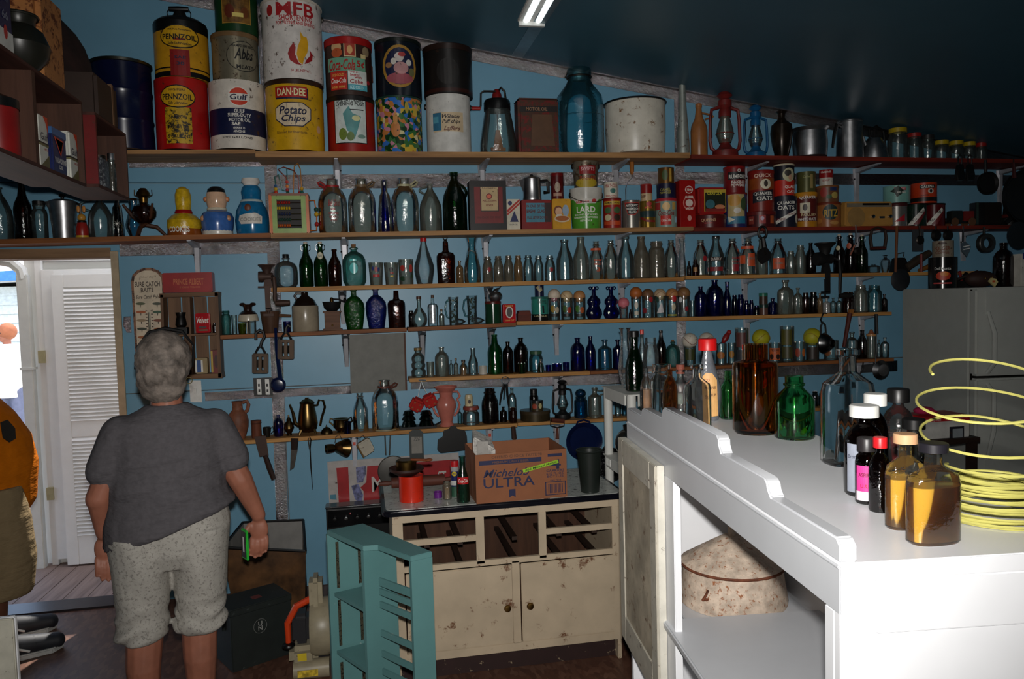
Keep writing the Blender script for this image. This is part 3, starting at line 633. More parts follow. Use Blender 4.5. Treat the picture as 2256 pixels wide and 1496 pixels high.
a = can('1b', 722, 826, 222, (150, 26, 20), 'red tin with a white magazine-cover panel, under the soda advertisement tin', Y=-.13, lid=((24, 20, 20), .09), name='magazine_tin', wear=.05,
    D=[('r', 773, 277, 74, 98, BKC), ('r', 773, 277, 70, 94, (206, 216, 212)), ('t', 'THE SATURDAY', 773, 233, 62, 8, BKC), ('t', 'EVENING POST', 773, 241, 64, 8, BKC), ('p', [(757, 262), (770, 246), (778, 262), (796, 268), (788, 296), (780, 318), (764, 296)], (90, 150, 150), 'picture'), ('e', 756, 306, 18, 26, (110, 130, 50), 'picture'), ('e', 772, 311, 16, 20, (96, 120, 60), 'picture'), ('e', 785, 272, 18, 12, (220, 216, 160), 'picture'), ('r', 787, 254, 30, 2, BKC), ('e', 795, 311, 18, 9, (120, 150, 140), 'picture')])
a = can('1b', 717, 820, 96, (60, 40, 34), 'red-lidded tin covered in vintage soda advertisements', on=a, Y=-.13, lid=((160, 24, 22), .13), name='soda_tin', wear=.04,
    D=[('e', 743, 119, 24, 26, (210, 170, 120), 'picture'), ('e', 744, 131, 26, 20, (190, 90, 50), 'picture'), ('r', 772, 123, 26, 34, (220, 200, 150)), ('r', 772, 123, 22, 30, (170, 60, 40)), ('e', 772, 125, 12, 18, (220, 170, 110), 'picture'), ('e', 806, 125, 20, 22, (150, 130, 100), 'picture'), ('r', 800, 137, 13, 9, (216, 196, 140)), ('r', 763, 156, 88, 29, (110, 164, 136)), ('t', 'Coca-Cola', 753, 157, 60, 24, (170, 24, 24), .3), ('t', '5¢', 794, 156, 18, 18, (170, 24, 24)), ('r', 746, 191, 38, 40, (190, 44, 30)), ('t', 'ICE COLD', 746, 179, 26, 6, (220, 170, 80)), ('t', 'Coca-Cola', 746, 191, 34, 11, WHC, .3), ('t', 'SOLD HERE', 746, 205, 30, 5, (220, 170, 80)), ('r', 787, 185, 42, 30, (214, 220, 214)), ('t', 'Things go', 778, 173, 20, 5, (170, 40, 50)), ('t', 'better', 781, 179, 20, 6, (170, 40, 50)), ('t', 'with', 787, 184, 16, 6, (170, 40, 50)), ('t', 'Coke', 784, 193, 28, 9, (150, 24, 40)), ('r', 787, 206, 42, 12, (80, 170, 186)), ('t', 'ICE COLD', 784, 206, 28, 7, (200, 230, 230)), ('e', 807, 192, 9, 9, (160, 30, 40)), ('r', 816, 168, 8, 36, (110, 60, 40))])
def floral():
    m, n, b = _new('floral_print'); v = _coord(n); t = n.nodes.new('ShaderNodeTexVoronoi'); t.inputs['Scale'].default_value = 42; n.links.new(v, t.inputs['Vector'])
    sp = n.nodes.new('ShaderNodeSeparateColor'); n.links.new(t.outputs['Color'], sp.inputs[0])
    c = _ramp(n, sp.outputs[0], [(0, lin((24, 60, 30))), (.25, lin((60, 110, 60))), (.4, lin((200, 170, 60))), (.55, lin((50, 110, 190))), (.7, lin((196, 130, 150))), (.82, lin((190, 120, 60))), (.95, lin((210, 200, 150)))])
    n.nodes[-1].color_ramp.interpolation = 'CONSTANT'
    n.links.new(c, b.inputs['Base Color']); b.inputs['Roughness'].default_value = .25; return m
FLO = floral()
a = can('1b', 830, 930, 222, None, 'tin printed all over with bright spring flowers', Y=-.13, m=FLO, lid=((30, 60, 50), .04), name='flower_tin', D=[('e', 872, 295, 20, 34, (190, 120, 60), 'picture'), ('e', 872, 272, 10, 26, (200, 140, 70), 'picture'), ('e', 897, 248, 9, 26, (180, 160, 60), 'picture')])
can('1b', 827, 928, 98, (20, 26, 34), 'black tin with a gold oval ring, stacked on the flower tin', on=a, Y=-.13, lid=((18, 24, 20), .07), name='oval_picture_tin', rough=.22,
    D=[('e', 881, 160, 78, 92, GOLDC), ('e', 881, 160, 66, 80, NAVY), ('e', 881, 186, 60, 24, (160, 80, 90), 'picture'), ('e', 884, 164, 32, 26, (190, 140, 140), 'picture'), ('e', 880, 141, 20, 20, (206, 196, 190), 'picture'), ('e', 886, 135, 16, 10, (170, 60, 60), 'picture'), ('e', 868, 150, 12, 14, (210, 205, 195), 'picture'), ('e', 900, 152, 12, 14, (210, 205, 195), 'picture'), ('e', 858, 158, 14, 12, (150, 110, 70), 'picture'), ('e', 905, 172, 14, 18, (110, 110, 70), 'picture')])
a = can('1b', 940, 1037, 218, (206, 204, 198), 'white tin with a small paper label, under the black canister', Y=-.13, name='white_tin', ears=True, wear=.08, D=[('r', 988, 279, 68, 42, (206, 184, 150)), ('r', 964, 278, 20, 38, (50, 110, 140)), ('r', 962, 274, 13, 14, (80, 150, 170)), ('t', 'Wilson', 994, 267, 38, 9, (60, 50, 50), .4), ('t', 'Puff chips', 995, 279, 40, 11, (40, 36, 40), .3), ('t', 'Laffers', 996, 293, 36, 9, (110, 70, 60), .4)])
can('1b', 934, 1040, 111, (26, 22, 20), 'plain black canister stacked on the white tin', on=a, Y=-.13, lid=((40, 24, 18), .12), name='canister', bands=[(207, 215, (54, 26, 20))], D=[('e', 987, 172, 50, 56, (32, 29, 27))])
# butter churn
it = It('1b', 1057, 1135, 193, -.12); it.root('butter_churn', 'glass butter churn with a red hand crank', 'churn'); R, H = it.R, it.H
it.part('jar', lathe([(0, .004), (R * .9, 0), (R, .02), (R * .98, H * .2), (R * .8, H * .5), (R * .66, H * .68), (R * .66, H * .72)], 22, power=3), G['clear'])
it.part('screw_lid', lathe([(R * .7, H * .66), (R * .74, H * .66), (R * .74, H * .78), (R * .66, H * .815), (0, H * .815)], 22), BLK)
it.part('gear_housing', lathe([(R * .3, H * .81), (R * .26, H * .9), (R * .12, H * .97), (0, H * .98)], 12), paint((120, 22, 20), .35))
it.part('crank', tube([(-R * .1, -.02, H * .93), (-R * .75, -.02, H * .93), (-R * .92, -.02, H * .9), (-R * .95, -.02, H * .72), (-R * 1.0, -.02, H * .68)], .006, 7), DKM)
it.part('crank_grip', xf(lathe([(0, 0), (.011, 0), (.012, .05), (0, .05)], 10), Matrix.Translation((-R * .98, -.02, H * .68)) @ Matrix.Rotation(-PI / 2, 4, 'Y')), paint((150, 24, 22), .4))
it.part('top_handle', tube([(R * .1, 0, H * .95), (R * .25, 0, H * 1.0), (R * .45, 0, H * .95), (R * .52, 0, H * .8)], .007, 7), DKM)
it.part('shaft', tube([(0, 0, H * .3), (0, 0, H * .7)], .004, 6), CHR)
it.part('paddle', MB().add(box(-.045, .045, -.006, .006, H * .08, H * .13)).add(hexa([(-.03, -.008, H * .1), (.03, -.008, H * .1), (.03, .008, H * .1), (-.03, .008, H * .1)], [(-.012, -.008, H * .38), (.012, -.008, H * .38), (.012, .008, H * .38), (-.012, .008, H * .38)])), wood((150, 96, 56), axis=2))
boxy('1b', 1138, 1226, 222, (110, 26, 22), 'rusty red square oil tin left of the big blue jar', .13, wear=.75, D=[('r', 1182, 246, 82, 13, (30, 22, 20)), ('t', 'MOTOR OIL', 1178, 246, 46, 8, (150, 110, 80)), ('p', [(1164, 326), (1216, 326), (1210, 258), (1168, 258)], (92, 62, 40), 'worn_patch')], lid=((90, 24, 20), .05), name='oil_tin', bev=.015)
it = It('1b', 1226, 1328, 152, -.135); it.root('glass_jar', 'very large blue glass jar with a wide mouth', 'jar'); R, H = it.R, it.H
it.part('glass_body', lathe([(0, .006), (R * .9, 0), (R, .03), (R * 1.0, H * .58), (R * .93, H * .68), (R * .6, H * .8), (R * .46, H * .87), (R * .46, H * .93), (R * .52, H * .935), (R * .5, H * .985), (R * .46, H)], 32), G['bigaqua'])
it.part('bail_wire', tube([(R * .5 * math.cos(t), R * .5 * math.sin(t), H * .9) for t in [2 * PI * i / 24 for i in range(24)]], .006, 6, True), DKM)
it.part('wire_loop', tube([(-R * .55, -.02, H * .93), (-R * .62, -.02, H * .89), (-R * .5, -.03, H * .86)], .004, 5), DKM)
it.part('water_line', tube([(R * 1.003 * math.cos(t), R * 1.003 * math.sin(t), H * .44) for t in [2 * PI * i / 40 for i in range(40)]], .0012, 4, True), G['aqua'])
it = It('1b', 1337, 1462, 230, -.15); it.root('stock_pot', 'wide white enamel pot with a dark rim', 'pot'); R, H = it.R, it.H
it.part('pot_body', lathe([(0, 0), (R * .95, 0), (R * .97, .01), (R, H * .5), (R * 1.0, H), (R * .97, H), (R * .96, H * .5), (R * .94, .015), (0, .015)], 36), paint((206, 200, 186), .35, wear=.28, wc=(120, 84, 50), nscale=9))
it.part('rim', tube([(R * 1.02 * math.cos(t), R * 1.02 * math.sin(t), H) for t in [2 * PI * i / 36 for i in range(36)]], .006, 6, True), BLK)
it = It('1b', 1489, 1519, 173, -.1); tag(mesh('funnel_horn', lathe([(0, .002), (it.R * .96, 0), (it.R, .01), (it.R * .5, it.H * .7), (it.R * .42, it.H * .96), (it.R * .46, it.H * .97), (it.R * .46, it.H), (0, it.H)], 18), paint((150, 156, 150), .5, .5, wear=.25), loc=(it.X, it.Y, it.z0)), 'tall grey metal cone at the end of the plywood board', 'horn')
bot('1c', 1523, 1557, 229, 'beer', paint((150, 96, 52), .35, var=.15), 'tan stoneware bottle with a small ring handle', handle=(1, .72, .84, 1.4, .006), name='stoneware_bottle', Y=-.1)
def lantern(key, x0, x1, yt, mc, gk, label, Y=-.12):
    it = It(key, x0, x1, yt, Y); it.root('oil_lantern', label, 'lantern'); R, H = it.R, it.H; m = mc
    it.part('fuel_tank', lathe([(0, 0), (R * .72, 0), (R * .76, H * .03), (R * .72, H * .12), (R * .4, H * .17), (R * .3, H * .22), (0, H * .22)], 20), m)
    it.part('burner', lathe([(R * .2, H * .2), (R * .32, H * .26), (R * .2, H * .31), (0, H * .31)], 14), m)
    it.part('glass_globe', lathe([(R * .34, H * .24), (R * .5, H * .36), (R * .48, H * .44), (R * .3, H * .6), (R * .28, H * .64)], 18), G[gk])
    it.part('chimney_top', lathe([(R * .36, H * .63), (R * .36, H * .72), (R * .28, H * .76), (R * .4, H * .8), (R * .38, H * .88), (R * .24, H * .9), (R * .46, H * .95), (R * .3, H * 1.0), (0, H)], 18), m)
    for s_ in (-1, 1):
        it.part('side_tube', tube([(s_ * R * .55, 0, H * .1), (s_ * R * .86, 0, H * .16), (s_ * R * .95, 0, H * .28), (s_ * R * .9, 0, H * .6), (s_ * R * .82, 0, H * .74), (s_ * R * .34, 0, H * .78)], R * .1, 8), m)
    it.part('globe_guard', tube([(R * .52 * math.cos(t), R * .52 * math.sin(t), H * .38) for t in [2 * PI * i / 20 for i in range(20)]], .0025, 5, True), m)
    it.part('bail', tube([(-R * .9, -.01, H * .7), (-R * .97, -.03, H * .5), (-R * .99, -.04, H * .3)], .0025, 5), DKM); return it
lantern('1c', 1562, 1632, 204, paint((110, 26, 22), .5, wear=.3), 'hazy', 'large rusty red oil lantern on the top shelf')
lantern('1c', 1637, 1692, 233, paint((20, 84, 130), .3), 'clear', 'blue oil lantern beside the red lantern')
bot('1c', 1700, 1744, 246, 'vase', paint((40, 30, 20), .25, .5, var=.4), 'dark narrow-necked metal vase on the top shelf', Y=-.12)
it = It('1c', 1748, 1821, 281, -.13); it.root('kettle_pot', 'round aluminium pot with a flared rim and wire bail on the top shelf', 'pot'); R, H = it.R, it.H
it.part('pot_body', lathe([(0, 0), (R * .7, 0), (R * .88, .02), (R * .92, H * .5), (R * .86, H * .86), (R * 1.0, H * .96), (R * .97, H * .97), (R * .83, H * .88), (R * .85, .03), (0, .02)], 28), ALU)
it.part('bail', tube([(-R * .95, 0, H * .93), (-R * .5, .03, H * 1.02), (R * .4, .03, H * 1.04), (R, 0, H * .93)], .003, 5), DKM)
it = It('1c', 1846, 1898, 262, -.13); it.root('percolator', 'tall aluminium coffee pot with a black handle on the left', 'coffee pot'); R, H = it.R, it.H
it.part('pot_body', lathe([(0, 0), (R * .95, 0), (R, .006), (R * .9, H * .9), (R * .94, H * .91), (R * .94, H * .93), (R * .86, H * .97), (R * .3, H), (0, H)], 24), ALU)
it.part('handle', tube([(-R * .9, -.01, H * .8), (-R * 1.25, -.02, H * .84), (-R * 1.45, -.02, H * .6), (-R * 1.6, -.02, H * .3)], [.012, .013, .012, .008], 8), BLK)
it.part('spout', tube([(R * .75, 0, H * .72), (R * .98, 0, H * .92)], [.016, .008], 8), ALU)
it = It('1c', 1900, 1952, 303, -.13); it.root('teakettle', 'low aluminium teakettle with a black bail handle', 'kettle'); R, H = it.R, it.H
it.part('kettle_body', lathe([(0, 0), (R * .98, 0), (R, .01), (R * .85, H * .6), (R * .5, H * .95), (0, H)], 24), ALU)
it.part('bail', tube([(-R * .4, 0, H * .9), (-R * .38, 0, H * 1.35), (R * .2, 0, H * 1.5), (R * .8, 0, H * 1.3), (R * .98, 0, H * .6)], .007, 7), BLK)
it.part('spout', tube([(-R * .7, 0, H * .6), (-R * .96, 0, H * 1.05)], [.012, .007], 8), ALU)
YL, RL = (176, 150, 20), (150, 26, 20)
for x0, x1, yt, cc, lb in ((1959, 1997, 283, YL, 'tall glass jar with a yellow lid, first of the lidded jars'), (1999, 2029, 294, RL, 'glass jar with a red spotted lid next to the tall yellow-lidded jar'), (2031, 2057, 298, (40, 36, 36), 'small glass jar with a dark lid between red-lidded and yellow-lidded jars'), (2059, 2089, 310, YL, 'first of the three low yellow-lidded jars'), (2092, 2121, 311, YL, 'middle one of the three low yellow-lidded jars'), (2123, 2148, 313, YL, 'last of the three low yellow-lidded jars'), (2151, 2172, 315, RL, 'smallest red-lidded jar at the dark right end')):
    bot('1c', x0, x1, yt, 'jarlid', 'clear', lb, cap=(cc, .14 if yt < 300 else .2), Y=-.12, grp='lidded jars on the top shelf')

# -- second shelf, over the doorway
bot('2a', -28, 27, 412, 'jug', 'clear', 'clear glass jug at the far left of the shelf over the doorway', Y=-.1, name='glass_jug')
bot('2a', 30, 70, 398, 'beer', 'damber', 'large dark brown bottle over the doorway', Y=-.1)
bot('2a', 70, 105, 443, 'wide', 'clear', 'small clear jar with a black stopper over the doorway', cap=(BKC, .1), Y=-.1)
it = It('2a', 108, 172, 440, -.11); it.root('pitcher', 'tapered aluminium pitcher with a knobbed lid', 'pitcher'); R, H = it.R, it.H
it.part('pitcher_body', lathe([(0, 0), (R * .74, 0), (R * .76, .01), (R * .8, H * .3), (R * .98, H * .9), (R * 1.0, H * .94)], 24), ALU)
it.part('lid', lathe([(R * 1.0, H * .93), (R * .98, H * .95), (R * .6, H), (0, H)], 24), ALU)
it.part('knob', lathe([(.008, H), (.008, H + .012), (.018, H + .022), (.016, H + .03), (0, H + .032)], 12), BLK)
it.part('spout', hexa([(-R * .9, -.02, H * .8), (-R * .9, .02, H * .8), (-R * 1.0, 0, H * .78)], [(-R * .92, -.03, H * .95), (-R * .92, .03, H * .95), (-R * 1.28, 0, H * .95)]), ALU)
it.part('handle', tube([(R * .95, 0, H * .9), (R * 1.22, 0, H * .88), (R * 1.2, 0, H * .5), (R * .9, 0, H * .35)], .008, 7), DKM)
it = It('2a', 165, 195, 450, -.2); it.root('rabbit_figurine', 'little painted wooden rabbit in red and black in front of the pitcher', 'figurine'); R, H = it.R, it.H
it.part('body', lathe([(0, 0), (R * .8, 0), (R * .95, H * .12), (R * .9, H * .3), (R * .6, H * .48), (0, H * .5)], 14), paint((150, 30, 22), .35)); it.part('base', lathe([(0, 0), (R * .98, 0), (R * .98, H * .06), (0, H * .06)], 14), paint((190, 150, 40), .4))
it.part('head', ball(R * .62, (0, 0, H * .6), 12, 8), paint((196, 140, 50), .4)); it.part('collar', lathe([(R * .64, H * .44), (R * .7, H * .48), (R * .5, H * .52)], 14), BLK)
for s_ in (-1, 1): it.part('ear', ball(R * .3, (s_ * R * .42, 0, H * .86), 8, 6, (.85, .6, 2.0)), paint((196, 130, 60), .5))
bot('2a', 194, 248, 432, 'jug', 'clear', 'clear jug with a small ring handle over the doorway', handle=(-1, .62, .93, 1.2, .007), Y=-.11)
bot('2a', 245, 273, 428, 'cone', 'black', 'slender black bottle with a white flower over the doorway', Y=-.1, D=[('e', 257, 494, 4, 4, WHC)] + [('p', [(257 + 2 * math.cos(t), 494 + 2 * math.sin(t)), (257 + 9 * math.cos(t + .12), 494 + 9 * math.sin(t + .12)), (257 + 2 * math.cos(t + .3), 494 + 2 * math.sin(t + .3))], WHC, 'petal') for t in [PI * i / 4 for i in range(8)]])
bot('2a', 276, 316, 438, 'hurri', 'sky', 'pale glass lamp chimney behind the tripod oil lamp', Y=-.05)
it = It('2a', 290, 345, 415, -.17); it.root('oil_lamp', 'brown glass oil lamp cradled on crossed wooden legs', 'lamp'); R, H = it.R, it.H
it.part('font', lathe([(0, H * .25), (R * .5, H * .28), (R * .95, H * .42), (R, H * .52), (R * .8, H * .62), (R * .35, H * .68), (R * .3, H * .72)], 20), G['amber'])
it.part('burner', lathe([(R * .34, H * .7), (R * .36, H * .8), (R * .6, H * .84), (R * .5, H * .92), (R * .25, H), (0, H)], 16), BRASS)
for s_ in (-1, 1): it.part('prong', tube([(s_ * R * .55, 0, H * .84), (s_ * R * .72, 0, H * .86), (s_ * R * .7, 0, H * .97)], .0025, 5), BRASS)
LEGW = wood((76, 44, 26), axis=2)
for a_ in (0, 2 * PI / 3, 4 * PI / 3):
    c_, s_ = math.cos(a_ + .25), math.sin(a_ + .25); k_ = min(1.0, .062 / (R * 1.62 * max(.01, abs(s_))))
    it.part('leg', tube([(c_ * R * 1.62 * k_, s_ * R * 1.62 * k_, .008), (c_ * R * .95 * k_, s_ * R * .95 * k_, H * .2), (0, 0, H * .25), (-c_ * R * .9, -s_ * R * .9 * k_, H * .42), (-c_ * R * 1.6 * k_, -s_ * R * 1.6 * k_, H * .66)], [.008, .011, .012, .011, .006], 7), LEGW)
# three plain glazed cookie jars (generic shapes and colours)
def cookie(x0, x1, yt, label, prof, bodyc, lidprof, lidc, extra):
    it = It('2a', x0, x1, yt, -.12); it.root('cookie_jar', label, 'cookie jar', 'glazed cookie jars'); R, H = it.R, it.H
    it.part('jar_body', lathe([(r * R, z * H) for r, z in prof], 26), bodyc); it.part('lid', lathe([(r * R, z * H) for r, z in lidprof], 26), lidc)
    extra(it, R, H)
YG = paint((206, 168, 30), .22, var=.25, nscale=30, bump=.4); CB = paint((24, 104, 150), .18, var=.2)
def ex1(it, R, H):
    it.part('collar', lathe([(R * .46, H * .44), (R * .52, H * .48), (R * .46, H * .53)], 20), paint((150, 20, 24), .25)); it.part('base_band', lathe([(0, 0), (R * .98, 0), (R, H * .02), (R * .95, H * .16), (R * .9, H * .17)], 26), paint((140, 72, 22), .25)); it.Rf = lambda z: R * .985
    it.decals([('t', 'COOKIES', 392, 508, 48, 13, WHC)])
cookie(366, 443, 412, 'yellow glazed cookie jar with red collar and brown base', [(0, 0), (.9, 0), (.92, .1), (1, .2), (.97, .32), (.7, .42), (.48, .46)], YG, [(.46, .46), (.44, .5), (.42, .55), (.46, .7), (.46, .84), (.36, .95), (.15, 1), (0, 1)], YG, ex1)
def ex2(it, R, H):
    it.part('ruffle', lathe([(R * .5, H * .5), (R * .6, H * .53), (R * .58, H * .56), (R * .45, H * .58)], 22), paint((214, 204, 180), .3)); it.part('dark_cap', lathe([(R * .56, H * .88), (R * .5, H * .95), (R * .3, H * 1.0), (0, H * 1.0)], 20), BLK)
    it.part('foot_band', lathe([(R * .9, 0), (R * .92, .004), (R * .9, H * .1), (R * .82, H * .12)], 22), paint((214, 210, 200), .25)); it.part('side_panel', ball(R * .4, (0, -R * .62, H * .3), 12, 8, (.9, .5, 1.2)), paint((96, 150, 200), .2))
    for s_ in (-1, 1): it.part('side_knob', ball(R * .17, (s_ * R * .62, 0, H * .75), 10, 8), paint((200, 130, 90), .25)); it.part('side_grip', ball(R * .2, (s_ * R * .72, -R * .5, H * .34), 10, 8), paint((206, 150, 110), .25))
cookie(441, 515, 412, 'blue glazed cookie jar with a pale round lid and black cap', [(0, .01), (.86, .01), (.96, .2), (1, .36), (.86, .46), (.5, .52)], paint((60, 100, 165), .2, var=.2), [(.48, .53), (.56, .6), (.63, .72), (.6, .84), (.5, .92), (.2, .97), (0, .97)], paint((214, 176, 146), .22, var=.15), ex2)
def ex3(it, R, H):
    it.Rf = lambda z: R * (1.02 if z < H * .36 else .9); it.part('white_cap', lathe([(R * .36, H * .84), (R * .42, H * .88), (R * .56, H * .93), (R * .5, H * .985), (R * .2, H), (0, H)], 20), paint((226, 220, 212), .2)); it.part('ruffle', lathe([(R * .6, H * .55), (R * .68, H * .58), (R * .6, H * .61)], 22), paint((190, 204, 200), .3))
    it.decals([('p', [(525, 478), (560, 471), (577, 480), (576, 496), (528, 497), (522, 488)], (206, 200, 190), 'label'), ('t', 'COOKIES', 550, 487, 46, 8, (140, 136, 128))])
    it.part('brown_disc', ball(R * .2, (-R * .12, -R * .88, H * .45), 10, 8, (1, .4, 1.2)), paint((96, 50, 30), .5))
cookie(517, 592, 392, 'deep blue glazed cookie jar with a white cap and apron label', [(0, 0), (.9, 0), (.94, .05), (1, .25), (.92, .42), (.7, .55), (.58, .6)], CB, [(.58, .6), (.56, .66), (.6, .75), (.52, .83), (.38, .87), (0, .88)], CB, ex3)
# bead toy
it = It('2b', 597, 683, 430, -.13); it.round = False; it.dep = .085; it.root('bead_toy', 'orange and green wooden activity cube with an abacus and bead wires', 'toy'); R, H = it.R, it.H
OR = paint((196, 100, 26), .35); LG = paint((130, 160, 70), .4); it.dep = .085
it.part('back_panel', box(-R + .01, R - .01, .03, .085, .01, H - .01), paint((30, 26, 24), .6)); it.part('side_panel', box(R - .016, R, -.085, .085, 0, H), OR, bevel=.004); it.part('side_panel', box(-R, -R + .016, -.085, .085, 0, H), OR, bevel=.004)
it.part('top_panel', box(-R, R, -.087, .087, H - .014, H), paint((120, 60, 34), .4), bevel=.003); it.part('floor_panel', box(-R + .016, R - .016, -.08, .085, 0, .012), OR)
for q in (box(-R + .016, -R + .042, -.085, -.07, .002, H - .014), box(R - .042, R - .016, -.085, -.07, .002, H - .014), box(-R + .042, R - .042, -.085, -.07, .002, .03), box(-R + .042, R - .042, -.085, -.07, H - .036, H - .014)): it.part('frame_bar', q, LG, bevel=.002)
for i, (zc, cc) in enumerate(((.83, (150, 30, 26)), (.68, (190, 160, 30)), (.53, (30, 40, 70)), (.38, (30, 60, 50)), (.22, (176, 80, 30)))):
    z = H * zc * .94; r_ = it.part('rod', tube([(-R + .03, -.06, z), (R - .03, -.06, z)], .002, 5), CHR)
    for j in range(6): mesh('bead', lathe([(0, -.006), (.008, -.005), (.01, 0), (.008, .005), (0, .006)], 8), paint(cc, .35), r_, loc=None).matrix_local = Matrix.Translation((-R * .62 + j * .0135, -.06, z)) @ Matrix.Rotation(PI / 2, 4, 'Y')
for pts, cc in (([(-.07, -.03, H), (-.075, -.03, H + .1), (-.055, -.02, H + .115), (-.045, 0, H + .06), (-.04, .0, H + .03), (-.01, 0, H + .02), (-.01, 0, H + .15)], (30, 90, 80)), ([(-.01, 0, H), (-.015, .0, H + .1), (-.06, .02, H + .15), (-.03, .03, H + .165), (.03, .0, H + .14), (.05, 0, H + .1), (.055, 0, H)], (130, 50, 30)), ([(.02, .03, H), (.02, .03, H + .05), (.03, .03, H + .17), (.05, .02, H + .185), (.065, 0, H + .15), (.07, -.02, H + .02), (.07, -.02, H)], (170, 110, 40))): it.part('bead_wire', tube(pts, .003, 6), paint(cc, .35))
for x, y, z, cc in ((-.072, -.03, .012, (190, 60, 30)), (-.072, -.03, .03, (200, 160, 40)), (-.072, -.03, .048, (30, 70, 110)), (-.01, 0, .012, (30, 80, 60)), (-.012, 0, .05, (190, 110, 30)), (-.012, 0, .075, (170, 50, 30)), (.055, 0, .012, (160, 30, 30)), (.07, -.02, .014, (30, 90, 80)), (.07, -.02, .034, (200, 150, 30)), (-.012, 0, .03, (150, 40, 40))): it.part('bead', ball(.0105, (x, y, H + z), 10, 6), paint(cc, .35))
it.part('side_loop', tube([(R, -.03, .02), (R + .035, -.03, .02), (R + .04, -.03, H * .5), (R + .03, -.03, H * .85), (R, -.03, H * .85)], .004, 6), OR)
for z, cc in ((.25, (150, 30, 30)), (.5, (190, 150, 30)), (.62, (30, 70, 60))): it.part('bead', ball(.013, (R + .038, -.03, H * z), 10, 6), paint(cc, .35))

# jugs
jug1 = bot('2b', 701, 765, 396, 'gallon', 'hazy', 'clear gallon milk jug with red print and a red plastic neck handle', pw=2.6, D=[('t', 'Bell Gold', 736, 450, 26, 14, (150, 50, 50), .3), ('t', 'milk', 734, 464, 10, 5, (150, 50, 50)), ('t', 'HOMOGENIZED', 735, 473, 22, 5, (150, 50, 50)), ('t', 'GRADE A', 735, 481, 20, 5, (150, 50, 50)), ('t', 'DAIRY', 735, 487, 14, 4, (150, 50, 50))])
def neck_handle(it, c, s_=-1):
    R, H = it.R, it.H; m = paint(c, .4)
    it.part('neck_ring', lathe([(R * .43, H * .84), (R * .5, H * .84), (R * .5, H * .89), (R * .43, H * .89)], 18), m); it.part('carry_handle', tube([(s_ * R * .45, -.02, H * .88), (s_ * R * .8, -.03, H * .95), (s_ * R * .95, -.03, H * .93), (s_ * R * .85, -.02, H * .88), (s_ * R * .5, -.01, H * .85)], .006, 6), m)
neck_handle(jug1, (150, 30, 30))
def jugrow(x0, x1, yt, g, label, c, s_=-1):
    it = It('2b', x0, x1, yt); it.root('milk_jug', label, 'jug', 'gallon milk jugs'); it.part('glass_body', lathe([(0, .004)] + [(r * it.R, z * it.H) for r, z in PR['gallon']], 22, power=2.6), G[g])
    if c: neck_handle(it, c, s_)
jugrow(767, 828, 395, 'hazy', 'hazy gallon jug with a rusty wire collar, left of the cobalt bottle', (110, 90, 66), 1)
jugrow(862, 922, 394, 'clear', 'clear gallon jug with a yellowed white collar, right of the cobalt bottle', (170, 164, 130), 1)
bot('2b', 831, 865, 398, 'cone', 'cobalt', 'slender cobalt blue bottle between two gallon jugs')
bot('2b', 924, 973, 404, 'jug', 'hazy', 'clear half-gallon jug with a ring handle beside the green bottle', handle=(-1, .78, .93, .5, .006))
bot('2b', 975, 1028, 380, 'tallgr', 'dgreen', 'dark green wine jug with a long loop handle', handle=(1, .5, .82, .55, .009))
boxy('2b', 1033, 1113, 400, (26, 20, 20), 'dark framed wall alarm box with a red panel', .09, name='alarm_box', cat='box', D=[('r', 1074, 454, 62, 80, (116, 22, 20)), ('r', 1076, 441, 40, 54, (50, 26, 20)), ('r', 1076, 441, 36, 50, (190, 164, 120)), ('r', 1076, 417, 38, 5, (200, 176, 130)), ('t', 'PULL HANDLE', 1076, 417, 32, 3.4, (80, 30, 24)), ('t', 'PULL DOWN', 1076, 445, 30, 4, (120, 40, 30)), ('t', 'LEVER', 1076, 454, 16, 4.5, (120, 40, 30)), ('e', 1075, 435, 13, 13, (120, 30, 24)), ('e', 1075, 435, 9, 9, (226, 110, 80)), ('t', 'IN CASE OF FIRE', 1074, 481, 50, 5, (84, 16, 14))])
boxy('2b', 1115, 1144, 440, (206, 198, 178), 'white snack box with red diagonal stripes', .06, name='snack_box', cat='box', D=[('p', [(1115, 464), (1143, 440), (1144, 444), (1116, 470)], (176, 40, 30), 'stripe'), ('p', [(1115, 472), (1143, 447), (1144, 451), (1116, 476)], (176, 40, 30), 'stripe'), ('e', 1122, 449, 9, 10, (30, 40, 90)), ('p', [(1121, 490), (1131, 466), (1140, 490)], (30, 40, 90), 'picture'), ('t', 'SNACK', 1129, 496, 18, 3, (90, 90, 90))])
a = boxy('2b', 1147, 1212, 442, (128, 22, 20), 'red fire alarm box with a blue glass front', .09, name='alarm_box', cat='box', D=[('r', 1176, 470, 40, 42, (70, 130, 150)), ('r', 1203, 470, 14, 42, (50, 34, 32)), ('t', 'IN CASE OF FIRE', 1178, 456, 42, 6, (90, 24, 20)), ('t', 'BREAK GLASS', 1178, 467, 42, 8, (90, 24, 20)), ('t', 'PULL LEVER DOWN', 1180, 481, 44, 6, (90, 24, 20))])
it = It('2b', 1152, 1192, 390, on=a); it.root('coffee_percolator', 'aluminium stovetop percolator with a black handle on the red box', 'coffee pot'); R, H = it.R, it.H
it.part('pot_body', lathe([(0, 0), (R, 0), (R * 1.02, .006), (R * .98, .02), (R * .92, H * .9), (R * .95, H * .92)], 22), ALU); it.part('lid', lathe([(R * .95, H * .9), (R * .9, H * .94), (R * .6, H * 1.0), (0, H * 1.01)], 22), ALU); it.part('knob', ball(R * .22, (0, 0, H * 1.06), 10, 6, (1, 1, .8)), BLK)
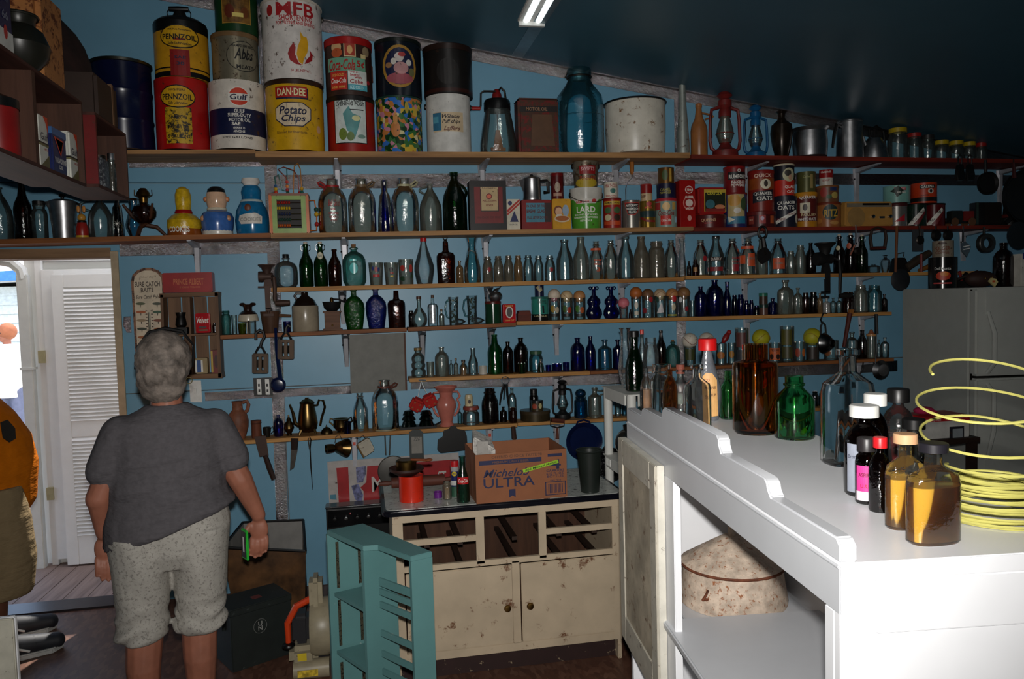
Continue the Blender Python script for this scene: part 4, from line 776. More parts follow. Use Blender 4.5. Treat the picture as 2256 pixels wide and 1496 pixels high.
it.part('spout', hexa([(-R * .9, -.012, H * .4), (-R * .9, .012, H * .4), (-R * .95, 0, H * .35)], [(-R * .85, -.016, H * .88), (-R * .85, .016, H * .88), (-R * 1.45, 0, H * .88)]), ALU)
it.part('handle', tube([(R * .9, -.0, H * .82), (R * 1.6, 0, H * .84), (R * 1.78, 0, H * .78), (R * 1.8, 0, H * .35), (R * 1.3, 0, H * .35)], .011, 7), BLK)
a = boxy('2b', 1214, 1254, 440, (206, 150, 30), 'yellow cookie tin with a smiling figure and a plate of cookies', .09, name='cookie_tin', D=[('e', 1226, 466, 20, 22, (120, 70, 40), 'picture'), ('e', 1227, 468, 15, 18, (224, 176, 140), 'picture'), ('p', [(1217, 484), (1223, 474), (1233, 474), (1238, 484)], (214, 214, 206), 'picture'), ('e', 1242, 466, 14, 26, (150, 170, 190), 'picture'), ('e', 1234, 484, 34, 15, (210, 190, 160), 'picture'), ('e', 1234, 483, 29, 11, (170, 96, 44), 'picture')])
can('2b', 1214, 1241, 383, (84, 14, 16), 'dark red tobacco can standing on the yellow cookie tin', on=a, lid=((110, 16, 18), .1), D=[('e', 1228, 414, 12, 22, (170, 150, 130), 'picture'), ('r', 1228, 430, 18, 7, (170, 130, 110))])
LDM = paint((206, 206, 196), .4, wear=.2)
a = can('2b', 1257, 1326, 417, (80, 150, 50), 'green and white lard pail with a bright highlight', taper=.88, name='lard_pail', cat='pail', bands=[(417, 442, (196, 192, 182))], ears=True, bail=True, lid=None, wear=.12, rough=.22, D=[('p', [(1262, 442), (1322, 442), (1312, 452), (1272, 452)], (200, 196, 186), 'label'), ('t', 'ARMOUR', 1284, 448, 30, 6, (190, 60, 60)), ('e', 1308, 446, 10, 8, (190, 60, 60)), ('t', 'LARD', 1291, 465, 40, 13, WHC), ('t', 'BHA AND BHT ADDED', 1291, 476, 50, 4, WHC), ('t', 'REFRIGERATION NOT NEEDED', 1291, 482, 54, 4, WHC), ('t', 'NET WT 4 LB', 1291, 489, 24, 4, WHC)])
can('2b', 1262, 1318, 358, (120, 112, 96), 'rusty tin pail with red and yellow labels on the lard pail', on=a, taper=.86, name='lard_pail', cat='pail', ears=True, wear=.55, wc=(80, 60, 40), metalv=.4, D=[('r', 1295, 378, 36, 18, (140, 24, 26)), ('t', 'SWIFTS', 1295, 376, 30, 8, (206, 160, 160)), ('e', 1292, 406, 52, 20, (176, 150, 40)), ('t', 'PURE LARD', 1296, 395, 36, 9, (150, 60, 30))])
a = can('2b', 1330, 1368, 438, (150, 34, 24), 'red can with yellow arch and farm animals, second shelf', lid=((120, 30, 24), .05), D=[('r', 1349, 449, 38, 8, (200, 160, 50)), ('e', 1340, 465, 15, 14, (70, 100, 60), 'picture'), ('e', 1359, 465, 15, 14, (70, 100, 60), 'picture'), ('e', 1340, 481, 15, 14, (206, 190, 150), 'picture'), ('e', 1359, 481, 15, 14, (60, 40, 30), 'picture'), ('r', 1349, 472, 3, 26, (150, 34, 24)), ('r', 1349, 493, 38, 8, (190, 70, 30)), ('t', 'FARMERS CHOICE', 1349, 449, 32, 4, BKC)])
can('2b', 1331, 1360, 403, (214, 206, 188), 'white baking powder can with red lettering', on=a, D=[('t', 'HEALTH CLUB', 1347, 411, 26, 8, (150, 34, 34)), ('e', 1350, 422, 12, 11, (60, 110, 100)), ('t', 'BAKING POWDER', 1347, 433, 24, 4, (150, 34, 34))])
a = can('2b', 1371, 1410, 443, (150, 146, 138), 'silver transmission fluid can with a black label', metalv=.7, rough=.3, D=[('p', [(1376, 448), (1410, 448), (1406, 470), (1398, 476), (1384, 476)], (176, 60, 50), 'label_border'), ('p', [(1378, 450), (1408, 450), (1404, 469), (1397, 474), (1385, 474)], (30, 28, 28), 'label'), ('t', 'AUTOMATIC', 1393, 455, 26, 5, WHC), ('t', 'TRANSMISSION', 1393, 462, 26, 5, WHC), ('t', 'FLUID', 1394, 469, 16, 5, WHC)])
it = It('2b', 1378, 1407, 349, on=a); it.root('potato_masher', 'potato masher with an amber wooden handle standing on the silver can', 'masher'); R, H = it.R, it.H
it.part('handle', lathe([(0, H * .62), (.007, H * .62), (.013, H * .7), (.015, H * .85), (.012, H * .97), (0, H)], 12), wood((170, 104, 40), axis=2)); it.part('wire_frame', tube([(-R, 0, .004), (-R, 0, H * .28), (-R * .8, 0, H * .42), (0, 0, H * .56), (0, 0, H * .64), (0, 0, H * .56), (R * .8, 0, H * .42), (R, 0, H * .28), (R, 0, .004)], .003, 6), CHR)
it.part('mash_wire', tube([(R * (-1 + i / 6), .02 * (-1) ** i, .004) for i in range(13)], .003, 6), CHR)
a = can('2b', 1411, 1444, 444, (150, 120, 50), 'gold oil can with a red star emblem', metalv=.7, rough=.25, bands=[(466, 480, (40, 60, 60))], D=[('e', 1430, 451, 11, 11, (170, 40, 40)), ('t', 'MOBIL', 1430, 459, 16, 5, (190, 60, 50)), ('p', [(1411, 478), (1428, 486), (1444, 487), (1444, 491), (1427, 491), (1411, 483)], (120, 26, 24), 'stripe')])
can('2b', 1412, 1436, 407, (196, 168, 130), 'small red and cream can on the gold oil can', on=a, bands=[(407, 427, (140, 26, 24))], D=[('t', 'DIP', 1417, 434, 12, 6, (90, 40, 30))], lid=((150, 40, 30), .05))
a = can('2b', 1445, 1490, 439, (130, 150, 140), 'small vintage soda advertisement tin, second shelf', lid=((170, 40, 50), .1), wear=.04, D=[('e', 1468, 457, 16, 18, (220, 180, 120), 'picture'), ('r', 1483, 456, 8, 16, (200, 160, 80)), ('t', 'Coca-Cola', 1468, 471, 34, 12, (120, 24, 24), .3), ('r', 1467, 487, 22, 20, (190, 40, 30)), ('t', 'Coca-Cola', 1467, 487, 18, 6, WHC, .3), ('e', 1486, 486, 7, 14, (160, 200, 220)), ('r', 1452, 456, 12, 16, (150, 50, 50))])
a = can('2b', 1448, 1488, 406, (26, 26, 54), 'navy tobacco can between the soda tin and the gold can', on=a, D=[('t', 'CAMEL', 1466, 420, 22, 6, (150, 140, 50)), ('t', 'POWDER', 1466, 427, 24, 5, (150, 140, 50))])
can('2b', 1450, 1484, 371, (120, 84, 40), 'dark gold can at the top of its stack', on=a, metalv=.6, rough=.3, D=[('e', 1465, 388, 12, 24, (70, 90, 50), 'picture'), ('r', 1476, 388, 5, 28, (190, 150, 60))])
boxy('2b', 1492, 1526, 399, (150, 24, 22), 'tall narrow red baking powder tin with white rings', .085, name='baking_tin', rough=.25, D=[('e', 1512, 420, 17, 17, (226, 210, 200)), ('e', 1512, 420, 14, 14, (160, 40, 36)), ('t', '75th', 1512, 420, 10, 5, WHC), ('e', 1512, 449, 27, 32, (206, 120, 110)), ('e', 1512, 449, 23, 27, (150, 24, 22)), ('e', 1512, 449, 16, 16, (220, 200, 190)), ('t', 'CLABBER', 1512, 436, 18, 5, WHC), ('t', 'BAKING', 1512, 461, 16, 5, WHC), ('e', 1512, 482, 9, 12, (206, 150, 140))])
a = can('2c', 1530, 1596, 476, (90, 18, 18), 'low round dark red tin under the crayon tin', Y=-.11, lid=((80, 22, 18), .3), D=[('t', 'QUEENS', 1561, 488, 30, 8, (190, 150, 110)), ('t', 'CAKES', 1561, 494, 16, 3, (190, 60, 50))])
boxy('2c', 1531, 1591, 415, (150, 24, 22), 'red crayon tin with a picture of children at a table', .11, on=a, Y=-.11, name='crayon_tin', bev=.012, D=[('r', 1567, 444, 48, 48, (190, 160, 60)), ('r', 1567, 447, 44, 40, (34, 40, 24)), ('t', 'CRAYOLA', 1566, 428, 32, 9, (206, 190, 60)), ('e', 1556, 452, 20, 20, (60, 110, 120), 'picture'), ('e', 1577, 458, 22, 10, (200, 130, 90), 'picture'), ('r', 1567, 465, 42, 6, (130, 40, 34))])
a = can('2c', 1597, 1643, 427, (40, 40, 90), 'tin with a lakeside picture and white sailboat', lid=((120, 26, 26), .05), D=[('r', 1622, 462, 36, 66, (180, 160, 110)), ('e', 1618, 444, 26, 26, (190, 140, 60), 'picture'), ('e', 1636, 452, 14, 30, (60, 80, 50), 'picture'), ('r', 1622, 487, 38, 16, (40, 110, 140)), ('p', [(1605, 478), (1607, 492), (1620, 486)], (216, 210, 190), 'picture'), ('e', 1624, 466, 14, 12, (206, 200, 190), 'picture')])
can('2c', 1596, 1639, 369, (120, 22, 24), 'red baking powder can with a black and white label', on=a, lid=((140, 26, 26), .08), D=[('r', 1625, 390, 40, 17, (24, 22, 24)), ('t', 'O', 1627, 379, 7, 7, WHC), ('t', 'RUMFORD', 1626, 392, 38, 9, WHC), ('t', 'BAKING', 1626, 404, 28, 6, WHC), ('t', 'POWDER', 1626, 411, 30, 6, WHC)])
a = can('2c', 1645, 1705, 468, (70, 20, 22), 'low round tin with small pictures, under the red oats canister', lid=((100, 24, 22), .22), D=[('r', 1658, 487, 12, 17, (130, 50, 40)), ('r', 1679, 486, 13, 19, (160, 60, 60)), ('e', 1679, 484, 7, 9, (190, 170, 190), 'picture'), ('r', 1697, 487, 9, 17, (170, 80, 40)), ('t', 'OATS', 1658, 486, 9, 4, (200, 160, 140), .4)])
can('2c', 1651, 1702, 378, (124, 34, 24), 'dark red quick oats canister with a white round emblem', on=a, lid=((130, 30, 24), .08), bands=[(396, 420, (140, 66, 26))], D=[('t', 'QUICK', 1681, 391, 36, 9, (220, 190, 170)), ('e', 1686, 409, 22, 22, (216, 206, 180)), ('e', 1686, 408, 8, 14, (60, 50, 46)), ('p', [(1660, 426), (1702, 421), (1702, 443), (1660, 450)], (24, 24, 34), 'label'), ('t', 'QUAKER', 1681, 430, 38, 8, WHC), ('t', 'OATS', 1684, 440, 32, 9, WHC)])
a = can('2c', 1705, 1753, 435, (30, 30, 44), 'dark blue oats canister with a white diagonal banner', D=[('t', 'QUAKER', 1733, 450, 38, 8, WHC), ('t', 'OATS', 1732, 460, 34, 9, WHC), ('p', [(1709, 489), (1754, 464), (1754, 472), (1713, 495)], WHC, 'banner'), ('t', 'FINEST', 1722, 485, 18, 5, (120, 40, 40), .2), ('t', 'QUALITY', 1743, 474, 18, 5, (120, 40, 40), .2), ('e', 1750, 485, 8, 20, (200, 190, 170), 'picture')])
can('2c', 1707, 1747, 364, (24, 24, 34), 'tall round oats box, dark above and red below, with a cream lid', on=a, lid=((206, 196, 170), .05), bands=[(399, 433, (190, 40, 26))], D=[('e', 1737, 388, 26, 30, (190, 186, 150)), ('e', 1735, 384, 14, 14, (60, 56, 50)), ('e', 1739, 394, 9, 12, (190, 150, 120)), ('t', 'QUAKER', 1741, 415, 28, 7, WHC), ('t', 'OATS', 1741, 425, 20, 6, WHC)])
a = can('2c', 1754, 1797, 426, (180, 120, 26), 'yellow oats canister with a dark red label', lid=((190, 130, 30), .1), bands=[(437, 489, (90, 30, 26))], D=[('t', 'QUAKER', 1780, 438, 34, 7, WHC), ('r', 1774, 460, 19, 22, (206, 196, 170)), ('e', 1774, 459, 9, 15, (60, 50, 46)), ('t', 'ROLLED', 1781, 475, 28, 6, (216, 200, 150)), ('t', 'WHITE OATS', 1778, 485, 36, 6, WHC)])
can('2c', 1759, 1794, 380, (90, 90, 50), 'olive green can with a gold rim on the yellow oats canister', on=a, metalv=.3, D=[('t', 'Cubeb', 1778, 391, 16, 5, (150, 150, 90), .3), ('r', 1786, 402, 6, 30, (150, 130, 80))])
a = can('2c', 1799, 1848, 448, (150, 90, 44), 'cracker tin with a dark blue round emblem', lid=((110, 44, 24), .1), D=[('e', 1829, 470, 30, 34, (30, 50, 50)), ('t', 'RITZ', 1830, 472, 26, 16, (190, 150, 50)), ('e', 1808, 488, 14, 12, (170, 110, 50), 'picture'), ('e', 1836, 493, 18, 8, (180, 130, 70), 'picture')])
a = can('2c', 1801, 1844, 411, (110, 70, 44), 'tin with a colourful collage, under the red soup can', on=a, lid=((130, 80, 44), .12), D=[('e', 1816, 426, 14, 22, (150, 50, 40), 'picture'), ('r', 1834, 418, 14, 10, (40, 50, 90)), ('e', 1836, 433, 14, 14, (170, 150, 80), 'picture'), ('e', 1826, 436, 10, 10, (60, 90, 60), 'picture')])
can('2c', 1807, 1833, 375, (200, 192, 180), 'small red and white soup can at the top of the cracker tins', on=a, bands=[(375, 393, (150, 26, 26))], D=[('t', 'Campbells', 1820, 381, 20, 6, WHC, .3), ('t', 'SOUP', 1820, 399, 14, 4, (150, 30, 30))])
it = It('2c', 1852, 1958, 446, -.13); it.round = False; it.dep = .05; it.root('radio', 'tan plastic table radio with two chrome knobs', 'radio'); R, H = it.R, it.H
RT = paint((176, 130, 66), .4, var=.06); it.part('case', hexa([(-R, -.05, .006), (R, -.05, .006), (R, .05, .006), (-R, .05, .006)], [(-R * .97, -.048, H), (R * .96, -.048, H), (R * .96, .05, H), (-R * .97, .05, H)]), RT, bevel=.008)
it.part('dial_strip', box(-R * .92, R * .9, -.0535, -.048, H * .78, H * .93), paint((120, 112, 96), .4)); it.part('dial_window', box(-R * .3, R * .8, -.0545, -.05, H * .85, H * .93), BLK); it.part('speaker_grille', xf(lathe([(0, 0), (R * .36, 0), (R * .36, .003), (0, .003)], 24), Matrix.Translation((-R * .55, -.05, H * .38)) @ Matrix.Rotation(PI / 2, 4, 'X')), paint((150, 116, 66), .6))
for x in (.12, .83): it.part('knob', xf(lathe([(0, 0), (.013, 0), (.012, .014), (0, .016)], 14), Matrix.Translation((R * x, -.05, H * .4)) @ Matrix.Rotation(PI / 2, 4, 'X')), CHR)
it.part('badge', box(R * .4, R * .62, -.0525, -.05, H * .33, H * .41), CHR)
for x in (-.85, .85): it.part('foot', box(R * x - .008, R * x + .008, -.03, .03, 0, .007), BLK)
a = can('2c', 1957, 1994, 449, (150, 146, 140), 'dented silver can with a red diagonal patch, under the mint green can', metalv=.7, wear=.2, lid=((70, 26, 26), .14), D=[('p', [(1971, 490), (1991, 473), (1991, 489)], (176, 26, 40), 'label')])
can('2c', 1951, 1999, 411, (120, 170, 160), 'mint green can with dark leaves and a red word', on=a, D=[('r', 1982, 419, 22, 7, (170, 60, 60)), ('t', 'HOLIDAY', 1982, 419, 20, 5, (230, 190, 190)), ('p', [(1964, 424), (1978, 412), (1990, 426), (1976, 437), (1972, 428)], (20, 40, 30), 'leaf'), ('t', 'PIPE MIX', 1984, 427, 16, 3.5, WHC)])
HH = []
for x0, x1, c, lb in ((1999, 2037, (20, 40, 30), 'dark green tobacco tin with a diagonal white banner'), (2039, 2077, (84, 16, 20), 'wine red tobacco tin with a diagonal white banner')):
    HH.append(can('2c', x0, x1, 450, c, lb, rough=.25, lid=((20, 16, 14), .06), D=[('p', [(x0 + 3, 497), (x0 + 33, 459), (x0 + 36, 466), (x0 + 16, 497)], WHC, 'banner'), ('p', [(x0 + 14, 496), (x0 + 36, 466), (x0 + 37, 470), (x0 + 24, 496)], (110, 26, 30), 'stripe'), ('t', 'HALF', x0 + 14, 486, 14, 6, BKC, .2), ('t', 'HALF', x0 + 28, 469, 13, 6, BKC, .2)]))
it = HH[0]
can('2c', 2012, 2058, 405, (190, 60, 26), 'orange coffee can with a black label, across the two banner tins', on=HH[0], bands=[(437, 446, (30, 24, 22))], D=[('r', 2042, 414, 28, 8, (24, 22, 20)), ('t', 'GALENA', 2042, 414, 24, 6, WHC), ('e', 2047, 424, 11, 11, (206, 200, 190)), ('e', 2047, 424, 5, 7, (40, 36, 34)), ('t', 'COFFEE', 2036, 433, 16, 3, BKC)])
it = It('2c', 2088, 2141, 463, -.15); it.root('toy_truck', 'antique-style dark toy truck with a red box', 'toy'); R, H = it.R, it.H
it.part('bed', box(R * .1, R * .95, -.03, .03, H * .3, H * .92), paint((120, 30, 24), .4), bevel=.003); it.part('cab', box(-R * .9, R * .08, -.028, .028, H * .3, H * .95), paint((26, 30, 28), .4), bevel=.006); it.part('chassis', box(-R, R, -.025, .025, H * .2, H * .32), BLK)
it.part('hood', box(-R * 1.35, -R * .9, -.022, .022, H * .25, H * .5), BLK, bevel=.006)
for x in (-.7, .72):
    for y in (-.034, .034): it.part('wheel', xf(lathe([(0, -.004), (H * .24, -.004), (H * .26, 0), (H * .24, .004), (0, .004)], 16), Matrix.Translation((R * x, y, H * .26)) @ Matrix.Rotation(PI / 2, 4, 'X')), paint((96, 64, 40), .5))
boxy('2c', 2142, 2200, 447, (24, 22, 22), 'dark ledger box standing open behind the toy truck', .06, name='ledger_box', cat='box', D=[('r', 2146, 471, 5, 48, (50, 66, 60)), ('r', 2180, 471, 38, 44, (32, 28, 26))], Y=-.08)
it = It('2c', 2205, 2240, 455, -.08); it.root('lantern_base', 'dark metal lamp with a red band at the far right of the second shelf', 'lamp'); R, H = it.R, it.H
it.part('base', lathe([(0, 0), (R, 0), (R, H * .4), (R * .6, H * .6), (0, H * .62)], 18), IRON); it.part('band', lathe([(R * .95, H * .4), (R * .8, H * .58), (R * .62, H * .62)], 18), paint((90, 24, 20), .5)); it.part('neck', lathe([(R * .6, H * .6), (R * .5, H), (0, H)], 16), IRON)

# -- third shelf
def rowb(key, rows_, grp=None):
    for r in rows_:
        kw = dict(r[6]) if len(r) > 6 else {}
        if grp and 'grp' not in kw: kw['grp'] = grp
        bot(key, r[0], r[1], r[2], r[3], r[4], r[5], **kw)
OP, RP = (196, 80, 40), (150, 30, 36)
bot('3a', 605, 656, 560, 'canteen', 'crystal', 'squat ribbed clear decanter with a black cap', cap=(BKC, .13), pw=2.6)
rowb('3a', [(659, 690, 538, 'beer', 'green', 'green swing-top bottle without a label, beside the ribbed decanter', dict(swing=True)),
 (691, 722, 537, 'beer', 'green', 'green swing-top bottle with a pale neck label', dict(swing=True, D=[('e', 706, 564, 12, 16, (196, 190, 160)), ('t', 'GB', 706, 564, 7, 5, (50, 50, 40))])),
 (723, 752, 549, 'slimbeer', 'amber', 'brown long-neck bottle right of the green swing-top bottles'),
 (754, 807, 541, 'canteen', 'teal', 'teal textured canteen bottle with a cork and round face', dict(sy=.62, cork=True, D=[('e', 779, 592, 18, 24, paint((90, 190, 190), .25)), ('r', 778, 574, 14, 5, paint((90, 190, 190), .25))])),
 (812, 845, 578, 'tumbler', 'hazy', 'first of two short print-decorated tumblers, left one', dict(D=[('e', 829, 594, 7, 12, (160, 50, 50)), ('e', 822, 592, 5, 9, (50, 60, 130)), ('e', 834, 594, 5, 9, (50, 60, 120)), ('r', 829, 608, 14, 6, (176, 40, 40))])),
 (846, 878, 578, 'tumbler', 'hazy', 'second short tumbler with a dark print and a yellow spot', dict(D=[('e', 862, 594, 9, 10, (30, 30, 40)), ('e', 863, 602, 8, 5, (150, 40, 30)), ('r', 863, 609, 6, 4, (200, 170, 40))])),
 (878, 911, 571, 'straight', 'hazy', 'taller tumbler painted with red flowers', dict(D=[('e', 887, 591, 11, 13, (170, 50, 40)), ('e', 905, 592, 9, 18, (180, 60, 50)), ('e', 887, 614, 14, 10, (30, 60, 40)), ('e', 906, 609, 6, 8, (50, 70, 40))])),
 (912, 956, 524, 'pin', 'crystal', 'pin-shaped clear bottle with a red cap', dict(cap=((170, 20, 24), .08))),
 (962, 1003, 533, 'gin', 'amber', 'dark brown flat bottle with a ring stopper', dict(sy=.55, pw=3.2, ring=.013)),
 (1005, 1021, 574, 'med', 'tan', 'tiny dusty tan bottle left of the carafe'),
 (1022, 1058, 524, 'carafe', 'aqua', 'clear wine carafe with a flared mouth', dict(D=[('p', [(1030, 563), (1032, 555), (1039, 551), (1046, 555), (1049, 563), (1047, 564), (1044, 557), (1039, 554), (1034, 557), (1032, 564)], (60, 80, 84), 'arch_print')]))])
SM = [(1063, 1086, 565, 'dusty', 'first (leftmost) of the seven small cream bottles'), (1087, 1109, 564, 'dusty', 'second of the seven small cream bottles'), (1110, 1131, 563, 'dusty', 'third of the seven small cream bottles'), (1132, 1152, 563, 'tan', 'tan coloured one of the seven small cream bottles'), (1153, 1175, 562, 'clear', 'fifth of the seven small cream bottles, clear and faceted'), (1176, 1197, 563, 'clear', 'sixth of the seven small cream bottles'), (1200, 1223, 563, 'clear', 'last (rightmost) of the small cream bottles with a red print')]
for x0, x1, yt, gk, lb in SM: bot('3a', x0, x1, yt, 'squat', gk, lb, grp='small cream bottles', D=[('e', (x0 + x1) / 2 + 3, 594, 8, 10, RP)] if 'red print' in lb or 'leftmost' in lb else ())
QB = [(1226, 1262, 528, 'quart', 'clear', 'clear quart bottle next to the small cream bottles'), (1263, 1297, 522, 'quart', 'hazy', 'tall hazy quart bottle left of the orange-printed one'), (1298, 1329, 532, 'sqneck', 'hazy', 'square milk bottle with an orange number and print', dict(D=[('t', 'RAW', 1317, 574, 16, 5, OP), ('t', 'MILK', 1317, 582, 14, 5, OP), ('t', '3', 1318, 594, 8, 9, OP), ('r', 1313, 550, 22, 5, OP)])),
 (1330, 1361, 530, 'sqneck', 'hazy', 'plain square milk bottle right of the orange number bottle'), (1362, 1395, 521, 'quart', 'clear', 'bright clear quart bottle with fluted neck in front of a bracket'), (1396, 1430, 521, 'quart', 'dusty', 'brownish dusty quart bottle, tallest beside the dark jar'), (1430, 1463, 532, 'wide', 'dusty', 'dark dusty wide-mouth jar among the milk bottles'), (1464, 1493, 529, 'sqneck', 'hazy', 'hazy square milk bottle left of the tape strip'), (1495, 1511, 527, 'carafe', 'crystal', 'narrow clear carafe in front of the foil tape strip')]
rowb('3a', QB, 'milk bottles on the third shelf')
rowb('3b', [(1513, 1523, 575, 'slimbeer', 'damber', 'miniature dark bottle with a black cap', dict(Y=-.135, cap=(BKC, .12))), (1525, 1540, 572, 'slimbeer', 'amber', 'miniature brown bottle with a gold label', dict(Y=-.135, D=[('r', 1532, 594, 8, 10, (150, 100, 40))])),
 (1527, 1560, 529, 'sqneck', 'hazy', 'square milk bottle with a small red emblem', dict(Y=-.07, D=[('e', 1552, 570, 9, 12, RP)])), (1561, 1594, 520, 'quart', 'clear', 'capped milk bottle with black and red print bands', dict(cap=(BKC, .06), Y=-.07, D=[('r', 1578, 571, 28, 10, (40, 30, 30)), ('t', 'DAIRY', 1578, 571, 22, 6, (190, 180, 170)), ('r', 1578, 593, 28, 9, (130, 30, 34))])),
 (1597, 1630, 526, 'sqneck', 'hazy', 'milk bottle with red block lettering', dict(D=[('t', 'FARM', 1621, 569, 16, 6, RP), ('t', 'FRESH', 1621, 577, 16, 5, RP), ('r', 1620, 590, 13, 16, (140, 30, 40))])), (1631, 1664, 526, 'sqneck', 'hazy', 'milk bottle with two orange print blocks', dict(D=[('r', 1638, 572, 11, 18, OP), ('r', 1655, 573, 14, 28, OP), ('t', 'MILK', 1655, 570, 10, 6, (120, 110, 100)), ('r', 1646, 546, 26, 6, OP)])),
 (1666, 1690, 527, 'quart', 'hazy', 'hazy milk bottle behind the hanging iron scoop', dict(Y=-.06)), (1697, 1731, 526, 'sqneck', 'clear', 'milk bottle with a wide orange patch', dict(D=[('r', 1716, 581, 24, 24, OP), ('t', 'HOMO', 1716, 580, 16, 5, (130, 120, 110))])),
 (1733, 1752, 553, 'squat', 'hazy', 'small hazy jar right of the orange patch bottle'), (1753, 1774, 540, 'squat', 'hazy', 'taller hazy jar beside the small hazy jar'), (1776, 1796, 535, 'slimbeer', 'damber', 'plain black-brown bottle left of the meat grinder'),
 (1838, 1860, 520, 'beer', 'damber', 'dark swing-top bottle with a pale neck label, right of the grinder', dict(swing=True, D=[('e', 1847, 547, 8, 10, (190, 180, 140))])), (1862, 1886, 518, 'beer', 'damber', 'dark swing-top bottle with an orange neck label', dict(swing=True, D=[('e', 1871, 542, 9, 13, (170, 80, 50))])), (1888, 1910, 521, 'beer', 'dgreen', 'green swing-top bottle at the right of the third shelf', dict(swing=True, Y=-.11)),
 (1912, 1937, 581, 'canteen', 'crystal', 'low cut-glass dish on the third shelf'), (1940, 1960, 562, 'vase', 'crystal', 'small crystal figurine-shaped glass')])
def grinder(key, x0, x1, yt, yb, label, mm, flip=1):
    Yg = -.182; p = atY((x0 + x1) / 2, yt, Yg); q = atY(x1, yb, Yg); w_ = (atY(x1, yt, Yg) - atY(x0, yt, Yg)).x / 2; zt = topz(key, p.x)
    t = thing('meat_grinder', label, 'grinder', (p.x, Yg - .0, zt + .0008)); h = p.z - zt; r = w_
    mesh('hopper', lathe([(r * .35, h * .55), (r * .5, h * .72), (r * .62, h * .86), (r * 1.0, h * .97), (r, h), (r * .95, h), (r * .55, h * .84), (r * .4, h * .7)], 20), mm, t)
    mesh('barrel', xf(lathe([(0, -r * .9), (r * .62, -r * .88), (r * .66, -r * .5), (r * .5, 0), (r * .45, r * .8), (0, r * .82)], 18), Matrix.Translation((-r * .1, 0, h * .48)) @ Matrix.Rotation(PI / 2, 4, 'Y')), mm, t)
    mesh('stand', MB().add(hexa([(-.02, -.02, 0), (.03, -.02, 0), (.03, .02, 0), (-.02, .02, 0)], [(-.012, -.014, h * .42), (.02, -.014, h * .42), (.02, .014, h * .42), (-.012, .014, h * .42)])).add(box(-.05, .05, -.02, .05, 0, .008)), mm, t)
    mesh('clamp', MB().add(box(-.012, .016, -.034, -.016, -.12, .004)).add(box(-.012, .016, -.034, .03, -.13, -.116)), mm, t)
    s_ = mesh('clamp_screw', lathe([(.006, -.15), (.006, -.04), (.014, -.038), (0, -.037)], 10), mm, t); mesh('wing_nut', box(-.028, .028, -.006, .006, -.162, -.148), mm, s_)
    ck = [(r * .7, -.03, h * .48), (r * .95, -.06, h * .4), (r * 1.0, -.065, 0), (r * .95, -.065, -h * .5), (r * .95, -.065, q.z - zt + .02)]
    mesh('crank', tube(ck, [.009, .011, .012, .011, .009], 8), mm, t); mesh('crank_handle', xf(lathe([(0, 0), (.014, 0), (.018, .04), (.014, .08), (0, .082)], 12), Matrix.Translation((r * .95, -.06, q.z - zt + .01)) @ Matrix.Rotation(PI / 2, 4, 'Y')), mm, t)
grinder('3a', 568, 606, 583, 672, 'rusty iron meat grinder clamped to the left end of the third shelf', paint((70, 50, 42), .6, .4, wear=.3))
grinder('3b', 1797, 1838, 535, 655, 'black iron meat grinder clamped to the right part of the third shelf', paint((24, 23, 23), .6, .3))
it = It('3b', 1964, 1999, 568, -.07); it.root('flat_iron', 'black flat iron with a wire handle behind the long wooden skimmer', 'iron'); R, H = it.R, it.H
it.part('iron_body', hexa([(-R, -.04, 0), (R, -.04, 0), (R * .8, .05, 0), (-R * .8, .05, 0)], [(-R * .6, -.03, H), (R * .5, -.03, H), (R * .4, .04, H), (-R * .5, .04, H)]), IRON, bevel=.006); it.part('handle', tube([(-R * .3, 0, H * .95), (-R * .2, 0, H * 1.3), (R * .6, 0, H * 1.35), (R * .5, 0, H * 1.1)], .004, 6), DKM)
it = It('3b', 2002, 2026, 545, -.1); it.root('gun_shaped_tool', 'brown and grey hand drill lying on the third shelf end', 'tool')
it.part('body', tube([(-.06, 0, .03), (.02, 0, .08), (.12, 0, .13)], [.025, .03, .022], 10), paint((60, 50, 40), .5)); it.part('grip', tube([(.02, -.02, .01), (.14, -.02, .05)], [.012, .02], 8), wood((130, 84, 36))); it.part('stand_rod', tube([(.03, -.03, .0), (.03, -.03, .12)], .009, 6), paint((120, 24, 24), .4))

# -- fourth shelf
bot('4a', 488, 509, 684, 'wide', 'teal', 'teal glass insulator at the left end of the fourth shelf', name='insulator', cat='insulator')
bot('4a', 510, 523, 694, 'tumbler', 'clear', 'small clear tumbler beside the teal insulator')
bot('4a', 524, 543, 712, 'tumbler', glass((.5, .55, .08), .05, (120, 120, 20)), 'low yellow-green glass dish in front of the tumblers', Y=-.13)
it = It('4a', 524, 570, 667, -.06); it.root('porcelain_insulator', 'brown and white porcelain insulator with flared ears', 'insulator'); R, H = it.R, it.H
PB = paint((40, 24, 18), .2); it.part('skirt', lathe([(R * .2, 0), (R * .2, H * .35), (R * .98, H * .4), (R, H * .46), (R * .9, H * .62), (0, H * .64)], 22), paint((190, 180, 160), .25)); it.part('crown', lathe([(R * .9, H * .62), (R * .7, H * .7), (R * .42, H * .75), (R * .42, H * .85), (R * .6, H * .95), (0, H * .9)], 22), PB)
for s_ in (-1, 1): it.part('ear', ball(R * .26, (s_ * R * .5, 0, H * .95), 10, 6, (1.2, 1, .7)), PB)
bot('4a', 546, 565, 706, 'straight', 'crystal', 'small cut tumbler under the porcelain insulator ears', Y=-.13)
it = It('4a', 574, 617, 686, -.1); it.root('wooden_dipper', 'dark wooden measuring dipper with a side handle', 'dipper'); R, H = it.R, it.H
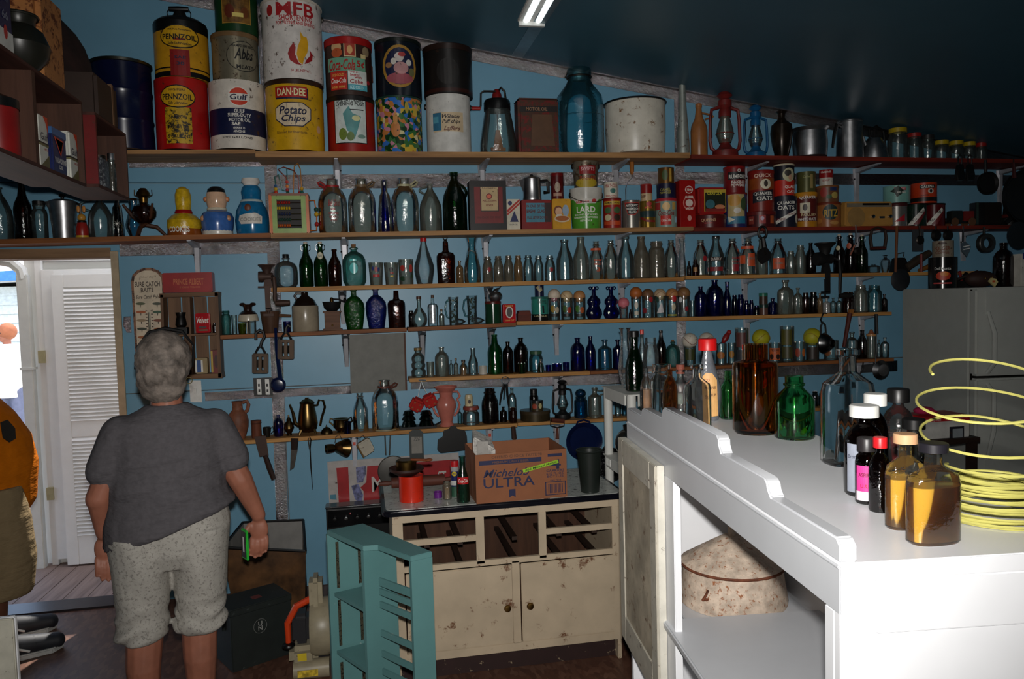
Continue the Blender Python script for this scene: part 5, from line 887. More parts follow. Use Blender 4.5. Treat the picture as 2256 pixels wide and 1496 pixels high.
it.part('bowl', lathe([(0, 0), (R * .72, 0), (R * .76, .004), (R * 1.0, H), (R * .92, H), (R * .7, .012), (0, .012)], 20), wood((82, 56, 40), axis=2)); it.part('handle', tube([(R * .85, 0, H * .8), (R * 2.2, 0, H * .76)], [.01, .008], 8), wood((96, 66, 44)))
bot('4a', 624, 641, 708, 'straight', 'cobalt', 'small cobalt blue tumbler left of the stoneware jug', D=())
it = It('4a', 643, 702, 643, -.08); it.root('stoneware_jug', 'two-tone stoneware jug, dark brown shoulder over grey body', 'jug'); R, H = it.R, it.H
it.part('jug_body', lathe([(0, 0), (R * .95, 0), (R, .006), (R, H * .62), (R * .96, H * .65)], 28), paint((150, 138, 118), .25)); it.part('shoulder', lathe([(R * .96, H * .65), (R * .88, H * .68), (R * .7, H * .8), (R * .34, H * .88), (R * .26, H * .92), (R * .26, H * .99), (R * .2, H), (0, H * .97)], 28), paint((30, 20, 16), .18)); it.part('handle', tube([(-R * .6, 0, H * .82), (-R * .75, 0, H * .9), (-R * .6, 0, H * .97), (-R * .25, 0, H * .97)], .008, 7), paint((30, 20, 16), .18))
it = It('4a', 711, 753, 655, -.085); it.root('coffee_grinder', 'wooden box coffee grinder with a dark bowl and crank', 'grinder'); R, H = it.R, it.H
CW = wood((110, 74, 52)); it.part('box_body', box(-R * .8, R * .8, -R * .8, R * .8, .008, H * .54), CW, bevel=.002); it.part('base_plate', box(-R * 1.0, R * 1.0, -R * .95, R * .95, 0, .009), CW); it.part('top_plate', box(-R * .95, R * .95, -R * .95, R * .95, H * .54, H * .58), CW); dr = it.part('drawer', box(-R * .7, R * .7, -R * .84, -R * .6, H * .06, H * .26), CW, bevel=.002); mesh('drawer_knob', ball(.006, (0, -R * .88, H * .16), 8, 6), BRASS, dr)
it.part('bowl', lathe([(R * .5, H * .58), (R * .85, H * .68), (R * .98, H * .85), (R * 1.02, H * .87), (R * .9, H * .86), (0, H * .8)], 22), IRON); it.part('crank', tube([(0, 0, H * .86), (0, 0, H * .95), (R * .8, -.01, H * .93), (R * 1.35, -.01, H * .84)], .005, 6), IRON); it.part('crank_knob', ball(R * .2, (R * 1.4, -.01, H * .9), 10, 6, (1, 1, 1.4)), BLK); it.part('hub', lathe([(0, H * .8), (R * .22, H * .82), (R * .2, H * .95), (R * .1, H), (0, H)], 12), BRASS)
rowb('4a', [(757, 804, 639, 'flask', 'gflask', 'embossed green flask bottle with sparkling face', dict(sy=.6)), (805, 852, 637, 'flask', 'bflask', 'embossed blue flask bottle', dict(sy=.6)), (854, 893, 640, 'gin', 'amber', 'glossy dark amber bottle right of the blue flask', dict(sy=.75, pw=3))], 'tall flasks on the fourth shelf')
rowb('4b', [(900, 912, 684, 'wide', 'damber', 'dark little jar behind the round clear bottle', dict(Y=-.04)), (906, 941, 653, 'round', 'clear', 'round-bodied clear bottle with a brown stopper', dict(sy=.8, cap=((70, 40, 26), .09), Y=-.11)), (942, 965, 650, 'gin', 'crystal', 'slim rectangular bottle with a bright silver face and cork', dict(sy=.7, pw=3.4, cap=((80, 50, 30), .09), D=[('r', 953, 692, 15, 40, paint((190, 196, 200), .25, .6, var=.4, nscale=60))])), (967, 979, 681, 'med', 'hazy', 'tiny corked bottle left of the boot mugs', dict(cap=((110, 70, 36), .14)))])
def bootmug(x0, x1, xt, yt, label, Y):
    it = It('4b', x0, xt, yt, Y); it.root('boot_mug', label, 'mug', 'boot-shaped mugs'); R, H = it.R, it.H
    it.part('boot', MB().add(lathe([(0, .004), (R * .8, 0), (R * .82, H * .2), (R * .78, H * .5), (R * .88, H * .9), (R * .95, H)], 16)).add(xf(lathe([(0, 0), (R * .7, .0), (R * .75, R * .7), (R * .55, R * 1.3), (0, R * 1.9)], 14, 1, 1.0), Matrix.Translation((R * .2, 0, H * .12)) @ Matrix.Rotation(PI / 2, 4, 'Y') @ Matrix.Diagonal((.42 * H / 2 / (R * .75) * .55, .9, 1, 1)))), G['crystal'])
    it.part('handle', tube([(-R * .7, 0, H * .92), (-R * 1.3, 0, H * .82), (-R * 1.5, 0, H * .55), (-R * 1.2, 0, H * .3), (-R * .7, 0, H * .26)], .006, 7), G['aqua'])
    mb = MB(); 
    for i in range(46):
        a = R_.uniform(0, 6.28); r = R * .62 * math.sqrt(R_.random()); mb.add(ball(R * .15, (r * math.cos(a), r * math.sin(a), R_.uniform(.1, .92) * H), 6, 4))
    o = it.part('marbles', mb, paint((40, 60, 40), .2, var=.9, nscale=45)); o['kind'] = 'stuff'
bootmug(987, 1025, 1012, 654, 'left boot-shaped glass mug full of green marbles', -.11); bootmug(1027, 1063, 1053, 651, 'right boot-shaped glass mug full of dark marbles', -.06)
a = can('4b', 1069, 1104, 664, (24, 56, 36), 'dark green glass jar with a red-brown lid', Y=-.1, lid=((84, 26, 20), .12), rough=.15, name='green_jar', cat='jar')
it = It('4b', 1075, 1107, 640, on=a, Y=-.1); it.root('small_teakettle', 'little grey metal kettle with an open lid on the green jar', 'kettle'); R, H = it.R, it.H
it.part('kettle_body', lathe([(0, 0), (R * .6, 0), (R * .95, H * .3), (R, H * .5), (R * .8, H * .75), (R * .5, H * .9), (0, H * .95)], 20), ALU); it.part('lid', xf(ball(R * .6, (0, 0, 0), 14, 8, (1, 1, .35)), Matrix.Translation((R * .1, 0, H * 1.02)) @ Matrix.Rotation(-.5, 4, 'Y')), ALU); it.part('spout', tube([(-R * .7, 0, H * .6), (-R * 1.1, 0, H * 1.25)], [.012, .005], 8), ALU); it.part('wire', tube([(R * .5, 0, H * 1.1), (R * .9, 0, H * 1.45)], .003, 5), DKM)
boxy('4b', 1107, 1135, 670, (176, 20, 26), 'red tobacco tin with a white oval portrait', .04, Y=-.13, name='tobacco_tin', rough=.2, D=[('e', 1121, 688, 17, 26, (216, 206, 196)), ('e', 1121, 688, 12, 21, (70, 60, 56)), ('t', 'ALBERT', 1120, 674, 18, 4, (206, 150, 60)), ('t', 'CRIMP CUT', 1121, 706, 20, 3.5, (206, 150, 60))])
it = It('4c', 1139, 1168, 683, -.11); it.round = False; it.root('trinket_box', 'little reddish-brown wooden chest with a rounded lid', 'box'); R, H = it.R, it.H
it.part('chest', box(-R, R, -.03, .03, 0, H * .55), wood((96, 40, 26)), bevel=.002); it.part('lid', prism_y([(-R * 1.02, H * .56), (R * 1.02, H * .56), (R * .85, H * .95), (-R * .85, H * .95)], -.032, .03), wood((110, 44, 28)))
a = can('4c', 1171, 1208, 654, (50, 130, 116), 'teal tin with a standing figure print and dark base', lid=((40, 100, 90), .1), bands=[(692, 706, (24, 22, 22))], rough=.2, Y=-.07, D=[('t', 'COFFEE', 1195, 665, 20, 8, (30, 60, 56)), ('p', [(1194, 673), (1198, 673), (1199, 690), (1195, 690)], (20, 24, 26), 'picture'), ('t', 'LANDLUB', 1190, 696, 28, 4, (170, 160, 120))])
can('4c', 1178, 1198, 626, (22, 28, 60), 'navy tall can standing on the teal tin', on=a, Y=-.07, D=[('p', [(1181, 634), (1186, 629), (1188, 640), (1192, 631), (1195, 640), (1189, 644)], (170, 160, 120), 'picture')])
# balls resting on drinking glasses
def ballon(key, gx0, gx1, gyt, bx0, bx1, byt, gl, bl, bc, gD=(), kind='straight', gk='clear', seam=True, Y=-.08, name='baseball', stripe=None, extra=None):
    it = bot(key, gx0, gx1, gyt, kind, gk, gl, D=gD, Y=Y, grp='glasses holding balls')
    r = (atY(bx1, byt + 13, Y).x - atY(bx0, byt + 13, Y).x) / 2; rim = it.R * (1 if kind in ('straight', 'tumbler') else .76)
    dz = math.sqrt(max(r * r - min(rim, r * .98) ** 2, 0)); zc = it.z0 + it.H + dz + .0006; xb = atY((bx0 + bx1) / 2, byt + 13, Y).x
    t = thing(name, bl, 'ball', (it.X, Y, zc), rz=R_.uniform(-1, 1)); mesh('cover', ball(r, (0, 0, 0), 22, 14), paint(bc, .55, wear=.18), t)
    if seam:
        q = []
        for i in range(40):
            a = 2 * PI * i / 40; th = .42 * math.sin(2 * a) * 1.9; x, y, z = math.cos(a) * math.cos(th * .6), math.sin(a) * math.cos(th * .6), math.sin(th * .6); q.append((r * 1.003 * x, r * 1.003 * y, r * 1.003 * z))
        mesh('seam', tube(q, r * .035, 5, True), paint(seam if isinstance(seam, tuple) else (120, 70, 50), .7), t)
    if stripe: mesh('stripe', lathe([(r * 1.006 * math.sin(PI * k), -r * 1.006 * math.cos(PI * k)) for k in stripe[1]], 22), paint(stripe[0], .5), t)
    return it, t
PR1 = lambda x, c1, c2: [('e', x - 4, 680, 10, 16, c1), ('e', x + 5, 683, 9, 14, c2), ('r', x, 694, 20, 6, (30, 30, 26))]
ballon('4c', 1209, 1234, 656, 1209, 1236, 629, 'decorated glass under the pink and white ball', 'white ball with a pink lower half, on a decorated glass', (206, 190, 170), PR1(1222, (150, 120, 30), (190, 176, 150)), stripe=((190, 70, 110), (.06, .15, .25, .34)), seam=False)
ballon('4c', 1236, 1262, 656, 1236, 1262, 628, 'decorated glass under the cream baseball', 'cream baseball with a dark stroke, second ball from the left', (196, 170, 130), PR1(1249, (60, 90, 40), (160, 50, 30)))
ballon('4c', 1264, 1290, 656, 1264, 1290, 628, 'decorated glass under the third ball, left of the violin bottles', 'plain tan ball left of the violin bottles', (176, 124, 76), PR1(1277, (60, 110, 40), (170, 80, 30)), seam=False)
for x0, x1, lb in ((1291, 1326, 'left violin-shaped cobalt bottle with ring ears'), (1329, 1364, 'right violin-shaped cobalt bottle')):
    it = bot('4c', x0, x1, 631, 'violin', 'cobalt', lb, sy=.55, cap=((10, 20, 90), .02)); r = it.R
    for s_ in (-1, 1): it.part('ring_ear', tube([(s_ * r * .42 + .008 * math.cos(t), 0, it.H * .95 + .008 * math.sin(t)) for t in [2 * PI * i / 12 for i in range(12)]], .004, 5, True), G['cobalt'])
ballon('4c', 1364, 1384, 675, 1363, 1387, 649, 'small glass under the pink rubber ball', 'pink rubber ball with a blue word, lowest of the balls', (206, 110, 120), (), 'tumbler', 'clear', seam=False)
bot('4c', 1385, 1393, 681, 'slim', 'amber', 'tiny brown vial right of the pink ball', Y=-.12)
ballon('4c', 1391, 1412, 654, 1387, 1413, 632, 'glass under the orange-brown ball', 'orange-brown ball right of the pink one', (170, 92, 36), [('e', 1402, 672, 8, 16, (206, 196, 180)), ('r', 1402, 690, 8, 8, (190, 180, 160))], seam=False)
ballon('4c', 1415, 1440, 652, 1415, 1440, 628, 'glass with red spots under a worn brown baseball', 'worn dark brown baseball, fourth ball from the right', (110, 76, 48), [('e', 1421, 684, 10, 12, (130, 30, 40)), ('e', 1434, 660, 9, 12, (170, 40, 44))])
ballon('4c', 1442, 1467, 652, 1442, 1467, 627, 'glass with a white sail print', 'pale baseball with dark curved seams', (190, 164, 130), [('p', [(1447, 690), (1458, 664), (1462, 688)], (206, 200, 200), 'picture'), ('e', 1449, 660, 8, 12, (30, 60, 50))])
ballon('4c', 1469, 1493, 652, 1468, 1493, 626, 'glass with red top print and yellow base', 'tan baseball, second from the right', (176, 120, 70), [('e', 1485, 658, 10, 14, (180, 30, 34)), ('e', 1484, 676, 8, 16, (190, 180, 150)), ('r', 1481, 694, 18, 4, (130, 130, 50))])
ballon('4c', 1495, 1519, 652, 1494, 1520, 626, 'glass with a white bird print, rightmost glass with a ball', 'dark tan baseball at the right end of the ball row', (130, 92, 54), [('e', 1500, 660, 9, 12, (206, 206, 206)), ('e', 1512, 680, 8, 10, (140, 30, 40))])
rowb('4c', [(1521, 1530, 662, 'straight', 'clear', 'thin shot glass left of the cobalt bottles'), (1531, 1556, 631, 'boston', 'cobalt', 'cobalt bottle with a straight neck, first of the cobalt group'), (1557, 1592, 617, 'boston', 'cobalt', 'largest cobalt bottle of the fourth shelf'), (1593, 1611, 621, 'slim', 'cobalt', 'slender cobalt bottle with a long neck'), (1613, 1624, 650, 'wide', 'dcobalt', 'dark blue jar behind the cobalt jar'), (1625, 1639, 649, 'wide', 'cobalt', 'cobalt wide-mouth jar right of the slender bottle'), (1640, 1650, 662, 'wide', 'cobalt', 'small cobalt vial, left of a pair'), (1651, 1660, 661, 'wide', 'cobalt', 'small cobalt vial, right of a pair'), (1661, 1673, 673, 'wide', 'dcobalt', 'tiny dark ointment jar'),
 (1693, 1712, 657, 'med', 'cobalt', 'bright cobalt medicine bottle right of the stacked jars'), (1713, 1748, 617, 'med', 'hazy', 'large pale pint bottle on the fourth shelf', dict(sy=.6)), (1749, 1767, 634, 'med', 'hazy', 'slim ribbed medicine bottle next to the pale pint', dict(sy=.7)), (1768, 1782, 645, 'wide', 'amber', 'brown jar, left of two'), (1784, 1800, 643, 'wide', 'damber', 'very dark brown jar, right of two'), (1801, 1812, 646, 'med', 'tan', 'narrow pinkish vial beside the brown jars'), (1814, 1828, 657, 'med', glass((.6, .6, .6), .6, (190, 190, 186)), 'small milky white bottle among the vials'), (1830, 1841, 656, 'med', 'clear', 'clear vial behind the hanging grinder crank, left one'), (1843, 1854, 655, 'med', 'clear', 'clear vial behind the hanging grinder crank, right one'), (1856, 1881, 643, 'wide', 'amber', 'wide amber jar near the right end of the fourth shelf'), (1883, 1909, 628, 'mason', 'hazy', 'hazy canning jar with a bright streak'), (1912, 1940, 628, 'mason', 'aqua', 'aqua canning jar, last but one on the fourth shelf'), (1942, 1954, 648, 'med', 'damber', 'small dark bottle at the right end of the fourth shelf')], 'small bottles and jars of the fourth shelf')
a = can('4c', 1674, 1691, 671, (90, 60, 50), 'dark little pot with a pink label under another pot', lid=((20, 50, 44), .3), name='ointment_jar', cat='jar', rim=False); can('4c', 1673, 1690, 646, (60, 44, 34), 'dark little pot with a green lid on the lower pot', on=a, lid=((40, 110, 90), .28), name='ointment_jar', cat='jar', rim=False)

# -- fifth shelf
rowb('5a', [(905, 938, 766, 'bubble', 'clear', 'clear bubble-ringed bottle with a brown cap', dict(cap=((120, 96, 50), .08), seg=22)), (940, 957, 797, 'straight', 'hazy', 'plain milky cylinder glass beside the bubble bottle'), (958, 989, 765, 'boston', 'hazy', 'hazy round-shouldered bottle beside the cylinder glass'), (990, 998, 793, 'med', 'clear', 'small clear vial right of the hazy bottle'), (999, 1010, 789, 'med', 'hazy', 'little clear bottle with a tan stopper', dict(cap=((120, 90, 60), .14))), (1012, 1030, 793, 'sqneck', 'tan', 'small honey-coloured bottle with a dark cap', dict(cap=((50, 36, 24), .12))), (1031, 1053, 767, 'slim', 'clear', 'slender clear bottle with a long neck on the fifth shelf')])
can('5a', 1055, 1073, 806, (180, 176, 166), 'plain white cream pot left of the green bottle', name='cream_pot', cat='jar')
rowb('5a', [(1074, 1106, 737, 'wine', 'emerald', 'tall emerald green bottle on the fifth shelf'), (1107, 1131, 753, 'boston', 'damber', 'brown bottle right of the emerald bottle'), (1132, 1163, 744, 'boston', 'damber', 'taller brown bottle with a white shine', dict(Y=-.055)), (1140, 1159, 800, 'tumbler', 'dgreen', 'dark green tumbler in front of the taller brown bottle', dict(Y=-.135)), (1166, 1196, 773, 'jarlid', 'aqua', 'pale jar with a green lid', dict(cap=((50, 84, 60), .14), Y=-.06)), (1184, 1199, 791, 'cone', 'green', 'small green bottle in front of the pale jar', dict(Y=-.135)), (1202, 1215, 804, 'straight', 'cobalt', 'smallest of three cobalt cups'), (1216, 1238, 801, 'straight', 'cobalt', 'middle one of three cobalt cups', dict(Y=-.06)), (1240, 1255, 798, 'straight', 'cobalt', 'cobalt cup next to the cobalt bottle'), (1257, 1288, 744, 'boston', 'cobalt', 'round cobalt bottle on the fifth shelf')])
bot('5a', 1290, 1312, 741, 'slimbeer', 'cobalt', 'slim dark cobalt bottle left of the pale blue bottle', Y=-.08)
rowb('5b', [(1318, 1347, 748, 'med', 'sky', 'pale blue embossed bottle'), (1350, 1372, 748, 'med', 'cobalt', 'cobalt bottle half hidden by the flared vase'), (1446, 1467, 728, 'beer', 'damber', 'dark brown bottle rising behind the white shelf unit'), (1468, 1497, 750, 'canteen', 'teal', 'round teal bottle with an orange stopper', dict(cork=True))])
ballon('5b', 1508, 1532, 762, 1504, 1536, 731, 'dark printed glass under the left white baseball', 'white baseball with a red spot, left of two', (206, 196, 180), [('r', 1520, 780, 20, 24, (60, 66, 30))], Y=-.08, seam=(120, 60, 50))
ballon('5b', 1546, 1568, 762, 1541, 1573, 731, 'dark printed glass under the right white baseball', 'white baseball behind the red bottle cap', (206, 196, 180), [('r', 1557, 780, 18, 24, (60, 66, 30))], Y=-.08, seam=(120, 60, 50))
gl = bot('5b', 1578, 1600, 757, 'straight', 'clear', 'glass with orange print under the red bird', D=[('e', 1588, 782, 16, 16, (170, 100, 30))])
it = It('5b', 1590, 1608, 737, on=gl); it.root('bird_figurine', 'small red and black bird figurine perched on a glass', 'figurine'); r = it.R
it.part('body', xf(ball(r, (0, 0, 0), 12, 8, (.7, .7, 1.5)), Matrix.Translation((0, 0, r * 1.3)) @ Matrix.Rotation(.6, 4, 'Y')), paint((130, 24, 24), .4)); it.part('head', ball(r * .55, (r * .8, 0, r * 2.5), 10, 6), paint((150, 30, 30), .4)); it.part('tail', hexa([(-r * .3, -.004, r * .9), (-r * .3, .004, r * .9), (-r * .6, 0, r * .5)], [(-r * 2.0, -.004, -r * .3), (-r * 2.0, .004, -r * .3), (-r * 2.1, 0, -r * .5)]), BLK)
rowb('5b', [(1604, 1620, 755, 'straight', 'clear', 'narrow glass with orange flecks right of the bird', dict(D=[('e', 1612, 780, 10, 16, (160, 110, 30))])), (1621, 1648, 722, 'straight', 'clear', 'tall glass with a dark red print', dict(D=[('r', 1632, 748, 20, 32, (90, 50, 46)), ('r', 1634, 782, 20, 24, (50, 54, 60))]))])
YB_ = (176, 170, 30)
ballon('5b', 1664, 1690, 757, 1659, 1694, 726, 'dark green printed glass under the signed yellow softball', 'yellow softball with signatures', YB_, [('r', 1677, 780, 18, 24, (60, 80, 40))], Y=-.08, seam=(150, 120, 40))
rowb('5b', [(1695, 1719, 755, 'straight', 'clear', 'short glass with an orange scene', dict(D=[('r', 1707, 779, 22, 26, (190, 90, 40)), ('e', 1701, 785, 8, 12, (40, 24, 20)), ('e', 1713, 785, 8, 12, (40, 24, 20)), ('t', 'TEXAS', 1707, 771, 18, 5, (60, 30, 20))])), (1720, 1748, 718, 'straight', 'clear', 'tallest glass with a dark yellow print', dict(D=[('r', 1733, 742, 22, 34, (80, 76, 26)), ('r', 1734, 776, 22, 26, (66, 64, 30))])), (1750, 1773, 752, 'straight', 'clear', 'glass with red and orange prints', dict(D=[('e', 1758, 776, 10, 20, (150, 60, 40)), ('e', 1769, 776, 7, 18, (190, 100, 40))])), (1817, 1845, 750, 'straight', 'clear', 'wide glass behind the hanging funnel', dict(D=[('e', 1824, 776, 14, 14, (130, 76, 40))]))])
ballon('5b', 1777, 1803, 755, 1773, 1808, 723, 'dark glass under the plain yellow softball', 'plain yellow softball next to the hanging funnel', YB_, [('r', 1790, 777, 20, 26, (50, 40, 34))], Y=-.08, seam=(150, 120, 40))
rowb('5b', [(1866, 1888, 731, 'med', 'clear', 'clear bottle right of the red-handled tool on the fifth shelf'), (1890, 1909, 727, 'slimbeer', 'damber', 'small dark brown long-neck bottle on the fifth shelf'), (1932, 1940, 748, 'med', 'clear', 'tiny clear bottle, left of the last two'), (1942, 1957, 743, 'med', 'clear', 'small clear bottle at the very end of the fifth shelf')])
bn = bot('5b', 1911, 1928, 735, 'straight', 'hazy', 'baby bottle with a tan teat', cap=((180, 130, 80), .1), name='baby_bottle', cat='bottle'); bn.part('teat', lathe([(bn.R * .8, bn.H), (bn.R * .5, bn.H + .008), (bn.R * .3, bn.H + .026), (0, bn.H + .03)], 12), paint((150, 90, 60), .5))

# -- lowest shelf
it = It('6a', 501, 548, 884, -.08); it.root('terracotta_jug', 'brown terracotta jug with a loop handle', 'jug'); R, H = it.R, it.H; TC = paint((120, 72, 50), .6, var=.35, wear=.2, wc=(160, 110, 84))
it.part('jug_body', lathe([(0, 0), (R * .62, 0), (R * .68, .01), (R * .95, H * .3), (R, H * .48), (R * .85, H * .66), (R * .5, H * .78), (R * .48, H * .96), (R * .56, H), (0, H * .98)], 26), TC); it.part('handle', tube([(R * .5, 0, H * .96), (R * .9, 0, H * 1.0), (R * 1.05, 0, H * .9), (R * .9, 0, H * .74), (R * .7, 0, H * .7)], .011, 8), TC)
it = It('6a', 553, 577, 926, -.09); it.root('wooden_mug', 'plain brown wooden mug right of the terracotta jug', 'mug'); it.part('mug_body', lathe([(0, 0), (it.R * .9, 0), (it.R * .95, .01), (it.R * .9, it.H * .9), (it.R, it.H), (it.R * .9, it.H), (0, it.H * .9)], 18), wood((110, 62, 44), axis=2)); it.part('rim_band', lathe([(it.R * .93, it.H * .8), (it.R * 1.0, it.H * .86), (it.R * .95, it.H * .9)], 18), wood((90, 50, 36)))
it = It('6a', 579, 597, 941, -.09); it.root('dark_cup', 'small dark cup with a curled handle', 'cup'); it.part('cup_body', lathe([(0, 0), (it.R * .7, 0), (it.R, it.H * .6), (it.R, it.H), (it.R * .9, it.H), (0, it.H * .3)], 16), paint((40, 38, 36), .3, .5)); it.part('handle', tube([(it.R * .9, 0, it.H * .8), (it.R * 1.5, 0, it.H * 1.05), (it.R * 1.7, 0, it.H * .6), (it.R * .95, 0, it.H * .3)], .003, 6), DKM)
bot('6a', 603, 624, 914, 'boston', 'cobalt', 'cobalt bottle left of the coffee pot')
BRZ = metal((104, 84, 52), .3)
it = It('6a', 625, 648, 914, -.08); tag(mesh('brass_urn', lathe([(0, 0), (it.R * .6, 0), (it.R * .4, it.H * .08), (it.R, it.H * .35), (it.R * .9, it.H * .55), (it.R * .4, it.H * .72), (it.R * .5, it.H * .76), (it.R * .2, it.H * .88), (it.R * .14, it.H), (0, it.H)], 20), BRZ, loc=(it.X, it.Y, it.z0)), 'small round brass urn with a pointed lid', 'urn')
it = It('6a', 655, 700, 876, -.09); it.root('coffee_pot', 'tall antique brass coffee pot with a curved spout', 'coffee pot'); R, H = it.R, it.H
it.part('pot_body', lathe([(0, H * .08), (R * .6, H * .08), (R * .9, H * .16), (R, H * .3), (R * .85, H * .6), (R * .68, H * .84)], 24), BRZ); it.part('lid', lathe([(R * .72, H * .84), (R * .76, H * .87), (R * .4, H * .95), (R * .18, H * .97), (R * .2, H), (0, H)], 24), BRZ)
it.part('spout', tube([(-R * .85, 0, H * .25), (-R * 1.25, 0, H * .32), (-R * 1.4, 0, H * .6), (-R * 1.7, 0, H * .84)], [.014, .012, .009, .006], 8), BRZ); it.part('handle', tube([(R * .72, 0, H * .78), (R * 1.0, 0, H * .78), (R * 1.2, 0, H * .92), (R * 1.6, 0, H * .9), (R * 1.75, 0, H * .72), (R * 1.35, 0, H * .4), (R * 1.2, 0, H * .22)], .007, 8), BRZ)
for s_ in ((-.6, -.5), (.6, -.5), (0, .6)): it.part('foot', tube([(R * s_[0], R * s_[1], H * .16), (R * s_[0] * 1.3, R * s_[1] * 1.3, H * .07), (R * s_[0] * 1.4, R * s_[1] * 1.4, .003)], [.009, .007, .005], 6), BRZ)
it = It('6a', 706, 733, 935, -.1); tag(mesh('brass_bell', lathe([(0, 0), (it.R, 0), (it.R, it.H * .12), (it.R * .8, it.H * .4), (it.R * .4, it.H * .66), (it.R * .14, it.H * .72), (it.R * .14, it.H * .84), (0, it.H)], 20), metal((80, 66, 42), .4), loc=(it.X, it.Y, it.z0)), 'low brass desk bell in front of the shelf bracket', 'bell')
it = It('6a', 733, 770, 921, -.07); it.root('sugar_bowl', 'antique brass sugar bowl with two loop handles', 'bowl'); R, H = it.R, it.H; it.part('bowl', lathe([(0, 0), (R * .6, 0), (R * .5, H * .08), (R * .95, H * .4), (R * .9, H * .8), (R, H * .96), (R * .9, H * .96), (0, H * .5)], 22), BRZ)
for s_ in (-1, 1): it.part('handle', tube([(s_ * R * .85, 0, H * .9), (s_ * R * 1.25, 0, H * 1.02), (s_ * R * 1.35, 0, H * .75), (s_ * R * .9, 0, H * .5)], .005, 7), BRZ)
bot('6a', 757, 774, 929, 'straight', 'dcobalt', 'tiny dark blue cup in front of the sugar bowl', Y=-.135)
bot('6a', 777, 811, 866, 'sqneck', 'clear', 'clear milk bottle beside the gallon jug on the lowest shelf'); jg = bot('6a', 818, 878, 838, 'gallon', 'clear', 'clear gallon jug with a wire collar on the lowest shelf', pw=2.6, D=[('r', 848, 944, 50, 3, (150, 140, 110))]); neck_handle(jg, (96, 56, 46), 1)
IG = glass((.02, .12, .08), .1, (14, 40, 32))
it0 = It('6a', 880, 956, 938, -.095); it0.round = False; it0.root('dark_tray', 'flat dark wooden tray under the two insulators', 'tray'); it0.part('tray', box(-it0.R, it0.R * 1.15, -.05, .05, 0, it0.H), IRON, bevel=.004); it0.part('tray_handle', tube([(it0.R * 1.1, 0, it0.H), (it0.R * 1.5, 0, it0.H + .02), (it0.R * 1.5, 0, it0.H + .006)], .005, 6), IRON)
for x0, x1, lb in ((884, 917, 'dark green insulator under the left red cube, on the tray'), (922, 956, 'dark green insulator under the right red cube, on the tray')):
    it = It('6a', x0, x1, 903, -.095, on=it0); tag(mesh('insulator', lathe([(0, 0), (it.R, 0), (it.R * .8, it.H * .3), (it.R * .6, it.H * .36), (it.R * .95, it.H * .4), (it.R * .7, it.H * .62), (it.R * .5, it.H * .66), (it.R * .8, it.H * .7), (it.R * .55, it.H * .95), (0, it.H)], 20), IG, loc=(it.X, it.Y, it.z0)), lb, 'insulator')
it = It('6a', 958, 1008, 851, -.09); it.root('pink_vase', 'glazed pink pottery vase with two scroll handles', 'vase'); R, H = it.R, it.H; PK = paint((190, 112, 98), .25, var=.08)
it.part('vase_body', lathe([(0, 0), (R * .62, 0), (R * .64, .008), (R * .5, H * .1), (R * .62, H * .25), (R * .88, H * .48), (R * .86, H * .62), (R * .55, H * .74), (R * .6, H * .86), (R * 1.0, H * .98), (R * .98, H), (R * .5, H * .85), (0, H * .8)], 26), PK)
for s_ in (-1, 1): it.part('handle', tube([(s_ * R * .6, 0, H * .86), (s_ * R * 1.05, 0, H * .85), (s_ * R * 1.25, 0, H * .74), (s_ * R * 1.0, 0, H * .66), (s_ * R * 1.2, 0, H * .52), (s_ * R * 1.0, 0, H * .35), (s_ * R * .68, 0, H * .24)], .007, 7), PK)
bot('6a', 1008, 1018, 900, 'med', 'aqua', 'slim pale bottle between the pink vase and clamp jar', Y=-.05)
jc = bot('6a', 1019, 1056, 902, 'jarlid', 'clear', 'clamp-top jar with a red rubber seal', D=()); jc2 = It('6a', 1020, 1055, 894, on=jc); tag(mesh('jar_lid', lathe([(0, 0), (jc2.R, 0), (jc2.R, jc2.H * .6), (jc2.R * .9, jc2.H), (0, jc2.H)], 20), paint((130, 60, 50), .4), loc=(jc2.X, jc2.Y, jc2.z0)), 'reddish lid on the clamp-top jar', 'lid')
it = It('6a', 1024, 1042, 869, on=jc2); it.root('spice_jar', 'small cream ceramic jar standing on the clamp-top jar', 'jar'); it.part('jar_body', lathe([(0, 0), (it.R, 0), (it.R * .95, it.H * .6), (it.R, it.H * .66), (it.R * .95, it.H * .8), (it.R * .8, it.H), (0, it.H)], 16), paint((206, 190, 150), .35)); it.Rf = lambda z: it.R; it.decals([('e', 1034, 884, 6, 9, (50, 30, 24))])
rowb('6a', [(1061, 1098, 856, 'squat', 'damber', 'big dark brown bottle on the lowest shelf', dict(Y=-.075)), (1101, 1117, 896, 'med', 'damber', 'small dark brown bottle under the hanging pliers'), (1119, 1138, 855, 'boston', 'clear', 'tall clear bottle behind the hanging pliers', dict(Y=-.045)), (1122, 1139, 898, 'wide', 'amber', 'small brown jar in front of the tall clear bottle', dict(Y=-.12))])
a = can('6b', 1147, 1211, 903, (70, 60, 40), 'wide round fluted tin in dark brass', name='round_tin', metalv=.5, Y=-.08, lid=((60, 50, 34), .3)); b = can('6b', 1170, 1196, 882, (60, 50, 30), 'little round tin with a red flower label on the wide tin', on=a, Y=-.1, lid=((30, 30, 30), .2), D=[('e', 1178, 894, 12, 12, (160, 70, 50)), ('e', 1190, 893, 8, 12, (190, 180, 130))])
bot('6b', 1166, 1186, 857, 'wide', 'damber', 'dark jar standing behind the flower-label tin', cap=(BKC, .3), Y=-.055, on=a)
lantern('6b', 1216, 1262, 838, IRON, 'clear', 'black oil lantern on the lowest shelf', Y=-.085)
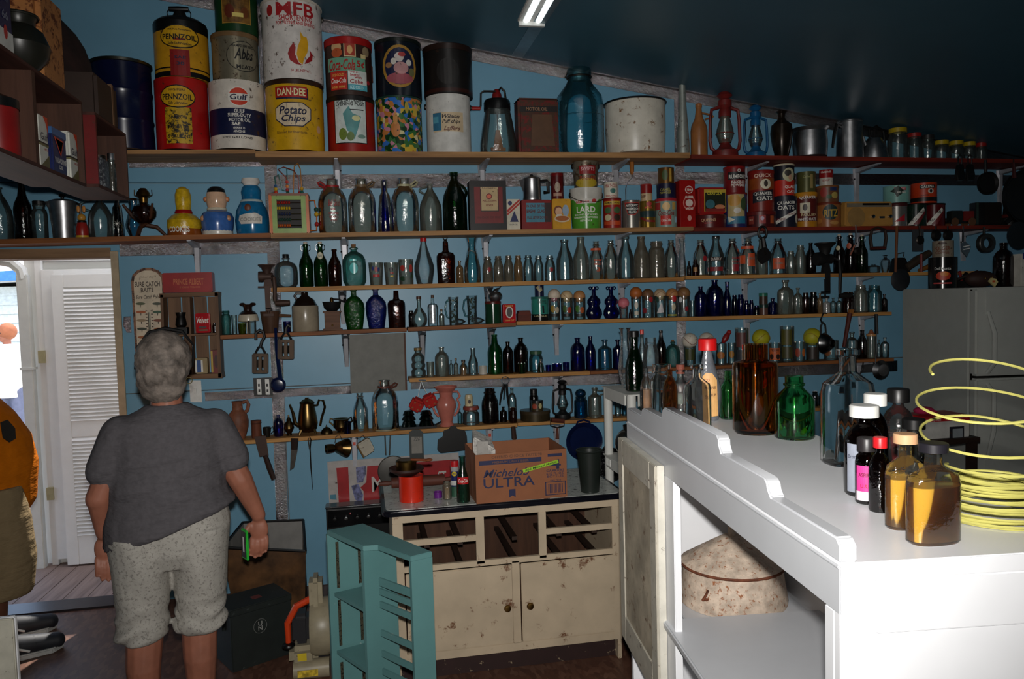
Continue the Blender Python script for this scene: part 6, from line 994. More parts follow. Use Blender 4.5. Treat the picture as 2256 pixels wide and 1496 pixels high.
it = It('6b', 1265, 1294, 858, -.08); it.root('apothecary_jar', 'blue glass apothecary jar with a ball stopper', 'jar'); it.part('glass_body', lathe([(0, .004), (it.R * .92, 0), (it.R, .01), (it.R * .98, it.H * .6), (it.R * .75, it.H * .66), (it.R * .78, it.H * .74)], 20), G['bluejar']); it.part('stopper', ball(it.R * .82, (0, 0, it.H * .86), 16, 10, (1, 1, .8)), G['bluejar'])
bot('6b', 1296, 1325, 854, 'med', 'hazy', 'hazy bottle with a ring handle beside the blue jar', handle=(1, .72, .9, 1.3, .005))
rowb('6b', [(1339, 1348, 880, 'straight', 'clear', 'printed tumbler right behind the white post', dict(D=[('e', 1344, 890, 7, 10, (190, 150, 30)), ('e', 1344, 906, 7, 10, (170, 50, 40))])), (1354, 1368, 881, 'straight', 'clear', 'clear tumbler second from the white post'), (1370, 1382, 881, 'straight', 'sky', 'bluish tumbler third from the white post')])
for x0, x1, yt, lb in ((1789, 1802, 862, 'dark insulator seen between green and clear foreground bottles, left one'), (1804, 1815, 866, 'dark insulator seen between green and clear foreground bottles, right one')):
    bot('6b', x0, x1, yt, 'wide', IG, lb, name='insulator', cat='insulator')

# -- flat things at a known depth (signs, hanging tools), measured in the plane Y
class Fl:
    def __init__(s, name, label, cat, px, py, Y, grp=None):
        s.Y = Y; s.B = atY(px, py, Y); s.o = thing(name, label, cat, tuple(s.B), 0, grp); s.n = 0
    def P(s, px, py, dy=0.): q = atY(px, py, s.Y); return (q.x - s.B.x, dy, q.z - s.B.z)
    def plate(s, name, pts, th, m, dy=0., bevel=0., smooth=.6):
        q = [s.P(*p) for p in pts]; return mesh(name, prism_y([(a[0], a[2]) for a in q], dy - th, dy), m, s.o, bevel=bevel, smooth=smooth)
    def text(s, t, xc, yc, w_, h_, c, dy, shear=0., ang=0.):
        a, b = s.P(xc - w_ / 2, yc), s.P(xc + w_ / 2, yc); W = b[0] - a[0]; H = s.P(xc, yc - h_ / 2)[2] - s.P(xc, yc + h_ / 2)[2]; C_ = s.P(xc, yc); vf = text_vf(t, shear, .012); ca, sa = math.cos(ang), math.sin(ang)
        return mesh('lettering', ([(C_[0] + x * W * ca - y * H * sa, dy - .0008, C_[2] + x * W * sa + y * H * ca) for x, y in vf[0]], vf[1]), paint(c, .5), s.o, smooth=0)
    def shape(s, name, pts, c, dy): q = [s.P(*p) for p in pts]; return mesh(name, ([(a[0], dy - .0005, a[2]) for a in q], [tuple(range(len(q)))]), paint(c, .5) if isinstance(c, tuple) else c, s.o, smooth=0)
    def tube(s, name, pts, r, m, seg=7, closed=False):
        k = abs((atY(1128 + 1, 700, s.Y) - atY(1128, 700, s.Y)).x)
        rr = [x * k for x in r] if isinstance(r, (list, tuple)) else r * k
        return mesh(name, tube([s.P(p[0], p[1], p[2] if len(p) > 2 else 0) for p in pts], rr, seg, closed), m, s.o)
    def disc(s, name, xc, yc, r, prof, m, ang=0., seg=26):
        """turned shape facing the room: prof = (radius share, depth towards the room in m)"""
        k = abs((atY(xc + r, yc, s.Y) - atY(xc, yc, s.Y)).x); C_ = s.P(xc, yc)
        return mesh(name, xf(lathe([(a * k, b) for a, b in prof], seg), Matrix.Translation(C_) @ Matrix.Rotation(ang, 4, 'Z') @ Matrix.Rotation(PI / 2, 4, 'X')), m, s.o)
def ellp(xc, yc, a, b, n=16, t0=0., t1=2 * PI): return [(xc + a * math.cos(t0 + (t1 - t0) * i / n), yc + b * math.sin(t0 + (t1 - t0) * i / n)) for i in range(n)]

# thermometer sign
f = Fl('thermometer_sign', 'tall arched tin thermometer sign with fishing lures, beside the door', 'sign', 325, 840, -.006)
OUT = [(303, 845), (289, 620), (292, 606), (302, 596), (318, 590), (334, 590), (350, 596), (360, 607), (363, 620), (372, 845)]
f.plate('rusty_border', OUT, .004, paint((140, 100, 76), .6, wear=.6, wc=(60, 36, 26)))
f.plate('sign_face', [(308, 845), (295, 624), (297, 611), (306, 601), (319, 596), (333, 596), (346, 601), (355, 611), (357, 624), (367, 845)], .002, paint((206, 192, 168), .5, wear=.12), dy=-.004)
for t, y, w_, h_, sh in (('SURE CATCH', 626, 56, 11, 0), ('BAITS', 639, 28, 10, 0), ('Sure Catch Fish', 654, 50, 8, .3)): f.text(t, 325, y, w_, h_, (50, 28, 24), -.006, sh)
f.text('Fisher Bay', 324, 611, 34, 5, (140, 124, 106), -.006, .3)
for i in range(6):
    y = 669 + i * 18.5; dx = i * 1.2
    for xc, c in ((310 + dx, ((90, 96, 70), (170, 90, 50), (150, 130, 100), (60, 66, 50), (150, 90, 50), (70, 70, 60))[i]), (347 + dx, ((80, 84, 70), (60, 90, 70), (120, 70, 50), (170, 110, 60), (120, 50, 40), (90, 90, 60))[i])):
        f.shape('lure', ellp(xc, y, 11, 3), c, -.006); f.shape('hook', [(xc - 1, y + 3), (xc + 1, y + 3), (xc + .5, y + 8), (xc - .5, y + 8)], (40, 30, 26), -.0061)
for i in range(12): f.shape('tick', [(321 + i * .4, 684 + i * 7), (325 + i * .4, 684 + i * 7), (325 + i * .4, 686 + i * 7), (321 + i * .4, 686 + i * 7)], (60, 36, 30), -.006); f.shape('tick', [(333 + i * .4, 684 + i * 7), (337 + i * .4, 684 + i * 7), (337 + i * .4, 686 + i * 7), (333 + i * .4, 686 + i * 7)], (60, 36, 30), -.006)
f.tube('glass_tube', [(329, 688, -.009), (336, 842, -.009)], 2.2, G['crystal']); f.tube('spirit_column', [(333, 770, -.009), (336, 842, -.009)], .9, paint((150, 30, 30)))
f = Fl('foil_patch', 'crumpled foil patch on the wall left of the thermometer sign', 'foil', 283, 735, -.004); f.plate('foil', [(273, 698), (288, 697), (290, 733), (280, 733), (272, 718)], .004, foil())
# wall crate
f = Fl('wall_crate', 'weathered wooden wall crate divided into four compartments', 'crate', 435, 832, -.005); CRW = wood((122, 92, 68), (84, 60, 44), axis=2); CRH = wood((126, 94, 66), (84, 60, 44))
D_ = .105
def slab(name, p, th0, th1, m): return f.plate(name, p, th1 - th0, m, dy=-th0)
slab('side_board', [(363, 650), (369, 650), (375, 829), (368, 829)], 0, D_, CRW); slab('side_board', [(480, 645), (487, 645), (495, 828), (488, 828)], 0, D_, CRW)
slab('top_board', [(361, 647), (488, 643), (488, 652), (361, 656)], 0, D_, CRH); slab('bottom_board', [(368, 824), (495, 819), (497, 829), (368, 833)], 0, D_, CRH)
slab('shelf_rail', [(370, 737), (482, 732), (482, 736), (370, 741)], 0, D_ - .004, CRH); slab('divider', [(422, 655), (426, 655), (432, 822), (428, 822)], 0, D_ - .01, CRW)
for a, b in ((370, 398), (401, 423), (427, 455), (458, 480)): slab('back_slat', [(a, 654), (b, 654), (b + 8, 822), (a + 8, 822)], 0, .006, CRW)
ZC = lambda y, x: atY(x, y, -.06).z
def oncrate(x0, x1, yt, yb, Y=-.075): q = atY((x0 + x1) / 2, yb, Y); return dict(base=Vector((q.x, Y, q.z)))
a = boxy(None, 362, 471, 601, (150, 24, 24), 'red tobacco box lying on top of the wall crate', .085, name='tobacco_box', cat='box', base=atY(417, 644.2, -.055), D=[('t', 'PRINCE ALBERT', 419, 621, 66, 14, (190, 100, 60)), ('t', 'SMOKING TOBACCO', 422, 633, 46, 4, (180, 90, 60))])
it = It(None, 384, 414, 688, base=atY(399, 735.4, -.062)); it.root('stove_figurine', 'black miniature pot-bellied stove in the wall crate', 'stove'); it.part('stove_body', lathe([(it.R * .6, it.H * .3), (it.R * .85, it.H * .42), (it.R * .72, it.H * .7), (it.R * .6, it.H * .8), (it.R * .75, it.H * .95), (it.R * .75, it.H), (0, it.H)], 16), BLK); it.part('base', box(-it.R, it.R, -.03, .03, 0, it.H * .3), BLK, bevel=.003)
boxy(None, 432, 464, 690, (176, 20, 30), 'red tobacco tin with white script in the wall crate', .03, name='tobacco_tin', base=atY(448, 733.2, -.075), rough=.2, D=[('t', 'Velvet', 448, 705, 27, 14, WHC, .3), ('e', 447, 721, 18, 6, (70, 30, 30)), ('r', 448, 727, 20, 3, (60, 90, 50))])
bot(None, 468, 479, 712, 'wide', 'black', 'small black jar in the right compartment of the crate', base=atY(474, 732.6, -.06))
boxy(None, 432, 459, 788, (150, 130, 90), 'little box with a blue and white checked side in the crate', .05, name='match_box', cat='box', base=atY(446, 822.6, -.06), D=[('r', 440, 806, 13, 26, (40, 80, 140)), ('r', 434, 806, 4, 26, WHC), ('r', 447, 806, 4, 26, WHC)])
boxy(None, 466, 484, 771, (110, 34, 28), 'narrow dark red box in the lower right of the crate', .05, name='match_box', cat='box', base=atY(475, 821.6, -.06), D=[('r', 469, 796, 4, 46, (190, 160, 60)), ('e', 478, 796, 8, 30, (60, 20, 20))])
f = Fl('light_switch', 'white light switch plate behind the woman\'s shoulder', 'switch', 430, 885, 0); f.plate('plate', [(417, 838), (443, 838), (446, 886), (420, 886)], .006, WHT, bevel=.001); f.plate('toggle', [(428, 856), (433, 856), (434, 868), (429, 868)], .014, WHT)
f = Fl('power_outlet', 'uncovered wall outlet box with two white receptacles', 'outlet', 580, 872, 0); f.plate('wall_box', [(558, 833), (600, 831), (602, 871), (560, 873)], .006, BLK)
for x in (571, 589): f.plate('receptacle', [(x - 5, 835), (x + 4, 835), (x + 6, 869), (x - 3, 869)], .012, WHT, bevel=.001); f.shape('slot', [(x - 2, 845), (x + 2, 845), (x + 2, 851), (x - 2, 851)], BKC, -.0125); f.shape('slot', [(x - 1, 857), (x + 3, 857), (x + 3, 863), (x - 1, 863)], BKC, -.0125)
f = Fl('wall_panel', 'square grey painted board fixed under the fourth shelf', 'board', 832, 862, -.004); f.plate('panel_face', [(769, 738), (889, 733), (893, 860), (773, 866)], .012, paint((112, 112, 106), .6)); f.plate('edge_strip', [(889, 733), (893, 733), (897, 860), (893, 860)], .016, wood((90, 56, 40), axis=2))
f = Fl('metal_sign', 'white metal sign with red block and torn patches behind the bench', 'sign', 870, 1140, -.006)
f.plate('sign_plate', [(721, 1017), (1010, 997), (1016, 1118), (727, 1140)], .003, paint((176, 170, 166), .5, wear=.1))
f.plate('red_panel', [(741, 1031), (767, 1029), (771, 1112), (747, 1114)], .0014, paint((160, 18, 24), .4), dy=-.003); f.plate('red_panel', [(809, 1027), (1003, 1012), (1006, 1095), (802, 1112), (801, 1082), (794, 1074), (807, 1062)], .0014, paint((160, 18, 24), .4), dy=-.003)
f.text('M', 832, 1066, 26, 34, (190, 186, 180), -.0046); f.text('ST', 974, 1050, 18, 26, (190, 186, 180), -.0046); f.shape('torn_patch', [(784, 1030), (806, 1026), (806, 1044), (800, 1062), (786, 1064)], paint((110, 114, 150), .5, var=.6, nscale=40), -.003); f.shape('torn_patch', [(774, 1070), (790, 1066), (800, 1090), (796, 1110), (782, 1100)], paint((100, 104, 146), .5, var=.6, nscale=40), -.003); f.shape('sticker', [(727, 1090), (740, 1089), (742, 1101), (728, 1100)], (70, 130, 150), -.003)

# -- hanging from the shelves
def pulley(x0, x1, yt, yb, hook, label):
    f = Fl('pulley_block', label, 'pulley', (x0 + x1) / 2, yb, -.19); m = wood((96, 76, 58), (60, 46, 36), axis=2); xm = (x0 + x1) / 2; w_ = x1 - x0
    for a, b in ((x0, x0 + w_ * .28), (xm - w_ * .1, xm + w_ * .1), (x1 - w_ * .28, x1)): f.plate('cheek', [(a, yt), (b, yt), (b, yb), (a, yb)], .04, m, dy=.02, bevel=.004)
    f.plate('cheek_bar', [(x0 + 3, yt), (x1 - 3, yt), (x1 - 3, yt + 6), (x0 + 3, yt + 6)], .03, m, dy=.015); f.plate('cheek_bar', [(x0 + 3, yb - 6), (x1 - 3, yb - 6), (x1 - 3, yb), (x0 + 3, yb)], .03, m, dy=.015)
    for x in (xm - w_ * .17, xm + w_ * .17): f.tube('sheave', [(x, (yt + yb) / 2 - 8), (x, (yt + yb) / 2 + 8)], [4, 4], DKM)
    f.tube('strap', [(x0 + 6, yt), (xm - 4, yt - 14), (xm, yt - 16), (xm + 4, yt - 14), (x1 - 6, yt)], 2.2, IRON); f.tube('hook', hook, 3.2, IRON)
pulley(556, 591, 779, 822, [(574, 764), (577, 752), (583, 742), (580, 730), (572, 727), (564, 734), (564, 748)], 'wooden pulley block hanging low from an iron hook')
pulley(612, 648, 748, 791, [(630, 734), (630, 724), (634, 716), (640, 720)], 'wooden pulley block hanging higher, right of the tape strip')
f = Fl('enamel_ladle', 'dark blue enamel ladle hanging in front of the tape strip', 'ladle', 613, 858, -.18); EB = paint((14, 26, 62), .2); f.tube('handle', [(607, 722), (609, 770), (613, 800), (618, 836)], [3, 3.5, 4, 5], EB); f.disc('bowl', 613, 848, 17, [(0, .02), (.7, .016), (1, 0), (.95, -.002), (.6, .012), (0, .015)], EB)
# below the lowest shelf
f = Fl('cleaver', 'old dark brown cleaver hanging from the lowest shelf', 'cleaver', 578, 1058, -.17); RB = paint((66, 46, 38), .6, .3, wear=.3); f.plate('blade', [(560, 962), (586, 960), (592, 1004), (572, 1006)], .004, RB); f.tube('handle', [(584, 1003), (594, 1032), (603, 1056)], [5, 6, 5], wood((50, 32, 26), axis=2))
f = Fl('carving_knife', 'dark carving knife hanging from the lowest shelf', 'knife', 646, 1036, -.17); f.tube('handle', [(649, 966), (648, 990)], [8, 7], wood((44, 30, 26), axis=2)); f.plate('blade', [(641, 990), (656, 990), (648, 1030), (639, 1036)], .003, DKM)
f = Fl('ice_pick', 'thin black pick hanging by its loop', 'pick', 683, 1078, -.17); f.tube('loop', [(682, 990), (679, 968), (682, 962), (685, 968), (683, 990)], 1.2, DKM); f.tube('rod', [(683, 990), (685, 1030), (689, 1078)], [1.4, 1.4, .4], DKM)
f = Fl('brass_funnel', 'short brass funnel hanging on its side by a wire', 'funnel', 742, 1006, -.18); f.disc('cup', 748, 986, 21, [(.2, .0), (.5, -.02), (.95, .035), (1, .05), (.92, .048), (.4, -.01)], BRZ, ang=1.1); f.disc('neck', 735, 987, 10, [(.9, 0), (1, .02), (1, .045), (.85, .045)], BRZ, ang=-1.2); f.tube('wire', [(738, 975), (740, 962), (748, 958), (753, 968)], .9, DKM)
f = Fl('enamel_mug', 'chipped white enamel mug hanging tilted by a wire', 'mug', 808, 1006, -.18); k_ = .0026
f.plate('mug_body', [(786, 978), (812, 963), (826, 990), (802, 1006)], .06, paint((176, 168, 150), .35, wear=.25), dy=.03, bevel=.008); f.tube('rim', [(786, 978, -.03), (802, 1006, -.03)], 1.6, paint((120, 90, 50))); f.tube('handle', [(794, 974, -.03), (793, 962, -.03), (800, 957, -.03), (807, 966, -.03)], .9, DKM)
f = Fl('skillet_lid', 'round grey lid hanging by a long looped wire handle', 'lid', 855, 1050, -.15); f.disc('lid_disc', 866, 1037, 34, [(0, .012), (.6, .012), (.95, .005), (1, 0), (0, -.002)], paint((84, 82, 78), .5, .4)); f.tube('wire_handle', [(850, 1002), (848, 958), (854, 952), (860, 958), (858, 1002)], 1.4, DKM)
f = Fl('clip_board', 'small dark clip holder with a paper sheet under the lowest shelf', 'clipboard', 917, 1016, -.172); f.plate('backing', [(901, 952), (912, 946), (924, 946), (932, 952), (934, 1014), (903, 1016)], .005, paint((40, 46, 44), .5)); f.plate('paper', [(906, 962), (929, 962), (930, 998), (907, 999)], .001, paint((140, 136, 128), .7), dy=-.005); f.text('726', 918, 967, 14, 7, (60, 60, 60), -.0062, .3)
f = Fl('cast_iron_press', 'black iron griddle with a hanging eye under the lowest shelf', 'griddle', 994, 996, -.172); f.plate('plate', [(964, 968), (975, 962), (977, 948), (990, 944), (992, 938), (1004, 938), (1006, 944), (1024, 948), (1028, 960), (1030, 990), (970, 997), (963, 990)], .014, BLK, bevel=.003)
f = Fl('knife_handle', 'wooden knife hanging by its blade behind the carton', 'knife', 1133, 985, -.17); f.tube('handle', [(1131, 940), (1133, 966)], [5, 6], wood((60, 40, 32), axis=2)); f.plate('blade', [(1129, 966), (1137, 966), (1136, 1000), (1131, 1006)], .003, DKM)
f = Fl('toasting_fork', 'wire-framed chopper with a red-brown bar handle', 'utensil', 1228, 960, -.18); f.tube('bar', [(1215, 926), (1243, 928)], 5, wood((96, 46, 30))); f.tube('frame', [(1213, 926), (1213, 938), (1228, 942), (1243, 938), (1243, 928)], 1.2, DKM); f.tube('shaft', [(1228, 942), (1228, 966)], [2, 4], wood((96, 46, 30), axis=2))
f = Fl('enamel_pan', 'round dark blue enamel pan hanging beside the white post', 'pan', 1284, 1006, -.17); f.disc('pan_dish', 1284, 970, 40, [(0, .012), (.72, .012), (.96, .035), (1, .036), (.98, .03), (.74, .004), (0, .004)], EB); f.tube('hanging_loop', [(1268, 936, -.02), (1271, 928, -.02), (1284, 924, -.02), (1296, 928, -.02), (1299, 936, -.02)], 2.2, EB)
# fuzzy cubes, pliers
f = Fl('fuzzy_cubes', 'pair of red fuzzy dice hanging on a string from the fifth shelf', 'dice', 930, 910, -.19); DR = paint((176, 30, 24), .9, bump=.6)
for xc, yc, a in ((918, 891, .5), (947, 882, -.4)):
    c = f.P(xc, yc); d = mesh('die', xf(box(-.038, .038, -.03, .03, -.038, .038), Matrix.Translation(c) @ Matrix.Rotation(a, 4, 'Y') @ Matrix.Rotation(.3, 4, 'X')), DR, f.o, bevel=.012)
    q = MB()
    for u_, v_ in ((-.017, -.017), (.017, .017), (-.017, .017), (.017, -.017)): q.add(xf(ball(.006, (u_, -.032, v_), 8, 5, (1, .4, 1)), Matrix.Translation(c) @ Matrix.Rotation(a, 4, 'Y') @ Matrix.Rotation(.3, 4, 'X')))
    for p_ in range(4): pass
    e_ = mesh('pip_set', q, paint((150, 90, 60), .8), d); e_['kind'] = 'stuff'
f.tube('string', [(921, 874), (926, 848), (928, 838), (931, 848), (940, 866)], .7, WHT); f.tube('pin', [(922, 838), (938, 838)], 1.6, CHR)
f = Fl('tongs', 'black hinged pliers hanging by a ring from the fifth shelf', 'pliers', 1112, 896, -.18); f.tube('ring', ellp(1113, 838, 9, 8, 14), 1.1, CHR, closed=True); f.tube('arm', [(1110, 846), (1104, 870), (1101, 892)], [3, 2.4, 1.8], BLK); f.tube('arm', [(1116, 846), (1118, 870), (1121, 896)], [3, 2.6, 1.8], BLK); f.tube('spring', [(1112, 850), (1110, 880)], 1.6, BLK)
# hanging from the second shelf on the right
f = Fl('iron_scoop', 'black iron scoop with a ring handle hanging from the second shelf', 'scoop', 1686, 580, -.255); f.tube('ring', ellp(1680, 512, 9, 13, 16), 3, IRON, closed=True); f.tube('shaft', [(1681, 525), (1684, 545)], [5, 6], IRON); f.plate('blade', [(1676, 548), (1688, 544), (1698, 558), (1696, 570), (1678, 582), (1669, 570), (1670, 556)], .02, IRON, dy=.01, bevel=.004); f.plate('window', [(1681, 551), (1684, 551), (1688, 560), (1684, 562)], .024, DKM, dy=.012)
f = Fl('small_ladle', 'small grey ladle with a red and white cord hanging from the second shelf', 'ladle', 1890, 560, -.25); f.tube('handle', [(1885, 496), (1886, 520), (1884, 540)], [1.6, 2, 2.4], CHR); f.disc('bowl', 1890, 553, 8, [(0, .012), (.7, .01), (1, 0), (0, .002)], DKM); f.tube('cord', [(1883, 540), (1878, 552), (1873, 562)], 2, paint((150, 90, 70)))
f = Fl('stirrup', 'dark wooden stirrup hanging from the second shelf', 'stirrup', 1934, 550, -.25); f.tube('side', [(1921, 506), (1917, 524), (1920, 545)], [3, 4, 4], wood((50, 34, 28), axis=2)); f.tube('side', [(1950, 506), (1952, 524), (1949, 545)], [3, 4, 4], wood((50, 34, 28), axis=2)); f.tube('tread', [(1918, 547), (1951, 546)], 4, wood((76, 30, 26))); f.tube('top_bar', [(1921, 506), (1934, 501), (1950, 506)], 3, wood((50, 34, 28)))
f = Fl('skimmer', 'long wooden-handled wire skimmer hanging from the second shelf', 'skimmer', 1980, 632, -.25); f.tube('handle', [(1976, 497), (1973, 600)], [3.4, 3], wood((128, 74, 40), axis=2)); f.disc('mesh_bowl', 1984, 616, 21, [(0, .014), (.6, .011), (.95, .002), (1, 0), (.9, 0), (0, .01)], paint((46, 48, 52), .5, .5))
f = Fl('cutting_board', 'grey hanging board with a dark spoon in front of it', 'board', 2025, 555, -.246); f.plate('board_plate', [(2009, 506), (2034, 505), (2033, 553), (2010, 553)], .006, paint((52, 56, 60), .6)); f.disc('spoon_bowl', 2026, 529, 9, [(0, .014), (.8, .012), (1, .006), (0, .006)], DKM); f.tube('spoon_handle', [(2023, 498, -.01), (2025, 520, -.01)], 2.4, DKM)
for x, lb in ((2062, 'left dark round ladle above the tall black can'), (2088, 'right dark round ladle above the tall black can')): f = Fl('dark_ladle', lb, 'ladle', x, 528, -.25); f.disc('bowl', x, 518, 11, [(0, .022), (.7, .018), (1, 0), (0, .004)], IRON); f.tube('handle', [(x, 508), (x, 498)], 2, IRON)
f = Fl('slotted_spoon', 'shiny slotted spoon hanging from the second shelf', 'spoon', 2128, 568, -.25); f.tube('handle', [(2122, 498), (2121, 532)], [2, 2.6], CHR); f.plate('blade', [(2116, 536), (2126, 532), (2138, 542), (2136, 552), (2129, 566), (2117, 552)], .003, ALU); [f.plate('slot', [(2121, y + 1), (2135, y - 2), (2136, y), (2122, y + 3)], .0035, WHT) for y in (542, 548)]
f = Fl('pot_ring', 'grey cup-shaped strainer hanging from the second shelf', 'strainer', 2170, 555, -.25); f.disc('outer_cup', 2168, 536, 18, [(.6, 0), (1, 0), (1, .03), (.9, .035), (.55, .035), (.5, .02)], paint((66, 66, 64), .4, .6)); f.tube('handle', [(2168, 500), (2168, 522)], [3, 4], paint((66, 66, 64), .4, .6))
f = Fl('hand_mirror_pan', 'black pan with a chrome edge at the far right above the white box', 'pan', 2240, 540, -.25); f.disc('pan_dish', 2236, 520, 26, [(0, .01), (.8, .01), (1, .03), (.96, .03), (0, .004)], BLK); f.plate('edge', [(2222, 536), (2250, 533), (2250, 536), (2222, 539)], .006, CHR)
for x, lb in ((2115, 'left black brush hanging from the top shelf'), (2137, 'right black brush hanging from the top shelf')): f = Fl('brush', lb, 'brush', x, 400, -.28); f.tube('loop', [(x - 4, 366), (x - 4, 346), (x, 340), (x + 4, 346), (x + 4, 366)], 1.6, BLK); f.plate('brush_head', [(x - 6, 362), (x + 5, 362), (x + 9, 385), (x + 8, 398), (x - 8, 398), (x - 10, 388)], .03, BLK, dy=.015, bevel=.006)
f = Fl('small_skillet', 'small black skillet hanging from the top shelf', 'skillet', 2172, 425, -.28); f.disc('pan_dish', 2172, 404, 21, [(0, .012), (.8, .012), (.96, .03), (1, .03), (.96, .0), (0, 0)], IRON); f.tube('handle', [(2172, 384), (2171, 352)], [4, 3], IRON)
f = Fl('red_handle_tool', 'dark red handled utensil hanging at the right end of the top shelf', 'utensil', 2234, 400, -.28); f.tube('handle', [(2233, 358), (2235, 392)], [3, 5], paint((66, 18, 18), .5)); f.tube('shaft', [(2233, 350), (2233, 358)], 1.6, DKM)
f = Fl('large_skillet', 'large round black skillet leaning at the right end of the second shelf', 'skillet', 2256, 466, -.2); f.disc('pan_dish', 2258, 434, 52, [(0, .01), (.84, .01), (.97, .035), (1, .035), (.97, .0), (0, 0)], IRON); f.tube('handle', [(2230, 478), (2215, 492)], [6, 5], IRON)
# from the fourth shelf on the right
f = Fl('metal_funnel', 'shiny ribbed metal funnel hanging from a black hook by the yellow softball', 'funnel', 1815, 776, -.2); f.disc('cone', 1816, 756, 21, [(.4, .06), (.42, .05), (.55, .045), (.75, .03), (1, .0), (.95, -.01), (.5, 0)], metal((120, 120, 120), .25), ang=.5); f.tube('handle', [(1808, 738), (1808, 718), (1813, 710), (1818, 716), (1820, 736)], 2.2, metal((120, 120, 120), .3)); f.tube('hook', [(1811, 712), (1808, 704), (1814, 690), (1822, 690)], 1.8, BLK)
f = Fl('wooden_paddle', 'long dark red wooden paddle leaning across the shelves', 'paddle', 1860, 770, -.2); f.tube('paddle', [(1872, 690), (1866, 725), (1859, 765)], [6, 5, 4], wood((86, 34, 26), axis=2)); f.plate('light_end', [(1871, 682), (1880, 682), (1877, 695), (1869, 695)], .02, wood((150, 96, 44), axis=2), dy=.01)
f = Fl('black_handled_ladle', 'black-handled ladle hanging at the right end of the fourth shelf', 'ladle', 1940, 830, -.19); f.tube('handle', [(1930, 692), (1931, 735)], [4, 4.5], BLK); f.tube('shaft', [(1931, 735), (1931, 770), (1928, 802)], 1.2, CHR); f.disc('bowl', 1941, 815, 19, [(0, .03), (.6, .025), (1, 0), (.9, .002), (.5, .02), (0, .024)], metal((110, 110, 112), .35))
f = Fl('black_chain', 'thin black hook hanging behind the clear square bottle', 'hook', 1895, 825, -.15); f.tube('hook', [(1893, 792), (1902, 796), (1900, 812), (1895, 824)], 1.6, BLK)

# -- crates on the left loft
LO = wood((50, 34, 26), (34, 22, 18)); tag(mesh('loft_shelf', box(XL, -1.3, -2.5, -.29, 2.435, 2.475), LO), 'dark deep shelf board high up in the left corner', 'shelf')
RCW = wood((80, 46, 38), (54, 30, 26), axis=1); RCV = wood((84, 56, 44), (58, 38, 30), axis=2); RRED = paint((110, 16, 16), .5, wear=.2)
def crate(name, label, X0, X1, Y0, Y1, Z0, Z1, div=None, red=None):
    t = thing(name, label, 'crate', ((X0 + X1) / 2, (Y0 + Y1) / 2, Z0), 0, 'wooden crates on the left'); hx, hy, h = (X1 - X0) / 2, (Y1 - Y0) / 2, Z1 - Z0; k = .014
    mesh('bottom_board', box(-hx, hx, -hy, hy, 0, k), RCW, t, bevel=.002); mesh('top_board', box(-hx, hx, -hy, hy, h - k, h), RCW, t, bevel=.002)
    mesh('end_board', box(-hx, hx, -hy, -hy + k, k, h - k), red or RCV, t); mesh('end_board', box(-hx, hx, hy - k, hy, k, h - k), RCV, t)
    for i in range(3): mesh('back_slat', box(-hx, -hx + .008, -hy + k, hy - k, k + (h - 2 * k) * i / 3 + .004, k + (h - 2 * k) * (i + 1) / 3 - .004), RCW, t)
    if div: mesh('divider', box(-hx + .008, hx - .004, div - (Y0 + Y1) / 2 - k, div - (Y0 + Y1) / 2 + k, k, h - k), RCV, t)
    return t
crate('wooden_crate', 'long brown wooden crate of oil cans at the upper left, nearer one', -1.285, -1.08, -2.2, -1.3, 2.215, 2.56, div=-1.77)
crate('wooden_crate', 'short crate with a red end panel at the upper left, farther one', -1.285, -1.085, -1.13, -.68, 2.24, 2.56, red=RRED)
def oilcan(Y, zt, z0, w_, label, c, D, grp=None, X=-1.13, kind='flat'):
    t = thing('oil_can', label, 'can', (X, Y, z0), 0, grp); h = zt - z0; m = paint(c, .35, wear=.05)
    mesh('can_body', box(-.03, .03, -w_ / 2, w_ / 2, 0, h), m, t, bevel=.006)
    for d in D:
        if d[0] == 'z': mesh('colour_band', box(-.0306, .0306, -w_ / 2 - .0006, w_ / 2 + .0006, h * d[1], h * d[2]), paint(d[3], .35), t)
        elif d[0] == 'p': mesh('emblem', ([(.0314, y * w_, z * h) for y, z in d[1]], [tuple(range(len(d[1])))]), paint(d[2], .35), t, smooth=0)
        else: vf = text_vf(d[1], 0, .012); mesh('lettering', ([(.032, d[2] * w_ + x * d[4] * w_, d[3] * h + y * d[5] * h) for x, y in vf[0]], vf[1]), paint(d[6], .4), t, smooth=0)
OG = (200, 60, 24)
for Y, lb in ((-1.665, 'white and orange oil can, left of the navy can in the crate'), (-1.366, 'white and orange oil can at the right end of the nearer crate')):
    oilcan(Y, 2.42, 2.2296, .085, lb, (206, 206, 196), [('p', [(0, .99), (.49, .99), (.49, .62), (.3, .85)], OG), ('t', 'Gulf', .05, .6, .8, .14, NAVY), ('z', .42, .46, (110, 106, 70)), ('z', .46, .49, BKC), ('p', [(-.49, .01), (.49, .01), (.49, .28)], (96, 90, 50)), ('t', 'MOTOR', .2, .36, .4, .05, (170, 40, 30))], 'oil cans in the nearer crate')
oilcan(-1.515, 2.4, 2.2296, .14, 'navy oil can with a white shield between the two white cans', (26, 36, 84), [('z', .84, .99, (60, 100, 150)), ('p', [(-.4, .8), (.3, .78), (.05, .4)], OG), ('p', [(-.28, .77), (.24, .75), (.05, .46)], (206, 200, 180)), ('p', [(-.04, .62), (.1, .62), (.14, .56), (.03, .5), (-.06, .55)], OG), ('t', 'VALVOLINE', 0, .3, .8, .12, WHC), ('t', 'OIL', 0, .16, .3, .08, WHC)], 'oil cans in the nearer crate')
